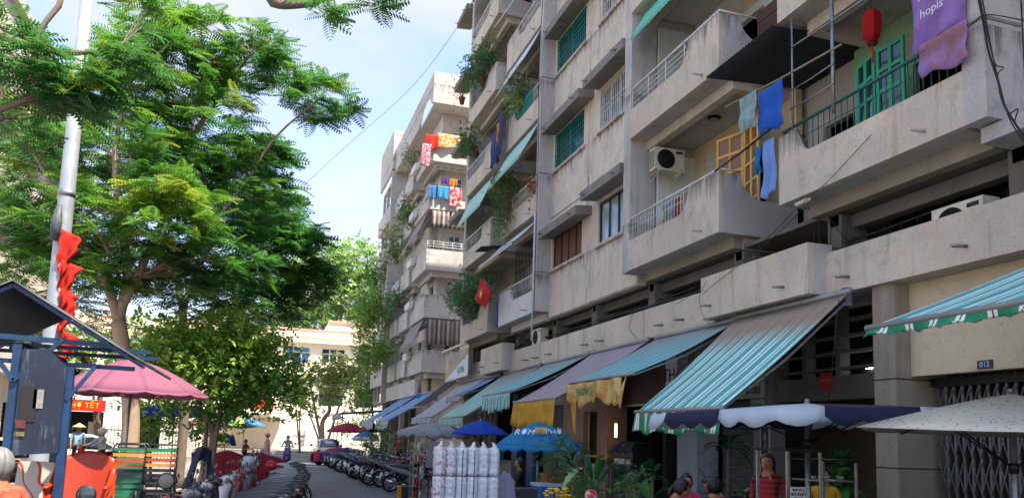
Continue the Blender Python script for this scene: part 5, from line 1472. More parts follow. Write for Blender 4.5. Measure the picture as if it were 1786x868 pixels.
    return t
PL_R = plaid('red black plaid', '#a8202c', '#1a1416', .07); PL_O = plaid('faded orange plaid', '#c7563a', '#6b3327', .07); PL_M = plaid('pink checked dress', '#a44a52', '#c9b7b0', .08)
c_ = lambda n, h: cloth(n, h, 0, var=.15, scale=9)
DK, JN, PKS, WHS, YLS, GRS, BLS, NVS = c_('dark trousers', '#1d1f24'), c_('denim', '#33475f'), c_('hot pink top', '#d12a63'), c_('white shirt', '#c7c7c4'), c_('yellow shirt', '#d19a1c'), c_('sage jacket', '#7fa595'), c_('black shirt', '#16171a'), c_('navy shirt', '#1e2a44')
PUR = c_('purple trousers', '#3d2c5c'); BRN = c_('brown shirt', '#6b3f35')
CONE = pbr('palm leaf hat', '#c9b787', .8); HWH = pbr('white helmet', '#c9cccf', .3); HDK = pbr('dark helmet', '#1a2030', .3); HTL = pbr('silver patterned helmet', '#9fb3bd', .25, var=.4, scale=20)
def stool(x, y, z, col, label):
    t = thing('plastic_stool', label, 'stool', (x, y, z), 0, 'low plastic stools')
    m = pbr('plastic '+col, col, .4)
    mb = MB(); mb.box(x-.15, x+.15, y-.15, y+.15, z+.40, z+.43); mb.build('seat', m, t)
    for sx in (-1, 1):
        for sy in (-1, 1):
            mb = MB(); mb.beam((x+sx*.16, y+sy*.16, z), (x+sx*.12, y+sy*.12, z+.40), .035); mb.build('leg', m, t)
P_ = .12
def seated(label, px, py, Y, rz, *a, stl='#a8241f', kind='sit', **k):
    p = atY(px, py, Y); person(label, kind, (p.x, Y, P_), rz, *a, **k)
    if stl: stool(p.x-.02*math.cos(rz), Y-.02*math.sin(rz), P_, stl, f'{"red" if stl == "#a8241f" else "blue"} plastic stool under the {label.split(" in ")[0].split(" with ")[0]}')
seated('woman with a ponytail in a white shirt bent over the table', 1162, 858, 9.2, -.4, WHS, JN, kind='eat', hair='tail', stl=None)
seated('woman in a hot pink top facing the street', 1196, 850, 9.9, -1.9, PKS, DK, kind='sit', hair='bun', stl=None)
seated('dark haired man in black with his back to the street', 1246, 856, 9.0, 1.3, BLS, DK, kind='sit', hair='short', stl=None)
seated('woman in a dark top leaning beside the man in black', 1266, 850, 9.7, 2.8, NVS, DK, kind='eat', hair='long', stl=None)
p = atY(1340, 830, 8.4); person('young woman with long hair in a red plaid shirt at the food cart', 'stand', (p.x, 8.4, P_-.02), -2.5, PL_R, DK, hair='long', sleeve='long', scale=.96)
p = atY(1446, 838, 8.6); person('vendor in a yellow shirt bending behind the glass food cart', 'stand', (p.x, 8.7, P_-.14), -2.3, YLS, DK, hair='bun', scale=.93)
p = atY(908, 815, 16.3); person('seated woman in black on a red stool below the bowl parasol', 'sit', (p.x, 16.3, P_), 2.9, BLS, PUR, hair='long', scale=1.0)
stool(p.x, 16.3, P_, '#a8241f', 'red stool under the seated woman in black below the bowl parasol')
p = atY(890, 820, 15.7); person('woman with pale head scarf sitting behind the drinks box', 'sit', (p.x-.1, 17.1, P_), -1.2, PUR, DK, hair='bun')
p = atY(1106, 860, 10.6); person('person in a dark cycle helmet riding past the potted plants', 'stand', (p.x, 10.6, -.33), .3, NVS, DK, hat=('helmet', HDK))
person('elderly person with grey hair in a faded plaid shirt at the left edge', 'stand', (atY(0, 800, 6.2).x, 6.2, .02), 2.2, PL_O, DK, hair='short', hairmat=GHAIR, sleeve='long', scale=.95)
p = atY(165, 770, 28); person('scooter rider in a white shirt and helmet beyond the blue kiosk', 'ride', (p.x, 28, .12), -2.6, WHS, DK, sleeve='long', hat=('helmet', HWH))
put_bike('s', p.x, 28, -2.6, '#b01c24', 'red scooter ridden by the person in white beyond the blue kiosk', 'ridden motorbikes', lean=0, z=.12)
p = atY(136, 765, 31); person('person in a conical hat and pale blue top beyond the kiosk', 'stand', (p.x, 31, .12), -1.2, c_('pale blue top', '#8fb0c4'), DK, hat=('cone', CONE))
person('scooter rider in a sage jacket coming down the middle of the road', 'ride', (1.55, 43.5, 0), -1.62, GRS, PUR, sleeve='long', hat=('mask', WHS))
put_bike('s', 1.55, 43.5, -1.62, '#4a2f8a', 'purple scooter coming down the middle of the road', 'ridden motorbikes', lean=0)
person('woman in a pink checked dress walking across the road with a shoulder bag', 'walk', (.5, 42.6, 0), 2.9, PL_M, DK, hair='bun', hat=('cap', PL_M), skirt=True, legs='short')
p = atY(650, 790, 36); person('vendor in white with a conical hat behind the kerb row of motorbikes', 'bend', (p.x, 35, P_), -2.7, WHS, DK, hat=('cone', CONE), sleeve='long')
p = atY(700, 775, 31); person('man in a brown shirt sitting among the parked motorbikes', 'sit', (p.x, 31.5, .55), -2.3, BRN, DK, hair='short')
p = atY(428, 785, 47); person('person in brown crouching by the far left stall', 'sit', (p.x, 46, P_-.1), -.6, BRN, DK)
p = atY(895, 190, 25.4); person('resident in a white vest leaning at a third floor balcony', 'stand', (8.5, 26.2, LV[2]+.17), math.pi*.9, WHS, DK)
# shoulder bag
bg_ = MB(); bg_.loft([(.55, .28, 42.6, .05, .12), (.6, .28, 42.6, .12, .18), (.8, .28, 42.6, .12, .17), (.88, .28, 42.6, .05, .1)], 12, 0, 'Z')
bg_.build('shoulder_bag', pbr('grey bag', '#8b8a80', .7), label='grey bag carried by the woman crossing the road', cat='bag')

# ------------------------------------------------------------------ silver saloon car
def car(x, y, rz, col, label, k=1.0):
    t = thing('parked_car', label, 'car', (x, y, 0), rz)
    mb = MB()   # local +X forward
    mb.loft([(-2.15, 0, .62, .62, .16), (-2.1, 0, .62, .78, .24), (-1.6, 0, .62, .86, .30), (-.6, 0, .60, .88, .32), (.8, 0, .58, .88, .30), (1.6, 0, .56, .84, .26), (2.05, 0, .52, .72, .20), (2.15, 0, .5, .55, .14)], 20, 0, 'X', 4)
    mb.loft([(-1.55, 0, .93, .64, .04), (-1.15, 0, 1.1, .60, .20), (-.7, 0, 1.18, .58, .27), (.1, 0, 1.18, .58, .27), (.5, 0, 1.1, .60, .19), (1.05, 0, .92, .66, .04)], 20, 0, 'X', 3.2)
    b = mb.build('body', PAINT, t, w=False); b.color = (*C(col), 1)
    mb = MB()
    mb.sheet(lambda u, v: (-1.56+.50*v, (u-.5)*(1.14-.16*v), .96+.40*v), 6, 4, .01); mb.build('rear_window', M['glass'], t, w=False)
    mb = MB(); mb.sheet(lambda u, v: (1.04-.5*v, (u-.5)*(1.16-.16*v), .95+.39*v), 6, 4, .01); mb.build('windscreen', M['glass'], t, w=False)
    for s in (-1, 1):
        mb = MB(); mb.prism([(-1.15, .97), (-.85, 1.33), (.1, 1.36), (.42, 1.28), (.8, .96)], s*.60, s*.655, 'Y'); mb.build('side_window', M['glass'], t, w=False)
        mb = MB(); mb.ball((.72, s*.92, 1.0), 1, 10, 0, (.06, .1, .07)); mb.build('wing_mirror', M['plastic_black'], t, w=False)
        mb = MB(); mb.ball((-2.08, s*.62, .72), 1, 10, 0, (.09, .17, .09)); mb.build('tail_light', LENSR, t, w=False)
        mb = MB(); mb.ball((2.0, s*.6, .6), 1, 10, 0, (.12, .17, .09)); mb.build('headlight', LENSW, t, w=False)
        for xx in (-1.3, 1.3):
            mb = MB(); mb.lathe([(.2, -.1), (.31, -.1), (.33, -.05), (.33, .05), (.31, .1), (.2, .1)], (xx, s*.78, .33), 24, 0, 'Y'); w_ = mb.build('wheel', TYRE, t, w=False)
            mb = MB(); mb.lathe([(.05, -.102), (.2, -.106), (.2, .106), (.05, .102)], (xx, s*.78, .33), 20, 0, 'Y'); mb.build('rim', ENG, w_, w=False)
    mb = MB(); mb.obox((-2.17, 0, .55), (.02, .4, .13)); mb.build('number_plate', PLATE, t, w=False)
    mb = MB(); mb.box(-2.19, -2.12, -.7, .7, .33, .43); mb.build('bumper_trim', M['plastic_black'], t, w=False)
    return t
car(4.15, 50.0, math.pi/2, '#a9adb0', 'silver saloon car parked at the right kerb beyond the covered motorbike')
car(-6.2, 34.0, .2, '#b9bdc0', 'pale car parked behind the trees and stacked deck chairs')
car(-6.6, 22.5, 1.2, '#3a2a2c', 'dark car with tinted window behind the blue kiosk')
# covered motorbikes
def cover(label, x, y, rz, col, col2=None, L=.95, hz=1.02, group=None):
    t = thing('vehicle_cover', label, 'cover', (x, y, 0), rz, group)
    mb = MB()
    def fn(u, v):
        xx = -L+2*L*u; top = hz*(.72+.28*math.sin(min(1, max(0, (u-.25)/.75))*math.pi*.75)) + .02*math.sin(u*19)
        a = (v-.5)*2; w = .12+.30*abs(a)**1.3
        return (xx*(1+.05*abs(a)), math.copysign(w if abs(a) > .02 else 0, a)+.03*math.sin(u*24)*a, top*(1-.74*abs(a)**1.6)+.03*math.sin(u*31+a*3)*abs(a))
    mb.sheet(fn, 34, 18, .008)
    mb.build('cover_cloth', col, t, w=False)
    for xx in (-.62, .62):
        mb = MB(); mb.lathe([(.14, -.04), (.24, -.04), (.26, 0), (.24, .04), (.14, .04)], (xx, 0, .26), 20, 0, 'Y'); mb.build('wheel', TYRE, t, w=False)
    return t
cover('motorbike under a purple and navy cover in front of the silver car', 4.35, 44.4, .1, cloth('purple cover', '#3b3570', 0, col2='#2a2c55', scale=2), group='covered motorbikes')
cover('motorbike under a red cover in front of the silver car', 3.95, 45.0, .1, cloth('red cover', '#a8283c', 0, var=.2), group='covered motorbikes')
cover('crimson tarpaulin over a motorbike in the left row beside the broadleaf tree', -.25, 21.5, math.pi+.1, cloth('crimson tarp', '#9c2038', 0, var=.25), hz=1.25, group='covered motorbikes')
cover('dark red tarpaulin over a motorbike at the far end of the left row', .55, 25.9, math.pi+.05, cloth('wine tarp', '#8a1f34', 0, var=.25), hz=1.1, group='covered motorbikes')
for nm, px, py, yb in (('second', 290, 838, 7.3), ('nearest', 150, 862, 6.6)):
    bk = [o for o in COL.objects if o.get('group') == 'motorbikes parked tail out along the left kerb' and f', {nm} ' in o['label']][0]
    q = atY(px, py, yb); mb = MB(); mb.lathe([(.02, .02), (.066, .012), (.072, 0), (.066, -.008)], q, 24, 0, 'Y'); mb.tube([q+Vector((.02, .01, -.05)), q+Vector((.10, .03, -.2)), q+Vector((.2, .05, -.28))], .007, 6); rm_ = mb.build('round_mirror', M['plastic_black'], bk)
    mb = MB(); mb.lathe([(.060, -.0085), (.058, -.011), (.001, -.012)], q, 24, 0, 'Y'); mb.build('mirror_glass', pbr('mirror with painted reflection', '#77746a', .3, var=.2) if nm == 'second' else M['glass'], rm_)  # reflected sunlit wall painted as a plain mirror colour
def helmet(label, x, y, z, m, rz=0):
    mb = MB(); mb.ball((x, y, z+.12), .13, 16, 0, (1.08, .94, .92)); mb.sheet(lambda u, v: (x+(.10+.09*v)*math.cos(rz)-(u-.5)*.18*math.sin(rz), y+(.10+.09*v)*math.sin(rz)+(u-.5)*.18*math.cos(rz), z+.14-.03*v), 6, 3, .006)
    mb.build('helmet', m, label=label, cat='helmet', group='helmets on the parked motorbikes')
helmet('silver patterned helmet perched on a handlebar in the left row', -.15, 17.2, 1.04, HTL, 2.5)
helmet('red helmet on a seat in the left row', .35, 19.6, .86, pbr('red helmet', '#b3261f', .3), 1)
helmet('green helmet on a motorbike seat in the right row', 4.95, 33.0, .86, pbr('green helmet', '#1f7a55', .3), 1)
helmet('second green helmet on a motorbike seat in the right row', 5.0, 31.4, .86, pbr('dark green helmet', '#1b6a48', .3), 2)
# ------------------------------------------------------------------ yellow school building closing the street
YW = concrete('sunlit pale yellow render', (.80, .72, .56), streaks=.12, contrast=.08, stain='#9a8a6a')
t = thing('school_building', 'long pale yellow building with blue framed windows closing the end of the street', 'building', (4, 78, 0))
mb = MB()
holes = []
XS = [-34, 30]
def xwall(mb, y0, y1, xa, xb, za, zb, holes, m=0):
    q = MB(); wall_holes(q, y0, y1, xa, xb, za, zb, holes, m)
    mb.add([(v[1], v[0], v[2]) for v in q.v], [tuple(reversed(f)) for f in q.f], m)
top = [(x, x+2.3, 8.5, 10.0) for x in np.arange(-32, 28, 3.4)]
mid = [(x, x+2.3, 4.4, 6.2) for x in np.arange(-32, 28, 3.4)]
xwall(mb, 78, 78.3, -34, 30, .1, 11.5, top+mid)
mb.box(-34, 30, 78.3, 92, 11.2, 11.5, 0); mb.box(-34, 30, 77.6, 78, 7.1, 7.35, 0); mb.box(-34, 30, 77.5, 78, 10.4, 10.6, 0)
mb.box(6, 14, 78.2, 84, 11.5, 12.7, 0); mb.box(-2, -1.7, 77.7, 78, .1, 11.5, 0)
mb.build('wall', [YW], t)
mb = MB(); mb.box(-34, 30, 77.5, 77.7, 11.5, 11.72); mb.box(5.9, 14.1, 78.1, 78.2, 12.5, 12.8); mb.build('coping', pbr('salmon coping', '#cf9a80', .8), t)
mb = MB(); mb.box(-33.9, 29.9, 79.5, 79.6, .1, 11.2); mb.build('rooms', M['inner'], t)
BW = pbr('bright blue window frame', '#2a86c9', .5); GWN = glass('blue classroom glass', '#2f6f9f', .15)
for i, h_ in enumerate(top+mid):
    q = MB(); a, b, c, d = h_
    n_ = 3
    for k in range(n_+1): x = a+(b-a-.1)*k/n_; q.box(x, x+.1, 78.02, 78.12, c, d)
    for z in (c, c+(d-c)*.6, d-.1): q.box(a, b, 78.0, 78.1, z, z+.1)
    w_ = q.build('window', M['rail_white'] if i < len(top) else M['brown'], t)
    q = MB(); q.box(a+.05, b-.05, 78.13, 78.15, c, d); q.build('pane', GWN if i % 3 != 2 and i < len(top) else M['glass'], w_)
def banner(label, x0, x1, y, z0, z1, bgc, tx, txt, size, cat='banner', yth=.04, mat=None, txt2=None):
    t = thing('banner', label, cat, ((x0+x1)/2, y, z0))
    mb = MB(); mb.box(x0, x1, y-yth, y, z0, z1); mb.build('panel', mat or pbr('banner '+bgc, bgc, .8), t)
    m_ = pbr('banner ink '+tx, tx, .7)
    if txt2: text(txt, ((x0+x1)/2, y-yth-.005, z0+(z1-z0)*.68), FACE_S, size, m_, t); text(txt2, ((x0+x1)/2, y-yth-.005, z0+(z1-z0)*.28), FACE_S, size, m_, t)
    else: text(txt, ((x0+x1)/2, y-yth-.005, (z0+z1)/2), FACE_S, size, m_, t)
    return t
banner('long red banner with yellow writing on the porch of the yellow building', -2.0, 1.2, 73, 3.7, 4.55, '#c4220f', '#e8c21a', 'MỪNG ĐẢNG MỪNG XUÂN', .25)
banner('red banner with yellow writing hung on the plaza railings at the left', -7.6, -5.9, 35, 2.35, 2.8, '#b8200f', '#e2b81a', 'CHỢ TẾT', .3)
banner('small red and white notice on the iron gate', 2.9, 4.0, 71.4, .3, 1.9, '#c9c5bd', '#b8200f', 'THÔNG', .3, cat='notice', txt2='BÁO')
# porch and gate pillars in front
t = thing('gate_house', 'pale yellow porch with gate pillars in front of the yellow building', 'porch', (-1, 74, 0))
mb = MB(); mb.box(-5, 2.2, 73.3, 77.5, 3.0, 3.3, 0); mb.box(-5, -4.6, 73.3, 73.7, .1, 3, 0); mb.box(1.8, 2.2, 73.3, 73.7, .1, 3, 0); mb.box(-5, 2.2, 77.3, 77.5, .1, 3, 0)
mb.build('porch', [YW], t)
def fence(label, x0, x1, y, h, mat, step=.14, group='iron railings', z=.1, wall=0, wallm=None):
    t = thing('iron_fence', label, 'fence', ((x0+x1)/2, y, z), 0, group)
    mb = MB(); x = x0
    while x < x1: mb.box(x-.012, x+.012, y-.012, y+.012, z+wall, z+h); x += step
    mb.box(x0, x1, y-.018, y+.018, z+wall+.12, z+wall+.17); mb.box(x0, x1, y-.018, y+.018, z+h-.2, z+h-.15); mb.build('bars', mat, t)
    if wall: mb = MB(); mb.box(x0, x1, y-.12, y+.12, z, z+wall); mb.build('plinth', wallm or YW, t)
    x = x0
    while x <= x1+.01: mb = MB(); mb.box(x-.15, x+.15, y-.16, y+.16, z, z+h+.15); mb.build('post', wallm or YW, t); x += (x1-x0)/max(1, round((x1-x0)/4))
    return t
FG = pbr('grey fence paint', '#9a9c98', .6); FD = pbr('dark fence paint', '#25302b', .6)
fence('tall grey iron fence with yellow posts in front of the yellow building, right part', 2.4, 14, 72, 2.4, FG, wall=.5)
fence('grey iron fence with yellow posts in front of the yellow building, left part', -26, -5.2, 72, 2.4, FG, wall=.5, step=.2)
fence('dark iron railings round the plaza behind the trees', -15, -2.9, 38.5, 1.7, FD, wall=.3, wallm=M['conc_cool'])
# pale stalls and housing beyond the plaza
t = thing('housing_block', 'beige housing block glimpsed through the trees at the left edge', 'building', (-13, 34, 0))
mb = MB()
wall_holes(mb, -9.8, -9.5, 22, 42, .1, 17, [(y, y+1.5, z, z+1.4) for y in np.arange(23, 41, 3) for z in (1.2, 4.4, 7.6, 10.8, 14)], 0)
mb.box(-22, -9.8, 22, 22.3, .1, 17, 0); mb.box(-22, -9.8, 41.7, 42, .1, 17, 0); mb.box(-22, -9.3, 21.8, 42.2, 17, 17.3, 0)
for z in (3.6, 6.8, 10.0, 13.2): mb.box(-9.5, -8.9, 22.2, 41.8, z, z+.14, 0); mb.box(-9.0, -8.9, 22.2, 41.8, z+.14, z+.9, 0)
mb.build('wall', [M['plaster']], t)
mb = MB(); mb.box(-10.3, -10.2, 22.4, 41.6, .1, 17); mb.build('rooms', M['inner'], t)
t = thing('shop_row', 'low cream shop row with a dark opening at the far side of the plaza', 'building', (-14, 60, 0))
mb = MB(); xwall(mb, 66, 66.3, -40, -7, .1, 7.5, [(x, x+2.6, .1, 2.8) for x in np.arange(-39, -8, 4.2)]+[(x, x+1.6, 4.4, 6.0) for x in np.arange(-39, -8, 4.2)], 0)
mb.box(-40, -7, 66.3, 76, 7.3, 7.5, 0); mb.box(-7.2, -7, 66.3, 76, .1, 7.3, 0); mb.build('wall', [YW], t)
mb = MB(); mb.box(-39.5, -7.5, 69, 69.1, .1, 7.2); mb.build('rooms', M['inner'], t)

# ------------------------------------------------------------------ kiosk, pole and chairs on the left
KB = pbr('blue kiosk paint', '#0a3358', .5, var=.4, scale=7, dirt='#16222c')
t = thing('street_kiosk', 'blue steel kiosk with corrugated gable roof and a dark blue board', 'kiosk', (-2.3, 8.3, 0))
def kp(px, py, Y=8.0): return atY(px, py, Y)
p1, p2 = kp(33, 600), kp(123, 640)
for P_, zt in ((p1, p1.z), (p2, p2.z)):
    for yy in ((8.0, 9.7) if P_ is p1 else (8.0,)):
        mb = MB(); mb.box(P_.x-.036, P_.x+.036, yy-.036, yy+.036, .12, zt); mb.build('post', KB, t)
rg, er = kp(30, 494), kp(255, 636)
el = Vector((rg.x-(er.x-rg.x), 8, er.z))
def corr(a, b, y0, y1, per=.11, amp=.014, th=.006):
    q = MB(); n = int((y1-y0)/per*6)
    q.sheet(lambda u, v: (a.x+(b.x-a.x)*v, y0+(y1-y0)*u, a.z+(b.z-a.z)*v+amp*math.sin(2*math.pi*u*(y1-y0)/per)), n, 4, th)
    return q
CORM = pbr('rusty roof sheet', '#4b5257', .55, .4, var=.35, scale=4, dirt='#55443a')
corr(rg, er, 7.85, 10.2).build('roof_sheet', CORM, t); corr(rg, el, 7.85, 10.2).build('roof_sheet', CORM, t)
mb = MB()
mb.beam((rg.x, 7.9, rg.z-.035), (er.x, 7.9, er.z-.035), .03, .03); mb.beam((rg.x, 7.9, rg.z-.035), (el.x, 7.9, el.z-.035), .03, .03)
za = kp(100, 590).z; zb = kp(100, 632).z
mb.beam((el.x+.1, 7.97, za+.02), (kp(200, 602).x, 7.97, za-.04), .045); mb.beam((p1.x-.3, 8.03, zb), (er.x-.1, 8.03, zb-.02), .04)
mb.beam((p1.x, 7.95, p1.z-.33), (p1.x+.36, 7.95, za-.01), .035); mb.beam((p1.x, 7.95, p1.z-.33), (p1.x-.3, 7.95, za-.01), .035); mb.beam((p2.x, 7.97, p2.z-.3), (p2.x+.22, 7.97, zb), .03)
for yy in (9.7, 8.9): mb.beam((el.x+.1, yy, za), (er.x-.1, yy, za), .04)
mb.beam((p1.x, 8, p1.z), (p1.x, 9.7, p1.z), .04)
mb.build('frame', KB, t)
# worn board: surface with scratches
m_, nt_, p_ = _new('scratched dark blue board')
v_ = nt_.nodes.new('ShaderNodeTexCoord').outputs['Object']
n1 = _noise(nt_, 1, 7, .75, v_, (11, 11, 1.6)); n2 = _noise(nt_, 2.2, 6, .6, v_)
cc = _mix(nt_, C('#0a1426'), C('#162438'), _ramp(nt_, n2.outputs['Fac'], .35, .65)); cc = _mix(nt_, cc, C('#8d9aa0'), _ramp(nt_, n1.outputs['Fac'], .55, .75, 0, .5))
nt_.links.new(cc, p_.inputs['Base Color']); p_.inputs['Roughness'].default_value = .6
b0, b1_ = kp(42, 610), kp(20, 793)
mb = MB(); mb.prism([(p1.x+.05, b1_.z), (p1.x+.05, b0.z), (p1.x+.25, b0.z+.02), (p2.x-.02, kp(122, 640).z), (p2.x-.02, b1_.z+.03)], 7.93, 7.96, 'Y', 0)
bd = mb.build('board', m_, t)
def patch(par, px0, py0, px1, py1, Y, mat, name='sticker', th=.004):
    a, b = atY(px0, py0, Y), atY(px1, py1, Y); q = MB(); q.box(a.x, b.x, Y-th, Y, b.z, a.z); return q.build(name, mat, par)
PAP = pbr('torn paper', '#8a857c', .9, var=.4, scale=25); PAPR = pbr('red print', '#5f2a26', .8, var=.4, scale=30); PAPD = pbr('dark poster', '#221d1c', .8, var=.5, scale=12)
patch(bd, 60, 678, 74, 712, 7.925, PAP); patch(bd, 38, 672, 60, 735, 7.925, PAPD); patch(bd, 28, 732, 44, 746, 7.92, PAPR); patch(bd, 28, 752, 42, 760, 7.92, pbr('yellow print', '#7a6a30', .8, var=.5, scale=40))
# painted panel and other clutter below the board
m_, nt_, p_ = _new('scribbled panel')
v_ = nt_.nodes.new('ShaderNodeTexCoord').outputs['Object']
w_ = nt_.nodes.new('ShaderNodeTexWave'); w_.inputs['Scale'].default_value = 2.2; w_.inputs['Distortion'].default_value = 14; w_.inputs['Detail'].default_value = 1; nt_.links.new(v_, w_.inputs['Vector'])
nt_.links.new(_mix(nt_, C('#b9b2a4'), C('#b0382c'), _ramp(nt_, w_.outputs['Fac'], .93, .97)), p_.inputs['Base Color'])
a_ = atY(30, 792, 8.4); c2_ = atY(82, 868, 8.4)
mb = MB(); mb.obox(((a_.x+c2_.x)/2, 8.4, .95), (.30, .03, 1.0), (0, .06, 0)); mb.build('painted_panel', m_, label='white panel with red scribbles leaning under the kiosk board', cat='panel')
mb = MB(); a_ = atY(92, 800, 8.6); mb.obox((a_.x, 8.6, .9), (.05, .3, 1.1), (0, .05, 0)); mb.build('metal_box', M['darksteel'], label='dark upright metal casing beside the scribbled panel', cat='box')
# lamp post with flags
t = thing('lamp_post', 'tall tapered grey steel lamp post rising behind the kiosk', 'lamp post', (-2.76, 12, .1))
mb = MB(); mb.tube([(-2.76, 12, .1), (-2.76, 12, 1.0), (-2.76, 12, 5), (-2.76, 12, 9.6)], [.135, .125, .102, .075], 20); mb.build('post', pbr('pale grey painted steel', '#a6acb0', .4, .3, var=.12, scale=3, dirt='#7d7c78'), t)
mb = MB(); mb.lathe([(.112, 0), (.116, .04), (.112, .08)], (-2.76, 12, 4.95), 18); mb.build('collar', M['steel'], t)
mb = MB(); mb.tube([(-2.76, 12, 9.5), (-2.5, 12, 10.1), (-1.6, 12, 10.5)], .04, 10); mb.build('bracket', M['steel'], t)
mb = MB(); mb.ball((-1.4, 12, 10.5), 1, 12, 0, (.4, .14, .07)); mb.build('lamp_head', M['steel'], t)
RF = cloth('red flag cloth', '#d8301f', .35, var=.15)
for i, (py, h_, lab) in enumerate(((398, 62, 'topmost'), (452, 60, 'second'), (502, 50, 'third'), (574, 40, 'lowest'))):
    a_ = atY(108, py, 11.85); hh = h_/1360*12; r = random.Random(i)
    mb = MB(); mb.sheet(lambda u, v, a_=a_, hh=hh, i=i: (a_.x-.02+(.25-.10*v)*u*(1+.15*math.sin(v*5+i*2))+.015*math.sin(v*15+i), 11.88-.045*math.sin(u*8+v*3+i)*(.3+v)-.03*u, a_.z-hh*v*(1.35-.9*abs(u-.35-.1*math.sin(i*3)))-.10*u), 14, 12, .005)
    mb.build('red_flag', RF, label=f'crumpled red flag tied to the lamp post, {lab} of the four', cat='flag', group='red flags on the lamp post')
mb = MB(); a_ = atY(100, 355, 11.8); mb.loft([(a_.z-.5, a_.x+.0, 11.85, .05, .05), (a_.z-.25, a_.x, 11.85, .07, .05), (a_.z, a_.x+.02, 11.85, .03, .03)], 10, 0, 'Z'); mb.build('hanging_bag', pbr('grey plastic bag', '#4d5258', .6, var=.5, scale=20), label='dark plastic bag hanging on the lamp post above the flags', cat='bag')
# orange plastic armchairs, stacked
OR = pbr('orange plastic', '#a42f08', .35, var=.14, scale=4, dirt='#8a3a1a')
def armchair(z, label):
    t = thing('plastic_armchair', label, 'chair', (-1.50, 8.05, z), 0, 'stacked orange armchairs'); t.scale = (.84, .9, 1)
    mb = MB()
    mb.sheet(lambda u, v: (-.22+.44*u, -.20+.42*v, .40+.03*math.sin(v*math.pi)*-1+.02*abs(u-.5)), 8, 8, .012); mb.build('seat', OR, t, w=False)
    mb = MB(); mb.sheet(lambda u, v: (-.27+.54*u, .20+.10*v+.06*math.sin(u*math.pi)-.05, .38+(.50+.07*math.sin(u*math.pi))*v), 14, 10, .014); mb.build('backrest', OR, t, w=False)
    for s in (-1, 1):
        mb = MB(); mb.sheet(lambda u, v: (s*(.25+.05*v), .22-.46*u, .36+(.27+.16*(1-u)**3*1.3)*v), 10, 5, .014); mb.sheet(lambda u, v: (s*(.28+.05*(v-.5)), .2-.46*u, .635+.16*(1-u)**3*1.3), 8, 3, .016); mb.build('armrest', OR, t, w=False)
        for yy, l in ((-.22, 0), (.2, 1)): mb = MB(); mb.beam((s*.24, yy, .38), (s*.28, yy*1.15, 0), .045, .03); mb.build('leg', OR, t, w=False)
    return t
for k, w_ in enumerate(('bottom', 'second', 'third', 'fourth', 'fifth', 'top')): armchair(.12+.098*k, f'orange plastic armchair in the stack beside the kiosk, {w_} one counted upwards')
# folding deck chairs
def deck(x, y, cols, label, lean):
    t = thing('deck_chair', label, 'deck chair', (x, y, .12), 0, 'folded slatted deck chairs')
    def pt(u, v): return Vector((x-.19+.38*u, y+lean*v, .15+1.42*v))
    mb = MB(); mb.tube([pt(0, 0), pt(0, .97), pt(.06, 1), pt(.94, 1), pt(1, .97), pt(1, 0)], .013, 7); mb.tube([pt(-.05, 0)+Vector((0,.25,0)), pt(-.03, .6)], .012, 6); mb.tube([pt(1.05, 0)+Vector((0,.25,0)), pt(1.03, .6)], .012, 6); mb.build('frame', M['plastic_black'], t)
    n = len(cols)
    for i, c in enumerate(cols):
        v = .95-.84*i/n; mb = MB(); mb.obox(pt(.5, v)-Vector((0,.014,0)), (.37, .012, .042), (-.1, 0, 0)); mb.build('slat', DECKM[c], t)
DECKM = {'o': pbr('orange slat', '#c07a22', .5), 'b': pbr('rust slat', '#9a3f22', .5), 'g': pbr('green slat', '#0f6a45', .5), 'k': pbr('black slat', '#202124', .5), 'w': pbr('grey slat', '#7f8586', .5)}
deck(-1.57, 11.0, 'gobbkgggggkkkkggkk', 'folded deck chair with orange and green slats behind the orange armchairs', .28)
deck(-1.20, 11.2, 'gobokkkkkkkwwkkkkk', 'folded deck chair with yellow top slats and black slats, right of the green one', .28)
deck(-1.60, 11.55, 'kkgggkkkkggkkkkkkk', 'dark folded deck chair behind the orange and green one', .28)
# extra clutter by the left row: navy sheet and backpack on a bike
mb = MB(); a_ = atY(352, 800, 14.5)
mb.sheet(lambda u, v: (a_.x+(v-.5)*(.34+.18*u)+.03*math.sin(v*17+u*4), 14.5+.12*math.sin(v*9+u*3)-.1*u, a_.z+.24*(1-abs(v-.5)*1.1)-.62*u*(.7+.3*math.sin(v*7+1))), 16, 20, .012)
mb.build('raincoat', cloth('navy raincoat', '#1a2740', 0, var=.4, scale=9), label='navy raincoat draped over a handlebar near the deck chairs', cat='raincoat')
mb = MB(); a_ = atY(395, 762, 24); mb.sheet(lambda u, v: (a_.x-.1+.3*u+.08*v, 24+.1*v, a_.z+.12-.3*v-.06*u+.02*math.sin(u*7)), 8, 6, .01); mb.build('blue_sheet', cloth('blue sheet', '#20407a', .1), label='blue sheet hung beside the broadleaf tree trunk', cat='sheet')
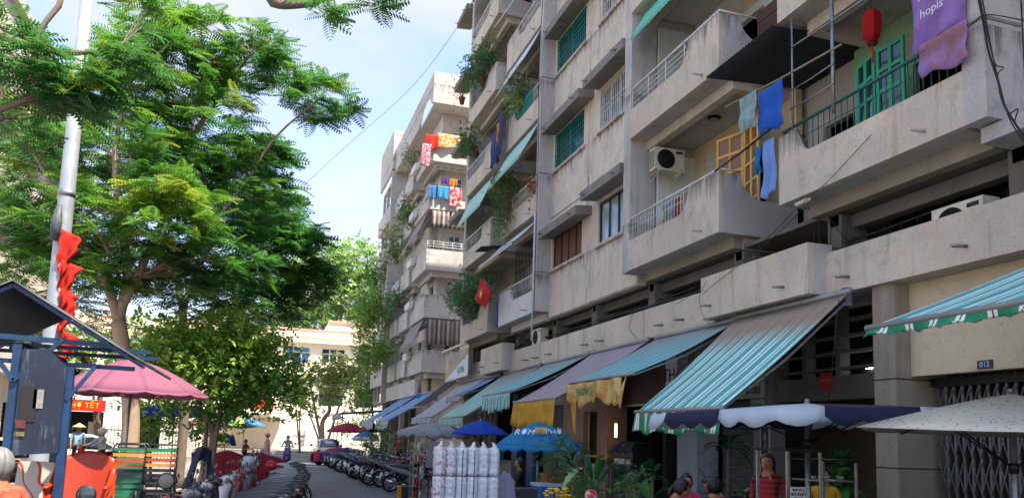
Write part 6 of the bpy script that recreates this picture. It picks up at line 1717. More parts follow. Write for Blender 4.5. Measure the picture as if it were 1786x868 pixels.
# ------------------------------------------------------------------ things on the near facade
def ac_unit(label, c, rz, group='air conditioner units'):
    t = thing('air_conditioner', label, 'air conditioner', c, rz, group)
    mb = MB(); mb.box(-.40, .40, -.14, .14, 0, .55); b = mb.build('casing', M['acwhite'], t, w=False)
    mb = MB()
    for i in range(9): r_ = .03+.023*i; mb.tube([(-.10+r_*math.cos(2*math.pi*k/24), -.15, .28+r_*math.sin(2*math.pi*k/24)) for k in range(25)], .004, 4, 0, cap=False)
    mb.lathe([(.235, -.142), (.235, -.146)], (-.10, 0, .28), 28, 1, 'Y')
    mb.build('fan_grille', [M['darksteel'], M['black']], t, w=False)
    mb = MB()
    for i in range(12): mb.box(-.405, -.4, -.12, .12, .06+i*.036, .075+i*.036)
    mb.build('side_vents', M['darksteel'], t, w=False)
    mb = MB()
    for x in (-.28, .28): mb.beam((x, -.16, -.02), (x, .3, -.02), .03); mb.beam((x, -.12, -.03), (x, .3, -.22), .022)
    mb.build('bracket', M['acwhite'], t, w=False)
    mb = MB(); mb.box(.16, .34, -.144, -.141, .44, .50); mb.build('badge', M['darksteel'], t, w=False)
    return t
p = atY(1165, 300, 16.0)
ac_unit('old air conditioner on brackets on the end wall of the first floor loggia', (p.x, 16.05, p.z), 0)
ac_unit('air conditioner unit resting on the mezzanine ledge below the right balcony', (8.72, 7.75, 4.52), -math.pi/2)
ac_unit('small air conditioner under the balcony of the white parapet', (8.75, 24.3, 4.9), -math.pi/2)
ac_unit('air conditioner by the mezzanine window of the far block', (8.5, 47.5, 4.2), -math.pi/2)
def door_leaf(label_none, x, y0, y1, z0, z1, mat, cols, rows, parent, skew=0, fill=None):
    mb = MB(); t_ = .06; w = y1-y0
    def X(y): return x+skew*(y-y0)
    for k in range(cols+1):
        y = y0+(w-t_)*k/cols; mb.beam((X(y)+.0, y+t_/2, z0), (X(y), y+t_/2, z1), .04, t_, upv=(0, 1, 0))
    for k in range(rows+1):
        z = z0+(z1-z0-t_)*k/rows+t_/2; mb.beam((X(y0)+.002, y0, z), (X(y1)+.002, y1, z), .036, t_)
    d = mb.build('door', mat, parent)
    mb = MB(); mb.beam((X(y0)+.012, y0+.02, (z0+z1)/2), (X(y1)+.012, y1-.02, (z0+z1)/2), .008, z1-z0-.03); mb.build('pane', fill or M['glass'], d)
    return d
door_leaf(0, 9.0, 8.95, 9.5, 6.0, 8.12, M['teal_door'], 2, 6, B1, -.02); door_leaf(0, 8.98, 9.52, 10.07, 6.0, 8.12, M['teal_door'], 2, 6, B1, .25)
mb = MB(); mb.box(9.88, 9.9, 7.6, 8.5, 6.0, 8.2); mb.build('doorway', M['black'], B1)  # flat black panel paints the dark of an open doorway
BRG = glass('amber shutter glass', '#7a4a2a', .3)
door_leaf(0, 9.25, 12.95, 13.65, 6.0, 8.45, M['yellow_door'], 2, 6, B1, .2, BRG); door_leaf(0, 9.4, 13.7, 14.4, 6.0, 8.45, M['yellow_door'], 2, 6, B1, -.3, BRG)
# lantern
t = thing('paper_lantern', 'red hexagonal paper lantern with tassel hanging in the right balcony', 'lantern', (8.6, 9.17, 8.0))
RLN = cloth('red lantern paper', '#c4161c', .4, var=.15)
mb = MB(); mb.lathe([(.10, .53), (.135, .47), (.15, .30), (.13, .12), (.07, .03)], (8.6, 9.17, 8.0), 6, smooth=False); mb.build('shade', RLN, t)
mb = MB()
for i in range(3): mb.lathe([(.075-.006*i, -.02*i), (.085-.006*i, -.02*i+.01), (.075-.006*i, -.02*i+.018)], (8.6, 9.17, 8.02), 12)
mb.build('collar', pbr('dark red ring', '#5a1414', .6), t)
mb = MB(); mb.tube([(8.6, 9.17, 8.0), (8.6, 9.17, 7.88)], [.012, .018], 7); mb.tube([(8.6, 9.17, 7.88), (8.6, 9.17, 7.70)], [.022, .018], 7); mb.build('tassel', pbr('red tassel', '#b3201c', .8), t)
mb = MB(); mb.tube([(8.6, 9.17, 8.52), (8.6, 9.17, 9.08)], .004, 4); mb.build('cord', M['wire'], t)
# laundry
def laundry(name, label, x, y0, y1, zt, zb, mat, cat=None, group='laundry on the near block', wav=.04, shape=None, th=.006, seed=0, bottom=0):
    mb = MB(); r = random.Random(seed+int(y0*37)); ph = r.uniform(0, 6)
    def fn(u, v):
        w = 1-(shape[0]*v if shape else .06*v*math.sin(ph))
        y = (y0+y1)/2+(u-.5)*(y1-y0)*w
        return (x+wav*math.sin(u*11+ph)*v+.02*math.sin(v*9+ph), y+.02*math.sin(v*7+ph), zt+(zb-zt)*v+.05*math.sin(u*5+ph)*v+bottom*abs(u-.5)*v)
    mb.sheet(fn, 18, 14, th)
    return mb.build(name, mat, label=label, cat=cat or name.replace('_', ' '), group=group)
LC = lambda n, h, **k: cloth(n, h, .25, **k)
LAV = LC('lavender sheet', '#8d66ad', col2='#9f7dbb', scale=2.5)
pc = laundry('printed_sheet', 'crumpled lavender sheet with white letters over the right balcony rail', 8.02, 7.02, 7.80, 8.75, 7.08, LAV, 'sheet', wav=.05)
WPR = pbr('white cloth print', '#d6cce0', .8, var=.1)
for s_, yy, zz in (('HYUS', 7.40, 7.72), ('hopis', 7.40, 7.47)):
    o_ = text(s_, (7.90, yy, zz), FACE_W, .17, WPR, None); o_.parent = pc; o_.matrix_parent_inverse = Matrix.Translation(pc.location).inverted()
laundry('printed_sheet', 'lower torn half of the lavender sheet with a pinkish patch', 8.0, 6.98, 7.72, 7.12, 6.62, LC('mauve patched sheet', '#a47cb8', col2='#a0707c', scale=3), 'sheet', wav=.035, bottom=.08)
laundry('beige_shorts', 'beige shorts hanging left of the lavender sheet', 8.1, 7.85, 8.18, 8.7, 8.08, LC('beige cotton', '#b59a86'), 'shorts', shape=(-.1,))
laundry('beige_shorts', 'second brown shorts half behind the lavender sheet', 8.14, 7.74, 7.92, 8.5, 7.95, LC('brown cotton', '#8a6a58'), 'shorts')
laundry('blue_trousers', 'bright blue trousers on the pole between the two near balconies', 7.98, 10.52, 11.18, 7.93, 7.16, LC('bright blue cotton', '#1f63c9'), 'trousers', shape=(-.12,), wav=.05)
laundry('pale_towel', 'pale green striped towel beside the bright blue trousers', 7.98, 11.24, 11.75, 8.05, 7.42, LC('pale check cotton', '#9fb8a8', col2='#7f9fb0', scale=8), 'towel')
laundry('pale_blue_shirt', 'pale blue shirt hanging below the blue trousers', 8.02, 10.82, 11.12, 7.05, 6.05, LC('pale blue cotton', '#7fa5e0'), 'shirt', shape=(-.2,))
laundry('blue_cloth', 'small blue cloth beside the pale blue shirt', 8.02, 11.18, 11.36, 7.0, 6.55, LC('mid blue cotton', '#2f7fb8'), 'cloth')
for i, (h_, n_) in enumerate((('#2a2426', 'black'), ('#b5a59a', 'beige'), ('#a8323a', 'red'), ('#8f9fb8', 'greyish blue'), ('#7f9a6a', 'green'))):
    laundry('drying_cloth', f'{n_} cloth on the drying rack behind the railing of the first floor loggia', 8.33, 13.95+.26*i, 14.18+.26*i, 7.1, 6.55, LC(n_+' cotton', h_), 'cloth')
mb = MB(); mb.tube([(8.33, 13.8, 7.1), (8.33, 15.3, 7.1)], .01, 5); mb.tube([(8.33, 13.8, 6.0), (8.33, 13.8, 7.1)], .01, 5); mb.tube([(8.33, 15.3, 6.0), (8.33, 15.3, 7.1)], .01, 5)
mb.build('drying_rack', M['rail_white'], label='white drying rack in the first floor loggia', cat='rack')
DN = LC('denim blue', '#2f4d7d', var=.3)
laundry('blue_jeans', 'long blue trousers hung at the corner of the second last balcony', 7.9, 27.45, 28.15, 13.5, 12.15, DN, 'trousers')
laundry('blue_jeans', 'second pair of blue trousers nearer the camera at the same corner', 7.85, 26.55, 27.0, 13.9, 12.25, DN, 'trousers')
laundry('orange_shirt', 'orange shirt between the two pairs of blue trousers', 7.88, 27.05, 27.4, 13.6, 12.85, LC('orange cotton', '#d18a1c'), 'shirt')
laundry('maroon_cloth', 'maroon cloth under the orange shirt', 7.9, 27.05, 27.4, 12.8, 12.1, LC('maroon cotton', '#4a2028'), 'cloth')
laundry('blue_tarp', 'blue tarp hanging beside the white painted parapet', 8.15, 27.2, 27.5, 6.9, 5.9, LC('blue tarp cloth', '#1f6fc9'), 'tarp')
# far block laundry (hung on the end that faces the camera)
def laundryS(name, label, px0, py0, px1, py1, Y, mat, cat, skew=0):
    a, b = atY(px0, py0, Y), atY(px1, py1, Y); r = random.Random(px0); ph = r.uniform(0, 6)
    mb = MB(); mb.sheet(lambda u, v: (a.x+(b.x-a.x)*u+skew*v, Y-.04-.05*math.sin(u*12+ph)*v, a.z+(b.z-a.z)*v+.05*math.sin(u*6+ph)*v), 20, 10, .008)
    return mb.build(name, mat, label=label, cat=cat, group='laundry on the far block')
laundryS('floral_quilt', 'orange and white floral quilt over the highest balcony of the far block', 763, 232, 807, 262, 41.05, LC('orange floral', '#d9921f', col2='#e6d9b8', scale=6), 'quilt')
laundryS('red_cloth', 'red cloth beside the floral quilt', 742, 234, 764, 262, 41.0, LC('red cotton', '#cf2a1c'), 'cloth')
laundryS('pink_towel', 'pink and white towel hanging at the corner below the red cloth', 737, 250, 751, 292, 40.9, LC('pink stripe', '#b5506a', col2='#d9c0c4', scale=9), 'towel', -.1)
laundryS('blue_towel', 'narrow blue towel at the left of the middle balcony of the far block', 748, 323, 760, 347, 41.05, LC('blue cotton towel', '#3f7fc4'), 'towel')
laundryS('blue_towel', 'wide sky blue towel on the middle balcony of the far block', 764, 324, 782, 348, 41.05, LC('sky towel', '#3f9fd4'), 'towel')
laundryS('striped_quilt', 'red and white quilt right of the blue towels on the far block', 785, 326, 804, 362, 41.0, LC('red white quilt', '#c41f2a', col2='#d9ccc8', scale=5), 'quilt')
laundryS('purple_cloth', 'purple cloth above the blue towels on the far block', 771, 309, 783, 322, 41.4, LC('purple cotton', '#5a2f9a'), 'cloth')
laundryS('ochre_cloth', 'ochre cloth next to the purple one on the far block', 784, 312, 797, 326, 41.4, LC('ochre cotton', '#cf8a1c'), 'cloth')
laundryS('blue_tarp', 'bright blue tarp edge over the black net shade', 727, 686, 763, 697, 41.0, LC('bright tarp', '#1f8fd9'), 'tarp')
# awnings on the balconies
def drop(label, y0, y1, x0, x1, zt, zb, mat, group='awnings on the near balconies', sc=.1):
    t = thing('balcony_awning', label, 'awning', (x0, (y0+y1)/2, zb), 0, group)
    mb = MB(); mb.sheet(lambda u, v: (x0+(x1-x0)*v+.015*math.sin(u*30)*v, y0+(y1-y0)*u, zt+(zb-zt)*v-.04*math.sin(v*math.pi)), 26, 6, .008); mb.build('canopy', mat, t)
    mb = MB(); mb.tube([(x1, y0, zb), (x1, y1, zb)], .02, 7); mb.build('bar', AWT, t)
    if sc:
        mb = MB(); mb.sheet(lambda u, v: (x1-.01, y0+(y1-y0)*u, zb-sc*v*(.6+.4*abs(math.sin(u*(y1-y0)*math.pi/.14)))), 90, 2, .005); mb.build('valance', mat, t)
    return t
TEALB = stripes('mint ribbed blind', ['#46b59a', '#63c4ab'], .09, 'Y', dirt='#8aa89a'); PG = stripes('pale green striped blind', ['#7fb8a5', '#bcd6cb'], .16, 'Y', dirt='#8a978c'); WSB = stripes('grey white blind', ['#b9c2c6', '#d3d8da'], .2, 'Y', dirt='#8b9196')
drop('mint green ribbed awning hanging into the second floor loggia at the top', 12.9, 16.3, 8.35, 8.0, 12.25, 11.55, TEALB)
drop('grey white awning with scalloped edge over the white painted parapet', 23.3, 27.3, 8.15, 7.35, 8.85, 8.05, WSB)
drop('pale green striped awning over the trailing creeper', 23.3, 26.8, 8.15, 7.5, 12.2, 10.95, PG)
drop('white sheet awning above the potted fern tree', 23.3, 26.8, 8.15, 7.5, 15.5, 14.2, WSB, sc=0)
drop('pale green awning at the end balcony beside the creeper', 28.7, 32.5, 8.2, 7.7, 12.1, 10.9, PG)
drop('blue awning at the highest end balcony', 29.2, 32.3, 8.2, 7.8, 21.8, 21.0, BLUEG, sc=0)
mb = MB()
y = 23.5
while y < 27: mb.box(8.62, 8.64, y, y+.02, 6.0, 8.75); y += .16
for z in (6.9, 7.8): mb.box(8.6, 8.62, 23.4, 27, z, z+.03)
mb.build('security_bars', M['black'], B1)
mb = MB()
y = 24.0
while y < 26.9: mb.box(8.12, 8.14, y, y+.03, 13.05, 13.7); y += .09
mb.build('teal_bars', M['teal'], B1)
# roofs in the void and poles
def corrx(x0, x1, y0, y1, z0, z1, per=.09, amp=.014):
    q = MB(); n = int((y1-y0)/per*5); q.sheet(lambda u, v: (x0+(x1-x0)*v, y0+(y1-y0)*u, z0+(z1-z0)*v+amp*math.sin(2*math.pi*u*(y1-y0)/per)), n, 3, .006); return q
corrx(7.8, 10.1, 10.55, 12.6, 8.86, 9.02).build('corrugated_roof', pbr('dark corrugated sheet', '#34393c', .5, .4, var=.3, scale=5), label='dark corrugated sheet roofing the gap between the two near balconies', cat='roof sheet', group='roof sheets in the gaps')
corrx(7.6, 8.6, 28.0, 29.0, 9.0, 9.15).build('corrugated_roof', pbr('grey sheet', '#5b5f60', .5, .4), label='small dark sheet roof beside the end balcony', cat='roof sheet', group='roof sheets in the gaps')
mb = MB()
for i in range(5): mb.box(8.9+.005*(i % 2), 8.94+.005*(i % 2), 10.85, 12.5, 9.15+i*.24, 9.38+i*.24)
mb.build('timber_screen', pbr('dark red brown boards', '#4a251d', .7, var=.3, scale=5), label='dark brown board screen closing the upper gap', cat='screen')
PO = pbr('bamboo pole', '#8a7a66', .6, var=.3)
def pole(label, a, b, r_=.02, m_=None, name='pole', cat='pole', group='poles and pipes on the balconies'):
    mb = MB(); a = Vector(a); b = Vector(b); mb.tube([a, a.lerp(b, .5)+Vector((0, 0, -.02)), b], r_, 8); return mb.build(name, m_ or M['steel'], label=label, cat=cat, group=group)
pole('upright steel pipe at the far end of the green railing', (8.14, 10.47, 7.0), (8.14, 10.47, 9.0), .018)
pole('thicker scaffold pipe beside the red lantern', (8.14, 9.5, 6.95), (8.14, 9.5, 8.95), .03)
pole('sloping steel pipe in front of the red lantern', (8.08, 10.4, 8.45), (8.08, 7.9, 8.38), .016)
pole('lower steel pipe between the two uprights', (8.1, 10.5, 7.72), (8.1, 9.45, 7.72), .012)
pole('lowest steel pipe between the two uprights', (8.1, 10.5, 7.40), (8.1, 9.45, 7.40), .012)
pole('long bamboo pole carrying the blue trousers', (7.98, 12.2, 8.12), (8.05, 9.2, 7.9), .018, PO)
pole('dark pole over the railing of the first floor loggia', (8.0, 12.6, 7.0), (8.0, 10.85, 7.2), .02, M['darksteel'])
pole('thin pole reaching out at the corner with the trousers', (7.7, 28.4, 13.6), (8.2, 26.4, 14.2), .015)
pole('bent white pipe below the top balcony', (7.6, 27.2, 17.4), (8.1, 25.2, 18.1), .03, M['rail_white'])
pole('upright white pipe beside the grey pier', (8.04, 23.15, 4.9), (8.04, 23.15, 9.1), .028, M['rail_white'])
pole('thin upright pipe on the beige wall', (8.5, 19.96, 8.4), (8.5, 19.96, 24), .012, M['plaster'])
# flag
t = thing('national_flag', 'red flag with a yellow star on a short pole beside the dark shrub', 'flag', (8.1, 26.0, 6.5))
A_, B2_ = atX(872, 522, 8.0), atX(843, 486, 7.4)
mb = MB(); mb.tube([A_, B2_], .012, 7); mb.build('pole', M['steel'], t)
f0, f1, f2, f3 = atX(838, 485, 7.5), atX(859, 507, 7.5), atX(844, 538, 7.5), atX(827, 520, 7.5)
mb = MB(); mb.sheet(lambda u, v: tuple((f0.lerp(f1, u)).lerp(f3.lerp(f2, u), v)+Vector((.05*math.sin(u*6+v*3), 0, 0))), 14, 10, .006); fl = mb.build('cloth', cloth('flag red', '#d41414', .35, var=.08), t)
mb = MB(); cs = (f0+f1+f2+f3)/4; us = (f1-f0).normalized(); ws = (f3-f0); ws = (ws-us*ws.dot(us)).normalized(); nn = us.cross(ws); nn = nn if nn.x < 0 else -nn
pts = [cs+nn*.07+(us*math.sin(math.pi*k/5)-ws*math.cos(math.pi*k/5))*(.21 if k % 2 == 0 else .085) for k in range(10)]
pts2 = [p_-nn*.01 for p_ in pts]
mb.add(pts+pts2+[cs+nn*.07, cs+nn*.06], [(20, i, (i+1) % 10) for i in range(10)]+[(21, 10+(i+1) % 10, 10+i) for i in range(10)]+[(i, 10+i, 10+(i+1) % 10, (i+1) % 10) for i in range(10)])
mb.build('star', pbr('flag yellow', '#e8c81a', .7), fl)
# coffee banner
m_, nt_, p_ = _new('coffee banner print')
v_ = nt_.nodes.new('ShaderNodeTexCoord').outputs['Object']; s_ = nt_.nodes.new('ShaderNodeSeparateXYZ'); nt_.links.new(v_, s_.inputs[0])
w_ = nt_.nodes.new('ShaderNodeTexWave'); w_.inputs['Scale'].default_value = .9; w_.inputs['Distortion'].default_value = 4; mp_ = nt_.nodes.new('ShaderNodeMapping'); mp_.inputs['Rotation'].default_value = (.9, 0, 0); nt_.links.new(v_, mp_.inputs[0]); nt_.links.new(mp_.outputs[0], w_.inputs['Vector'])
c1_ = _mix(nt_, C('#8f7752'), C('#c9b48c'), w_.outputs['Fac'])
ad_ = nt_.nodes.new('ShaderNodeMath'); ad_.operation = 'MULTIPLY_ADD'; nt_.links.new(s_.outputs['Y'], ad_.inputs[0]); ad_.inputs[1].default_value = .22; nt_.links.new(s_.outputs['Z'], ad_.inputs[2])
nt_.links.new(_mix(nt_, C('#b9ccd2'), c1_, _ramp(nt_, ad_.outputs[0], .42, .46)), p_.inputs['Base Color'])
t = thing('coffee_banner', 'tan coffee shop banner with white lettering under the last balcony', 'banner', (8.0, 33, 4.3))
mb = MB(); mb.box(8.0, 8.03, 30.9, 34.9, 4.3, 5.45); mb.build('panel', m_, t)
text('BIVINACOFFEE', (7.985, 32.9, 5.15), FACE_W, .52, pbr('banner white', '#d6d0c0', .7), t)
text('Cà Phê', (7.985, 32.0, 4.62), FACE_W, .4, pbr('banner teal', '#4f8f9f', .7), t)
mb = MB(); mb.beam((7.85, 30.8, 5.62), (7.85, 35.0, 5.62), .12, .08); mb.build('light_bar', M['acwhite'], t)
# cables
def cable(label, pts, r_=.009, name='cable', group='black cables on the near block', sag=0):
    P_ = smooth_path(pts, 6); mb = MB(); mb.tube(P_, r_, 5); return mb.build(name, M['wire'], label=label, cat='cable', group=group)
def cabpx(label, pl, X, r_=.009): return cable(label, [atX(px, py, X) for px, py in pl], r_)
cabpx('thick cable bundle dropping down the right pier, front strand', [(1703, -20), (1716, 45), (1724, 90), (1740, 140), (1752, 185), (1790, 245)], 8.05, .014)
cabpx('looping cable strand beside the bundle on the right pier', [(1708, -10), (1720, 50), (1735, 110), (1750, 118), (1740, 135), (1757, 195), (1775, 190), (1770, 215), (1786, 235)], 8.04, .008)
cabpx('third thin cable strand on the right pier', [(1712, -10), (1730, 90), (1744, 150), (1762, 210), (1795, 260)], 8.06, .008)
cabpx('cable crossing the right pier sideways', [(1600, 95), (1690, 45), (1720, 26), (1786, 36)], 8.0, .007)
cabpx('thin cable crossing the lower face of the right balcony', [(1520, 235), (1440, 320), (1400, 352)], 8.04, .006)
cabpx('thin cable falling from the right balcony to the mezzanine block', [(1400, 365), (1330, 430), (1240, 500), (1225, 515)], 8.02, .006)
cabpx('thin cable falling across the side of the first floor balcony', [(1388, 365), (1300, 450), (1180, 530)], 8.3, .006)
rr = random.Random(4)
for i in range(9):
    z0 = 5.0+rr.uniform(-.08, .2); pts = [(8.75+rr.uniform(-.08, .15), y_, z0+rr.uniform(-.07, .07)) for y_ in np.arange(9.5+rr.uniform(-3, 1), 30, 2.2)]
    cable(f'black cable running along the mezzanine gallery, strand {ORD[i]} of the bundle', pts, rr.choice((.012, .018, .025)), group='cable bundle in the mezzanine gallery')
for i in range(7):
    a_ = atX(1420+rr.uniform(-15, 60), 380+rr.uniform(-20, 20), 8.7); b_ = atX(1430+rr.uniform(-10, 80), 440+rr.uniform(-10, 10), 8.75); m__ = (a_+b_)/2+Vector((0, rr.uniform(-.3, .3), -.15))
    cable(f'tangled loose cable where the two near balconies meet, {ORD[i]} loop', [a_, m__, b_, b_+Vector((0, .5, .2))], .008, group='tangled cables under the right balcony')
cabpx('thin looped wire hanging on the mezzanine band', [(1105, 545), (1098, 570), (1110, 590), (1122, 600), (1150, 606)], 8.42, .005)
cabpx('thin wire loop on the mezzanine block', [(1232, 490), (1220, 520), (1228, 555), (1240, 565)], 8.05, .005)
cable('long thin wire running from the near block across the sky to the trees', [(8.0, 34.5, 21.6), tuple(atY(720, 150, 42)), tuple(atY(610, 250, 52)), tuple(atY(505, 345, 64))], .012)
cable('wire along the grey pier beside the window canopies', [tuple(atX(947, 0, 8.0)), tuple(atX(941, 100, 8.0)), tuple(atX(938, 300, 8.0)), tuple(atX(931, 550, 8.0))], .01)
# dry leaves tuft
r = random.Random(2); t = thing('dried_bunch', 'dried orange brown grass bunch tied to the grey pier', 'dried plant', (7.95, 23.6, 9.9)); q = []
for _ in range(60): q.append((Vector((7.95+r.gauss(0,.05), 23.4+r.gauss(0,.12), 10.1+r.gauss(0,.22))), r.uniform(-3,3), r.gauss(-.8,.5), 0, .14, 0))
foliage('leaves', q, T_LEAF, [pbr('dry orange leaf', '#a8622a', .8)], t)
# lamps, camera, number plate, notices
def ceil_lamp(label, p, r_=.14):
    t = thing('ceiling_lamp', label, 'lamp', (p.x, p.y, p.z-.08)); mb = MB(); mb.lathe([(r_*1.05, .08), (r_*1.05, .05), (r_*.9, .03)], (p.x, p.y, p.z-.082), 24); mb.build('rim', M['darksteel'], t)
    mb = MB(); mb.lathe([(r_*.88, .05), (r_*.7, .01), (r_*.3, -.01), (.01, -.015)], (p.x, p.y, p.z-.082), 24); mb.build('diffuser', pbr('unlit lamp glass', '#8a8474', .3), t)
ceil_lamp('round unlit ceiling lamp in the first floor loggia', atZ(1245, 205, 9.08))
p = atZ(1650, 490, 4.2)
t = thing('globe_lamp', 'unlit glass globe lamp under the mezzanine ledge above the cream wall', 'lamp', (p.x, p.y, p.z-.25)); mb = MB(); mb.ball((p.x, p.y, p.z-.13), .085, 18); mb.build('globe', glass('frosted globe', '#8a8478', .3), t); mb = MB(); mb.lathe([(.07, 0), (.07, -.03), (.04, -.05)], (p.x, p.y, p.z), 16); mb.build('base', M['darksteel'], t)
p = atX(1402, 352, 8.12); t = thing('security_camera', 'small bullet camera under the corner of the right balcony', 'camera', tuple(p)); mb = MB(); mb.tube([p+Vector((-.06, .12, -.03)), p+Vector((.02, -.14, .02))], .035, 12); mb.build('housing', M['acwhite'], t); mb = MB(); mb.tube([p, p+Vector((.1, 0, .12))], .012, 6); mb.build('bracket', M['darksteel'], t)
p = atX(1718, 635, 8.83); t = thing('house_number', 'dark blue house number plate on the cream wall', 'number plate', tuple(p)); mb = MB(); mb.box(8.822, 8.838, p.y-.11, p.y+.11, p.z-.055, p.z+.055); mb.build('plate', pbr('navy enamel', '#17304f', .4), t)
text('012', (8.82, p.y, p.z), FACE_W, .10, pbr('enamel white', '#c9d0d6', .5), t)
p = atX(1440, 665, 9.18); t = thing('paper_notice', 'small red paper notice with gold writing on the lintel of the eatery', 'notice', tuple(p)); mb = MB(); mb.box(9.185, 9.197, p.y-.15, p.y+.15, p.z-.13, p.z+.15); mb.build('sheet', pbr('red paper', '#b52a1c', .8, var=.3), t); text('TÀI LỘC', (9.18, p.y, p.z+.02), FACE_W, .075, pbr('gold print', '#c9962a', .6), t)
p = atX(1445, 722, 7.6); t = thing('light_bulb', 'lit bulb with metal cap hanging above the wide navy parasol', 'lamp', tuple(p)); mb = MB(); mb.lathe([(.02, .10), (.03, .05), (.045, .0)], p+Vector((0,0,.03)), 14); mb.build('cap', M['acwhite'], t); mb = MB(); mb.lathe([(.045, .03), (.05, .0), (.035, -.02), (.005, -.025)], p, 16); mb.build('bulb', emit('lit bulb', '#fff4dc', 6), t); mb = MB(); mb.tube([p+Vector((0,0,.12)), p+Vector((.3,.1,1.7))], .005, 4); mb.build('flex', M['wire'], t)
p = atX(1522, 640, 9.7); t = thing('fluorescent_tube', 'lit fluorescent tube inside behind the stone pillar', 'lamp', tuple(p)); mb = MB(); mb.tube([(9.7, p.y-.3, p.z), (9.7, p.y+.15, p.z)], .018, 8); mb.build('tube', emit('lit tube', '#e8f4ff', 5), t); mb = MB(); mb.box(9.69, 9.72, p.y-.35, p.y+.2, p.z+.02, p.z+.06); mb.build('fitting', M['acwhite'], t)
# shop signs
t = thing('shop_sign', 'white salon sign with red script over bold dark letters', 'sign', (9.0, 15.5, 2.9)); SGN = pbr('sign white', '#b9b8b4', .6, var=.12)
mb = MB(); mb.box(8.94, 8.98, 14.3, 16.15, 2.85, 4.05); mb.build('panel', SGN, t)
text('Trang Cẩm', (8.93, 15.35, 3.82), FACE_W, .28, pbr('red script', '#a8202c', .6), t, shear=.35); text('THẨM MỸ', (8.93, 15.3, 3.35), FACE_W, .42, pbr('sign black', '#17181a', .6), t)
t = thing('shop_sign', 'pale yellow green sign with a telephone number behind the big awning', 'sign', (9.05, 13.4, 2.7)); mb = MB(); mb.box(9.04, 9.08, 12.56, 14.18, 2.72, 3.75); mb.build('panel', pbr('pale lime panel', '#9fa98a', .6, var=.1), t)
text('- ĐT: 0909961182', (9.03, 13.36, 2.86), FACE_W, .19, pbr('sign black b', '#17181a', .6), t); text('TÓC ĐẸP', (9.03, 13.2, 3.3), FACE_W, .3, pbr('sign brown', '#6a3a2a', .6), t)
mb = MB(); mb.box(9.05, 9.08, 12.56, 13.0, 2.4, 2.7); mb.build('lower_panel', pbr('grey lime panel', '#8a9a80', .6), t); text('REMCO', (9.04, 12.78, 2.55), FACE_W, .11, pbr('sign green', '#2f5a4a', .6), t)
def portrait(label, x, y, z, w, h, facing='W'):
    t = thing('portrait_poster', label, 'poster', (x, y, z-h/2), 0, 'black and white portrait posters')
    mb = MB(); mb.box(x-.012, x, y-w/2, y+w/2, z-h/2, z+h/2); mb.build('sheet', pbr('pale mint card', '#a9b8a8', .6), t)
    mb = MB(); mb.box(x-.016, x-.013, y-w*.38, y+w*.38, z-h*.40, z+h*.42); mb.build('photo', pbr('dark photo', '#1a1b1c', .5, var=.4, scale=9), t)
    mb = MB(); mb.loft([(x-.019, y, z+h*.12, .055, .09), (x-.017, y, z+h*.12, .05, .085)], 16, 0, 'X', 2); mb.loft([(x-.0185, y-.01, z-h*.12, .02, .07), (x-.017, y-.01, z-h*.12, .02, .07)], 10, 0, 'X', 2); mb.build('face_print', pbr('pale print', '#9a9c98', .6), t)
p = atX(1334, 768, 9.08); portrait('portrait poster on the grey column behind the food cart', 9.09, p.y, p.z, .30, .62)
p = atX(1334, 820, 9.08); portrait('second portrait poster below the first on the grey column', 9.09, p.y, p.z-.05, .30, .5)
p = atX(1182, 770, 8.9); portrait('portrait poster at the salon entrance left of the painted pillar', 9.0, 15.25, 2.0, .36, .7)
p = atX(1182, 810, 8.9); portrait('lower portrait poster at the salon entrance', 9.0, 15.25, 1.25, .36, .6)
t = thing('wall_light', 'warm lit wall lamp on the pinkish entrance', 'lamp', (8.55, 18.8, 1.8)); p = atX(1074, 750, 8.58)
mb = MB(); mb.box(8.56, 8.60, p.y-.03, p.y+.03, p.z-.17, p.z+.17); mb.build('tube', emit('warm lamp', '#ffb070', 3), t); mb = MB(); mb.box(8.6, 8.62, p.y-.07, p.y+.07, p.z-.22, p.z+.25); mb.build('backplate', M['brown'], t)
t = thing('altar_shelf', 'tan shelf box at the salon doorway', 'shelf', (9.4, 15.9, 1.2)); mb = MB(); mb.box(9.5, 9.6, 15.3, 16.1, 1.6, 2.5); mb.build('back', pbr('tan board', '#b0834a', .7), t)
mb = MB(); mb.lathe([(.10, 0), (.07, .15), (.09, .3), (.05, .45), (.07, .6), (.02, .72)], (9.4, 15.7, 1.6), 12); mb.build('figurine', M['brown'], t)

# ------------------------------------------------------------------ stalls and goods at the right
BAGM = None
m_, nt_, p_ = _new('clear plastic wrapped cups')
v_ = nt_.nodes.new('ShaderNodeTexCoord').outputs['Object']; n_ = _noise(nt_, 14, 5, .7, v_); n2_ = _noise(nt_, 4, 3, .5, v_)
nt_.links.new(_mix(nt_, C('#b9c2cc'), C('#e6e9ec'), _ramp(nt_, n_.outputs['Fac'], .35, .62)), p_.inputs['Base Color']); p_.inputs['Roughness'].default_value = .22; p_.inputs['Subsurface Weight'].default_value = 0; _bump(nt_, p_, n_.outputs['Fac'], .5, .02)
BAGM = m_
BAGR = m_.copy(); BAGR.name = 'wrapped cups with red print'; nr_ = BAGR.node_tree; pr_ = nr_.nodes['Principled BSDF']; src_ = pr_.inputs['Base Color'].links[0].from_socket; tn_ = [q for q in nr_.nodes if q.type == 'TEX_COORD'][0].outputs['Object']; nn2_ = _noise(nr_, 22, 2, .4, tn_); nr_.links.new(_mix(nr_, src_, C('#c9572a'), _ramp(nr_, nn2_.outputs['Fac'], .56, .62, 0, .8)), pr_.inputs['Base Color'])
CORD = pbr('yellow twine', '#b59a4a', .8)
cart_y = 12.0
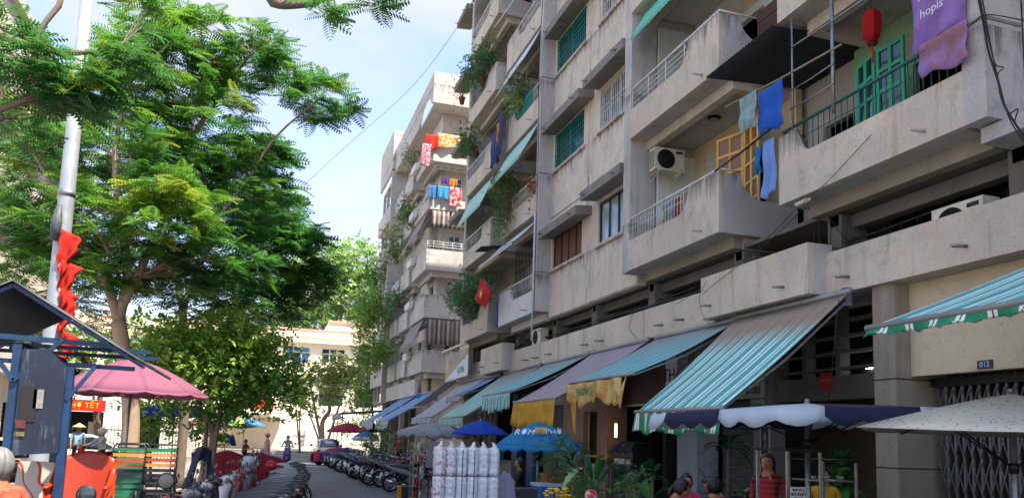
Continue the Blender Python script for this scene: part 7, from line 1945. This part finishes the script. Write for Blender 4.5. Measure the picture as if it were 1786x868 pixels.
for row in range(3):
    for c_i in range(6):
        xx = 2.62+.175*c_i+.09; zz = .30+row*.45; r = random.Random(c_i*7+row)
        mb = MB()
        def fn(u, v, r_=r.uniform(0, 6)):
            a = 2*math.pi*u; z = zz+.44*v; k = .086+.003*math.sin(v*math.pi*9+r_)+.003*math.sin(a*7+r_)+.003*math.sin(a*3+v*14); k *= (1-.12*abs(v*2-1)**8)
            ca, sa = math.cos(a), math.sin(a); sq = (abs(ca)**3+abs(sa)**3)**(-1/3)
            return (xx+k*ca*sq, cart_y+1.5*k*sa*sq, z)
        mb.sheet(fn, 24, 16, .004)
        mb.ball((xx, cart_y, zz+.22), .078, 10, 0, (1, 1.4, 2.6))
        if row == 2: mb.loft([(zz+.42, xx, cart_y, .07, .1), (zz+.48, xx+.02, cart_y, .03, .04), (zz+.53, xx+r.uniform(-.03,.03), cart_y, .012, .05)], 10, 0, 'Z')
        mb.build('wrapped_bundle', BAGR if c_i == 0 or (c_i == 1 and row == 2) else BAGM, label=f'tall clear plastic bundle of cups, {("bottom", "middle", "top")[row]} tier, {ORD[c_i] if c_i else "first"} from the left', cat='plastic bundle', group='plastic wrapped bundles stacked on the cart')
for i, xx in enumerate((3.05, 3.24)):
    mb = MB(); mb.tube([(xx, 11.86, .28), (xx, 11.855, 1.0), (xx, 11.86, 1.6)], .006, 5); mb.build('tie_cord', M['darksteel'], label=f'dark cord tied down the front of the bundle stack, {("left", "right")[i]} one', cat='cord')
t = thing('hand_cart', 'low steel hand cart under the plastic bundle stack', 'cart', (3.1, 12, 0)); mb = MB(); mb.box(2.6, 3.75, 11.75, 12.25, .24, .29); mb.build('deck', M['steel'], t)
for xx in (2.8, 3.5):
    mb = MB(); mb.lathe([(.03, -.03), (.12, -.025), (.12, .025), (.03, .03)], (xx, 11.8, .12), 16, 0, 'Y'); mb.build('wheel', TYRE, t)
# grey cool boxes, cloth, red bits
def boxy(name, label, px0, py0, px1, Y, dy, zb, mat, cat, lid=None, group=None):
    a, b = atY(px0, py0, Y), atY(px1, py0, Y); zt = (a.z+b.z)/2
    t = thing(name, label, cat, ((a.x+b.x)/2, Y+dy/2, zb), 0, group); mb = MB(); mb.box(a.x, b.x, Y, Y+dy, zb, zt-.05); mb.build('body', mat, t)
    mb = MB(); mb.box(a.x-.015, b.x+.015, Y-.015, Y+dy+.015, zt-.05, zt); mb.build('lid', lid or mat, t); return t
boxy('cool_box', 'blue cool box on a stand under the bowl parasol', 943, 843, 990, 13.2, .5, .3, pbr('blue plastic', '#1d5f9f', .4, var=.2), 'cool box', pbr('pale lid', '#9ab0b8', .5))
boxy('metal_box', 'dark grey metal box next to the lilac cloth', 893, 852, 938, 12.6, .5, .3, pbr('dark grey box', '#33383c', .5), 'box')
boxy('plastic_crate', 'black plastic crate on the road edge behind the display rack', 703, 848, 727, 22.4, .4, .0, M['plastic_black'], 'crate')
boxy('oil_tin', 'yellow oil tin beside the black crate', 694, 846, 701, 22.6, .12, .0, pbr('yellow tin', '#c98a1c', .4), 'tin')
boxy('red_table', 'low red plastic table behind the cool box', 955, 826, 1005, 15.9, .5, .6, pbr('red plastic', '#a8201c', .4), 'table')
a_ = atY(880, 835, 12.3); mb = MB(); mb.sheet(lambda u, v: (a_.x-.14+.30*u+.10*v*(u-.5), 12.3-.08*v, a_.z+.12*math.sin(u*math.pi)-.55*v+.02*math.sin(u*19)), 16, 10, .008); mb.build('lilac_cloth', cloth('lilac rag', '#9a95b0', .15, var=.2), label='lilac rag draped over a stand right of the bundle stack', cat='cloth')
# glass sided rack and tilted board
t = thing('display_rack', 'narrow steel rack of drinks behind the parked motorbikes', 'rack', (4.6, 20, 0)); a_ = atY(722, 770, 20); b_ = atY(737, 770, 20)
for xx in (a_.x, b_.x+.05):
    for yy in (20, 20.35): mb = MB(); mb.box(xx-.012, xx+.012, yy-.012, yy+.012, 0, a_.z); mb.build('upright', M['steel'], t)
for k in range(5): mb = MB(); mb.box(a_.x, b_.x+.05, 20, 20.35, .2+.3*k, .215+.3*k); mb.build('shelf', M['steel'], t)
rr = random.Random(6)
for k in range(5):
    for j in range(3):
        xx = a_.x+.05+.09*j; mb = MB(); mb.lathe([(.03, 0), (.032, .12), (.012, .17), (.012, .20)], (xx, 20.1, .216+.3*k), 10)
        mb.build('drinks_bottle', pbr('bottle %d' % (k*3+j), rr.choice(('#b5261f', '#2f7a3a', '#c9a26a', '#c9c9c4', '#d2691a')), .3), label=f'small bottle on the narrow rack, {("lowest", "second", "third", "fourth", "top")[k]} shelf, {("left", "middle", "right")[j]}', cat='bottle', group='bottles on the narrow rack')
a_ = atY(758, 792, 18); mb = MB(); mb.obox(a_, (.36, .02, .62), (.1, .06, .0)); mb.build('menu_board', pbr('grey board', '#77797a', .7, var=.3), label='tilted grey menu board behind the plastic bundles', cat='board')
mb = MB(); mb.tube([(a_.x-.1, 18.1, 0), (a_.x-.1, 18.05, a_.z)], .015, 6); mb.tube([(a_.x+.3, 18.1, 0), (a_.x+.3, 18.1, 1.2), (a_.x-.35, 18.1, 1.2), (a_.x-.35, 18.1, 0)], .018, 6); mb.build('cart_frame', M['darksteel'], label='dark tubular cart frame below the menu board', cat='frame')
# food cart with glass case
FC = pbr('cart steel', '#a9a9a6', .35, .7, var=.2, scale=8)
t = thing('food_cart', 'stainless food cart with a glass case and a price card', 'food cart', (5.52, 7.1, 0)); x0, x1, yA, yB, z0, z1 = 5.13, 5.98, 6.75, 7.25, 1.02, 1.70
for xx in (x0, x0+.40, x1):
    for yy in (yA, yB): mb = MB(); mb.box(xx-.012, xx+.012, yy-.012, yy+.012, z0, z1+(.06 if xx < x0+.5 else -.04)); mb.build('upright', FC, t)
mb = MB(); mb.box(x0-.02, x0+.42, yA-.02, yB+.02, z1+.06, z1+.085); mb.box(x0+.43, x1+.02, yA-.02, yB+.02, z1-.03, z1-.01); mb.build('case_top', M['darksteel'], t)
for zz in (1.22, 1.46): mb = MB(); mb.box(x0+.42, x1, yA+.03, yB-.02, zz, zz+.012); mb.build('shelf', FC, t)
m_, nt_, p_ = _new('case glass'); p_.inputs['Transmission Weight'].default_value = 1; p_.inputs['Roughness'].default_value = .05; p_.inputs['IOR'].default_value = 1.1; p_.inputs['Base Color'].default_value = (.8, .88, .86, 1)
mb = MB(); mb.box(x0+.42, x1-.02, yA-.004, yA+.002, z0, z1-.04); mb.box(x0+.02, x0+.38, yA-.004, yA+.002, z0, z1+.02); mb.build('glass', m_, t)
mb = MB(); mb.box(x0-.03, x1+.03, yA-.03, yB+.05, .45, 1.02); mb.build('body', FC, t)
for xx in (x0+.12, x1-.12): mb = MB(); mb.lathe([(.03, -.03), (.22, -.02), (.24, 0), (.22, .02), (.03, .03)], (xx, yA-.06, .24), 20, 0, 'Y'); mb.build('wheel', TYRE, t)
a_ = atY(1391, 858, 6.70); mb = MB(); mb.box(a_.x-.09, a_.x+.09, 6.69, 6.70, a_.z-.12, a_.z+.055); sg = mb.build('price_card', pbr('white card', '#b9b6ae', .7), t)
text('014 LÔ 2', (a_.x, 6.685, a_.z+.025), FACE_S, .036, M['plastic_black'], sg); text('BÒ KHO', (a_.x, 6.685, a_.z-.018), FACE_S, .046, pbr('brown ink', '#4a1f12', .7), sg); text('HỦ TIẾU', (a_.x, 6.685, a_.z-.065), FACE_S, .036, M['plastic_black'], sg)
rr = random.Random(8)
for k in range(5):
    xx = x0+.5+.09*k; mb = MB(); mb.lathe([(.03, 0), (.045, .035), (.04, .04)], (xx, 7.0, 1.233 if k % 2 else 1.473), 14); mb.build('bowl', pbr('bowl', '#b9b4a4', .4), label=f'stacked bowl inside the glass case, {ORD[k] if k else "first"} from the left', cat='bowl', group='bowls in the glass case')
# dining tables
for i, (xx, yy) in enumerate(((5.35, 9.45), (6.1, 9.5))):
    t = thing('folding_table', f'low steel dining table among the diners, {("left", "right")[i]} one', 'table', (xx, yy, .12), 0, 'low dining tables'); mb = MB(); mb.box(xx-.3, xx+.3, yy-.3, yy+.3, .70, .72); mb.build('tabletop', FC, t)
    for sx in (-1, 1):
        for sy in (-1, 1): mb = MB(); mb.tube([(xx+sx*.26, yy+sy*.26, .12), (xx+sx*.26, yy+sy*.26, .70)], .012, 6); mb.build('leg', FC, t)
# plants at street level
def bigleaf(base, az, L, w, rise, droop, mb, m=0, fold=.25):
    def fn(u, v):
        s = (v-.5)*2; d = L*u; ww = w*(math.sin(math.pi*min(1, u*.93+.05))**.7)
        r_ = d*math.cos(rise)*(1-.1*u); z = d*math.sin(rise)-droop*u*u*L
        return (base[0]+r_*math.cos(az)-s*ww*math.sin(az), base[1]+r_*math.sin(az)+s*ww*math.cos(az), base[2]+z+abs(s)*ww*fold+.012*math.sin(u*40)*abs(s))
    mb.sheet(fn, 12, 6, .003, m)
def potplant(label, x, y, z0, n, L, w, mats, seed, rise=(.4, 1.2), droop=.45, stem=0, name='potted_plant', pot='#5a4a40', group='potted plants outside the shops', potr=.16):
    r = random.Random(seed); t = thing(name, label, 'plant', (x, y, .12), 0, group)
    mb = MB(); mb.lathe([(potr*.7, .12), (potr, .42), (potr*1.08, .43), (potr*1.08, .46), (potr*.9, .46)], (x, y, 0), 16); mb.build('pot', pbr('pot '+pot, pot, .8, var=.3), t)
    if stem or z0 > .5: mb = MB(); mb.tube([(x, y, .42), (x+.02, y, z0)], [.05, .03], 9); mb.build('stem', LEAF['banana'] if stem else BARK, t)
    for i in range(n):
        mb = MB(); az = 2*math.pi*i/n*1.618*2+r.uniform(-.3, .3); rs = r.uniform(*rise)
        b = (x, y, z0)
        s0 = (x+.25*L*math.cos(az)*math.cos(rs), y+.25*L*math.sin(az)*math.cos(rs), z0+.3*L*math.sin(rs))
        mb.tube([b, s0], [.012, .008], 5, 0)
        bigleaf(s0, az, L*r.uniform(.8, 1.15), w*r.uniform(.8, 1.15), rs, droop*r.uniform(.7, 1.3), mb, 0)
        mb.build('leaf', mats[r.randrange(len(mats))], t)
BL = [LEAF['banana'], leafmat('deep banana leaf', '#173f22', '#2a6231', .6, .2)]; BLD = [BL[1]]
m_, nt_, p_ = _new('variegated leaf'); v_ = nt_.nodes.new('ShaderNodeNewGeometry').outputs['Position']; n_ = _noise(nt_, 16, 3, .6, v_); nt_.links.new(_mix(nt_, C('#1f5a26'), C('#a9bf6a'), _ramp(nt_, n_.outputs['Fac'], .5, .6)), p_.inputs['Base Color']); VAR = m_
def gp(px, py, Y): return atY(px, py, Y)
p = gp(1036, 815, 10.0); potplant('banana plant with arching leaves beside the yellow flowers', p.x, 10.0, 1.12, 7, .55, .085, BL, 1, (.7, 1.35), .35, stem=1)
p = gp(1000, 790, 12.2); potplant('feathery palm behind the banana plant', p.x, 12.2, 1.35, 10, .5, .05, BL, 2, (.2, 1.2), .5)
p = gp(1100, 830, 11.0); potplant('large dark leaved plant in front of the salon entrance', p.x, 11.0, .95, 9, .62, .12, BLD, 3, (.3, 1.2), .4)
p = gp(1135, 845, 10.3); potplant('dark broad leaved plant behind the cyclist helmet', p.x, 10.3, .85, 7, .5, .11, BL, 4, (.3, 1.2), .4)
p = gp(1165, 800, 12.4); potplant('leafy dark bush by the painted pillar', p.x, 13.0, 1.2, 12, .35, .07, BLD, 5, (-.2, 1.3), .4)
p = gp(1292, 760, 11.4); potplant('slim dark tree in a pot against the slate wall', p.x, 11.8, 1.75, 16, .38, .05, BLD, 6, (-.1, 1.2), .6)
p = gp(1296, 830, 10.8); potplant('white edged leafy plant below the slim dark tree', p.x, 10.8, 1.0, 8, .3, .07, [VAR], 7, (.1, 1.1), .5)
p = gp(1495, 820, 9.6); potplant('tall leafy plants beside the stone pillar', p.x, 10.0, 1.2, 16, .42, .10, BL, 8, (-.2, 1.3), .5)
p = gp(1478, 790, 10.6); potplant('dark foliage plant behind the glass case', p.x, 10.8, 1.5, 14, .38, .09, BLD, 9, (-.2, 1.3), .5)
p = gp(1720, 850, 5.9); potplant('variegated broad leaved plant under the cream parasol', 7.15, 6.0, 1.05, 11, .42, .10, [VAR], 10, (.2, 1.2), .45, potr=.2)
p = gp(1770, 850, 5.4); potplant('second variegated plant at the right edge', 7.3, 5.6, 1.05, 9, .42, .10, [VAR], 11, (.2, 1.2), .45, potr=.2)
mb = MB(); p = gp(998, 800, 10.2); p0 = gp(1018, 815, 10.1); bigleaf((p0.x, 10.1, p0.z), math.pi*1.02, .38, .10, -.3, .5, mb, 0); mb.build('drooping_leaf', leafmat('pale underside leaf', '#7f9a6a', '#93ad7a', .5, .3), label='large pale drooping leaf hanging left of the banana plant', cat='leaf')
def bush(name, label, px, py, Y, rx, rz, n, mats, ww, size, seed, grp='potted plants outside the shops', per=9):
    p = gp(px, py, Y); r = random.Random(seed); t = thing(name, label, 'plant', (p.x, Y, .12), 0, grp)
    mb = MB(); mb.lathe([(.14, .12), (.2, .4), (.2, .44)], (p.x, Y, 0), 14); mb.build('pot', pbr('brown pot', '#5a3d2c', .8), t)
    it = []; st = MB()
    for q, rel in blob_points(r, (p.x, Y, p.z), (rx, rx, rz), n, .7):
        st.tube([(p.x, Y, .42), q.lerp(Vector((p.x, Y, .4)), .5), q], [.01, .008, .004], 4, cap=False)
        for k in range(per): it.append((q+Vector((r.gauss(0,1), r.gauss(0,1), r.gauss(0,1)))*size, r.uniform(-3.1,3.1), r.gauss(-.1,.5), r.gauss(0,.7), size*r.uniform(.7,1.3), r.choices(range(len(mats)), ww)[0]))
    st.build('stems', BARK, t); foliage('leaves', it, T_SPRAY2, mats, t)
bush('potted_bush', 'bright green low shrub in front of the dark leaved plant', 1095, 846, 9.6, .24, .12, 18, [LEAF['broad_mid'], LEAF['shrub']], (5, 3), .085, 61)
bush('potted_bush', 'small leaved green bush under the banana plant', 1015, 850, 10.6, .3, .22, 26, [LEAF['shrub'], LEAF['broad_mid']], (4, 4), .09, 62)
bush('potted_bush', 'dark twiggy bush left of the pinkish entrance', 975, 800, 13.5, .3, .5, 30, [LEAF['shrub'], LEAF['broad_mid']], (4, 3), .12, 63)
bush('potted_bush', 'green shrub on the pavement behind the right motorbikes', 668, 772, 33, .8, .6, 40, [LEAF['broad_mid'], LEAF['shrub']], (4, 2), .2, 64)
t = thing('yellow_flowers', 'pot of bright yellow chrysanthemums beside the banana plant', 'flowers', (gp(975, 858, 10).x, 10, .6)); p = gp(975, 858, 10)
r = random.Random(3)
for i in range(26):
    mb = MB(); q = p+Vector((r.uniform(-.18, .16), r.uniform(-.1, .1), r.uniform(-.05, .06))); mb.lathe([(.008, -.01), (.034, .0), (.03, .008), (.008, .016)], q, 10); mb.tube([q-Vector((0,0,.01)), q-Vector((0,0,.3))], .003, 4); mb.build('flower_head', pbr('yellow petal', '#e0b414', .7) if i == 0 else bpy.data.materials['yellow petal'], t)
mb = MB(); p = gp(1031, 862, 9.3); mb.ball((p.x, 9.3, p.z-.02), .085, 14, 0, (1, 1, 1.1)); mb.build('red_white_bag', cloth('red and white bag', '#c9c6c4', 0, col2='#b01c2c', scale=7), label='small red and white bag in front of the banana plant', cat='bag')

# more goods and fittings along the shop fronts
def wbox(name, label, cat, x, y, z, dx, dy, dz, mat, group=None):
    mb = MB(); mb.box(x-dx/2, x+dx/2, y-dy/2, y+dy/2, z, z+dz); return mb.build(name, mat, label=label, cat=cat, group=group)
for i, (yy, zz, c_) in enumerate(((25.0, 1.7, '#b5301f'), (25.25, 1.65, '#c9552a'), (26.0, 1.7, '#8a2a3a'))):
    laundry('hanging_garment', f'{("red", "orange", "wine")[i]} garment hung for sale in the blue shop front', 8.55, yy-.12, yy+.12, zz+.75, zz, LC('garment '+c_, c_), 'garment', group='garments hung in the blue shop')
t = thing('display_fridge', 'dark glass display cabinet under a dark cloth at the salon entrance', 'cabinet', (8.7, 17.4, .12))
mb = MB(); mb.box(8.5, 9.0, 16.9, 17.9, .12, 1.75); mb.build('cabinet', M['plastic_black'], t)
mb = MB(); mb.box(8.47, 8.49, 16.95, 17.85, .6, 1.4); mb.build('glass_front', glass('cabinet glass', '#3a4a50'), t)
mb = MB(); mb.sheet(lambda u, v: (8.42+.6*v, 16.85+1.1*u, 1.79-(.22 if v < .02 else 0)-.05*math.sin(u*15)*(1-v)), 20, 6, .01); mb.build('cover_cloth', cloth('slate cloth', '#333f4a', 0), t)
for k in range(4):
    mb = MB(); mb.box(8.46, 8.465, 16.95, 17.85, .65+k*.2, .66+k*.2); mb.build('shelf_edge', M['steel'], t)
t = thing('snack_stand', 'small stand with an orange rail beside the pinkish entrance', 'stand', (8.1, 17.9, .12)); mb = MB(); mb.box(7.9, 8.3, 17.6, 18.4, 1.4, 1.46); mb.build('rail', pbr('orange rail', '#c97a1c', .5), t)
for xx in (7.92, 8.28):
    for yy in (17.63, 18.37): mb = MB(); mb.tube([(xx, yy, .12), (xx, yy, 1.4)], .015, 6); mb.build('leg', M['steel'], t)
mb = MB(); mb.box(7.95, 8.25, 17.7, 18.3, .8, 1.25); mb.build('goods', pbr('packed goods', '#8a8f96', .4, var=.6, scale=14), t)
wbox('wall_poster', 'pale orange printed poster beside the warm wall lamp', 'poster', 8.6, 18.75, 1.1, .02, .4, .62, pbr('printed poster', '#b5937a', .7, var=.5, scale=11))
wbox('shop_sign', 'pale green sign board over the pale shop behind the yellow tarp', 'sign', 8.86, 22.9, 2.95, .04, 2.4, .55, pbr('pale green board', '#8fae98', .6, var=.15))
wbox('menu_board', 'upright teal banner stand in the pale shop under the bowl parasol', 'banner', 8.3, 20.9, .2, .03, .8, 1.55, pbr('teal banner print', '#3f7f86', .6, var=.5, scale=5))
wbox('wall_poster', 'white printed portrait banner beside the teal banner stand', 'poster', 8.2, 19.9, .3, .03, .7, 1.5, pbr('grey portrait print', '#8f9692', .6, var=.6, scale=4))
for i, (yy, zz, x_) in enumerate(((14.6, 3.5, 8.58), (23.0, 3.6, 8.88), (12.7, 3.3, 9.08))):
    t = thing('electric_meter', f'grey electric meter box {("high on the painted pillar", "on the pale shop front", "on the grey column of the eatery")[i]}', 'meter', (x_, yy, zz), 0, 'electric meters')
    mb = MB(); mb.box(x_-.06, x_, yy-.07, yy+.07, zz, zz+.2); mb.build('case', M['acwhite'], t); mb = MB(); mb.lathe([(.045, -.065), (.045, -.075), (.01, -.08)], (x_, yy, zz+.12), 14, 0, 'X'); mb.build('dial_glass', M['glass'], t)
rr = random.Random(12)
for i in range(6):
    y0 = 9.6+i*3.9; cable(f'loose wire looped under the mezzanine ledge, {ORD[i] if i else "first"} from the camera', [(8.43, y0, 4.2), (8.40, y0+.6, 4.2-rr.uniform(.1, .3)), (8.42, y0+1.6, 4.12), (8.40, y0+2.6, 4.2-rr.uniform(.05, .25)), (8.43, y0+3.4, 4.2)], .008, group='loose wires under the ledge')
for i, (yy, c_) in enumerate(((28.2, '#2f6fa8'), (28.8, '#a8402c'), (29.2, '#b59a4a'), (31.0, '#3f7a4a'))):
    wbox('goods_carton', f'{("blue", "rust", "tan", "green")[i]} carton of goods at the shops behind the grey parasol', 'carton', 8.6, yy, 1.0 if i < 3 else .12, .35, .35, .35, pbr('carton '+c_, c_, .7, var=.4, scale=9), 'cartons at the far shops')
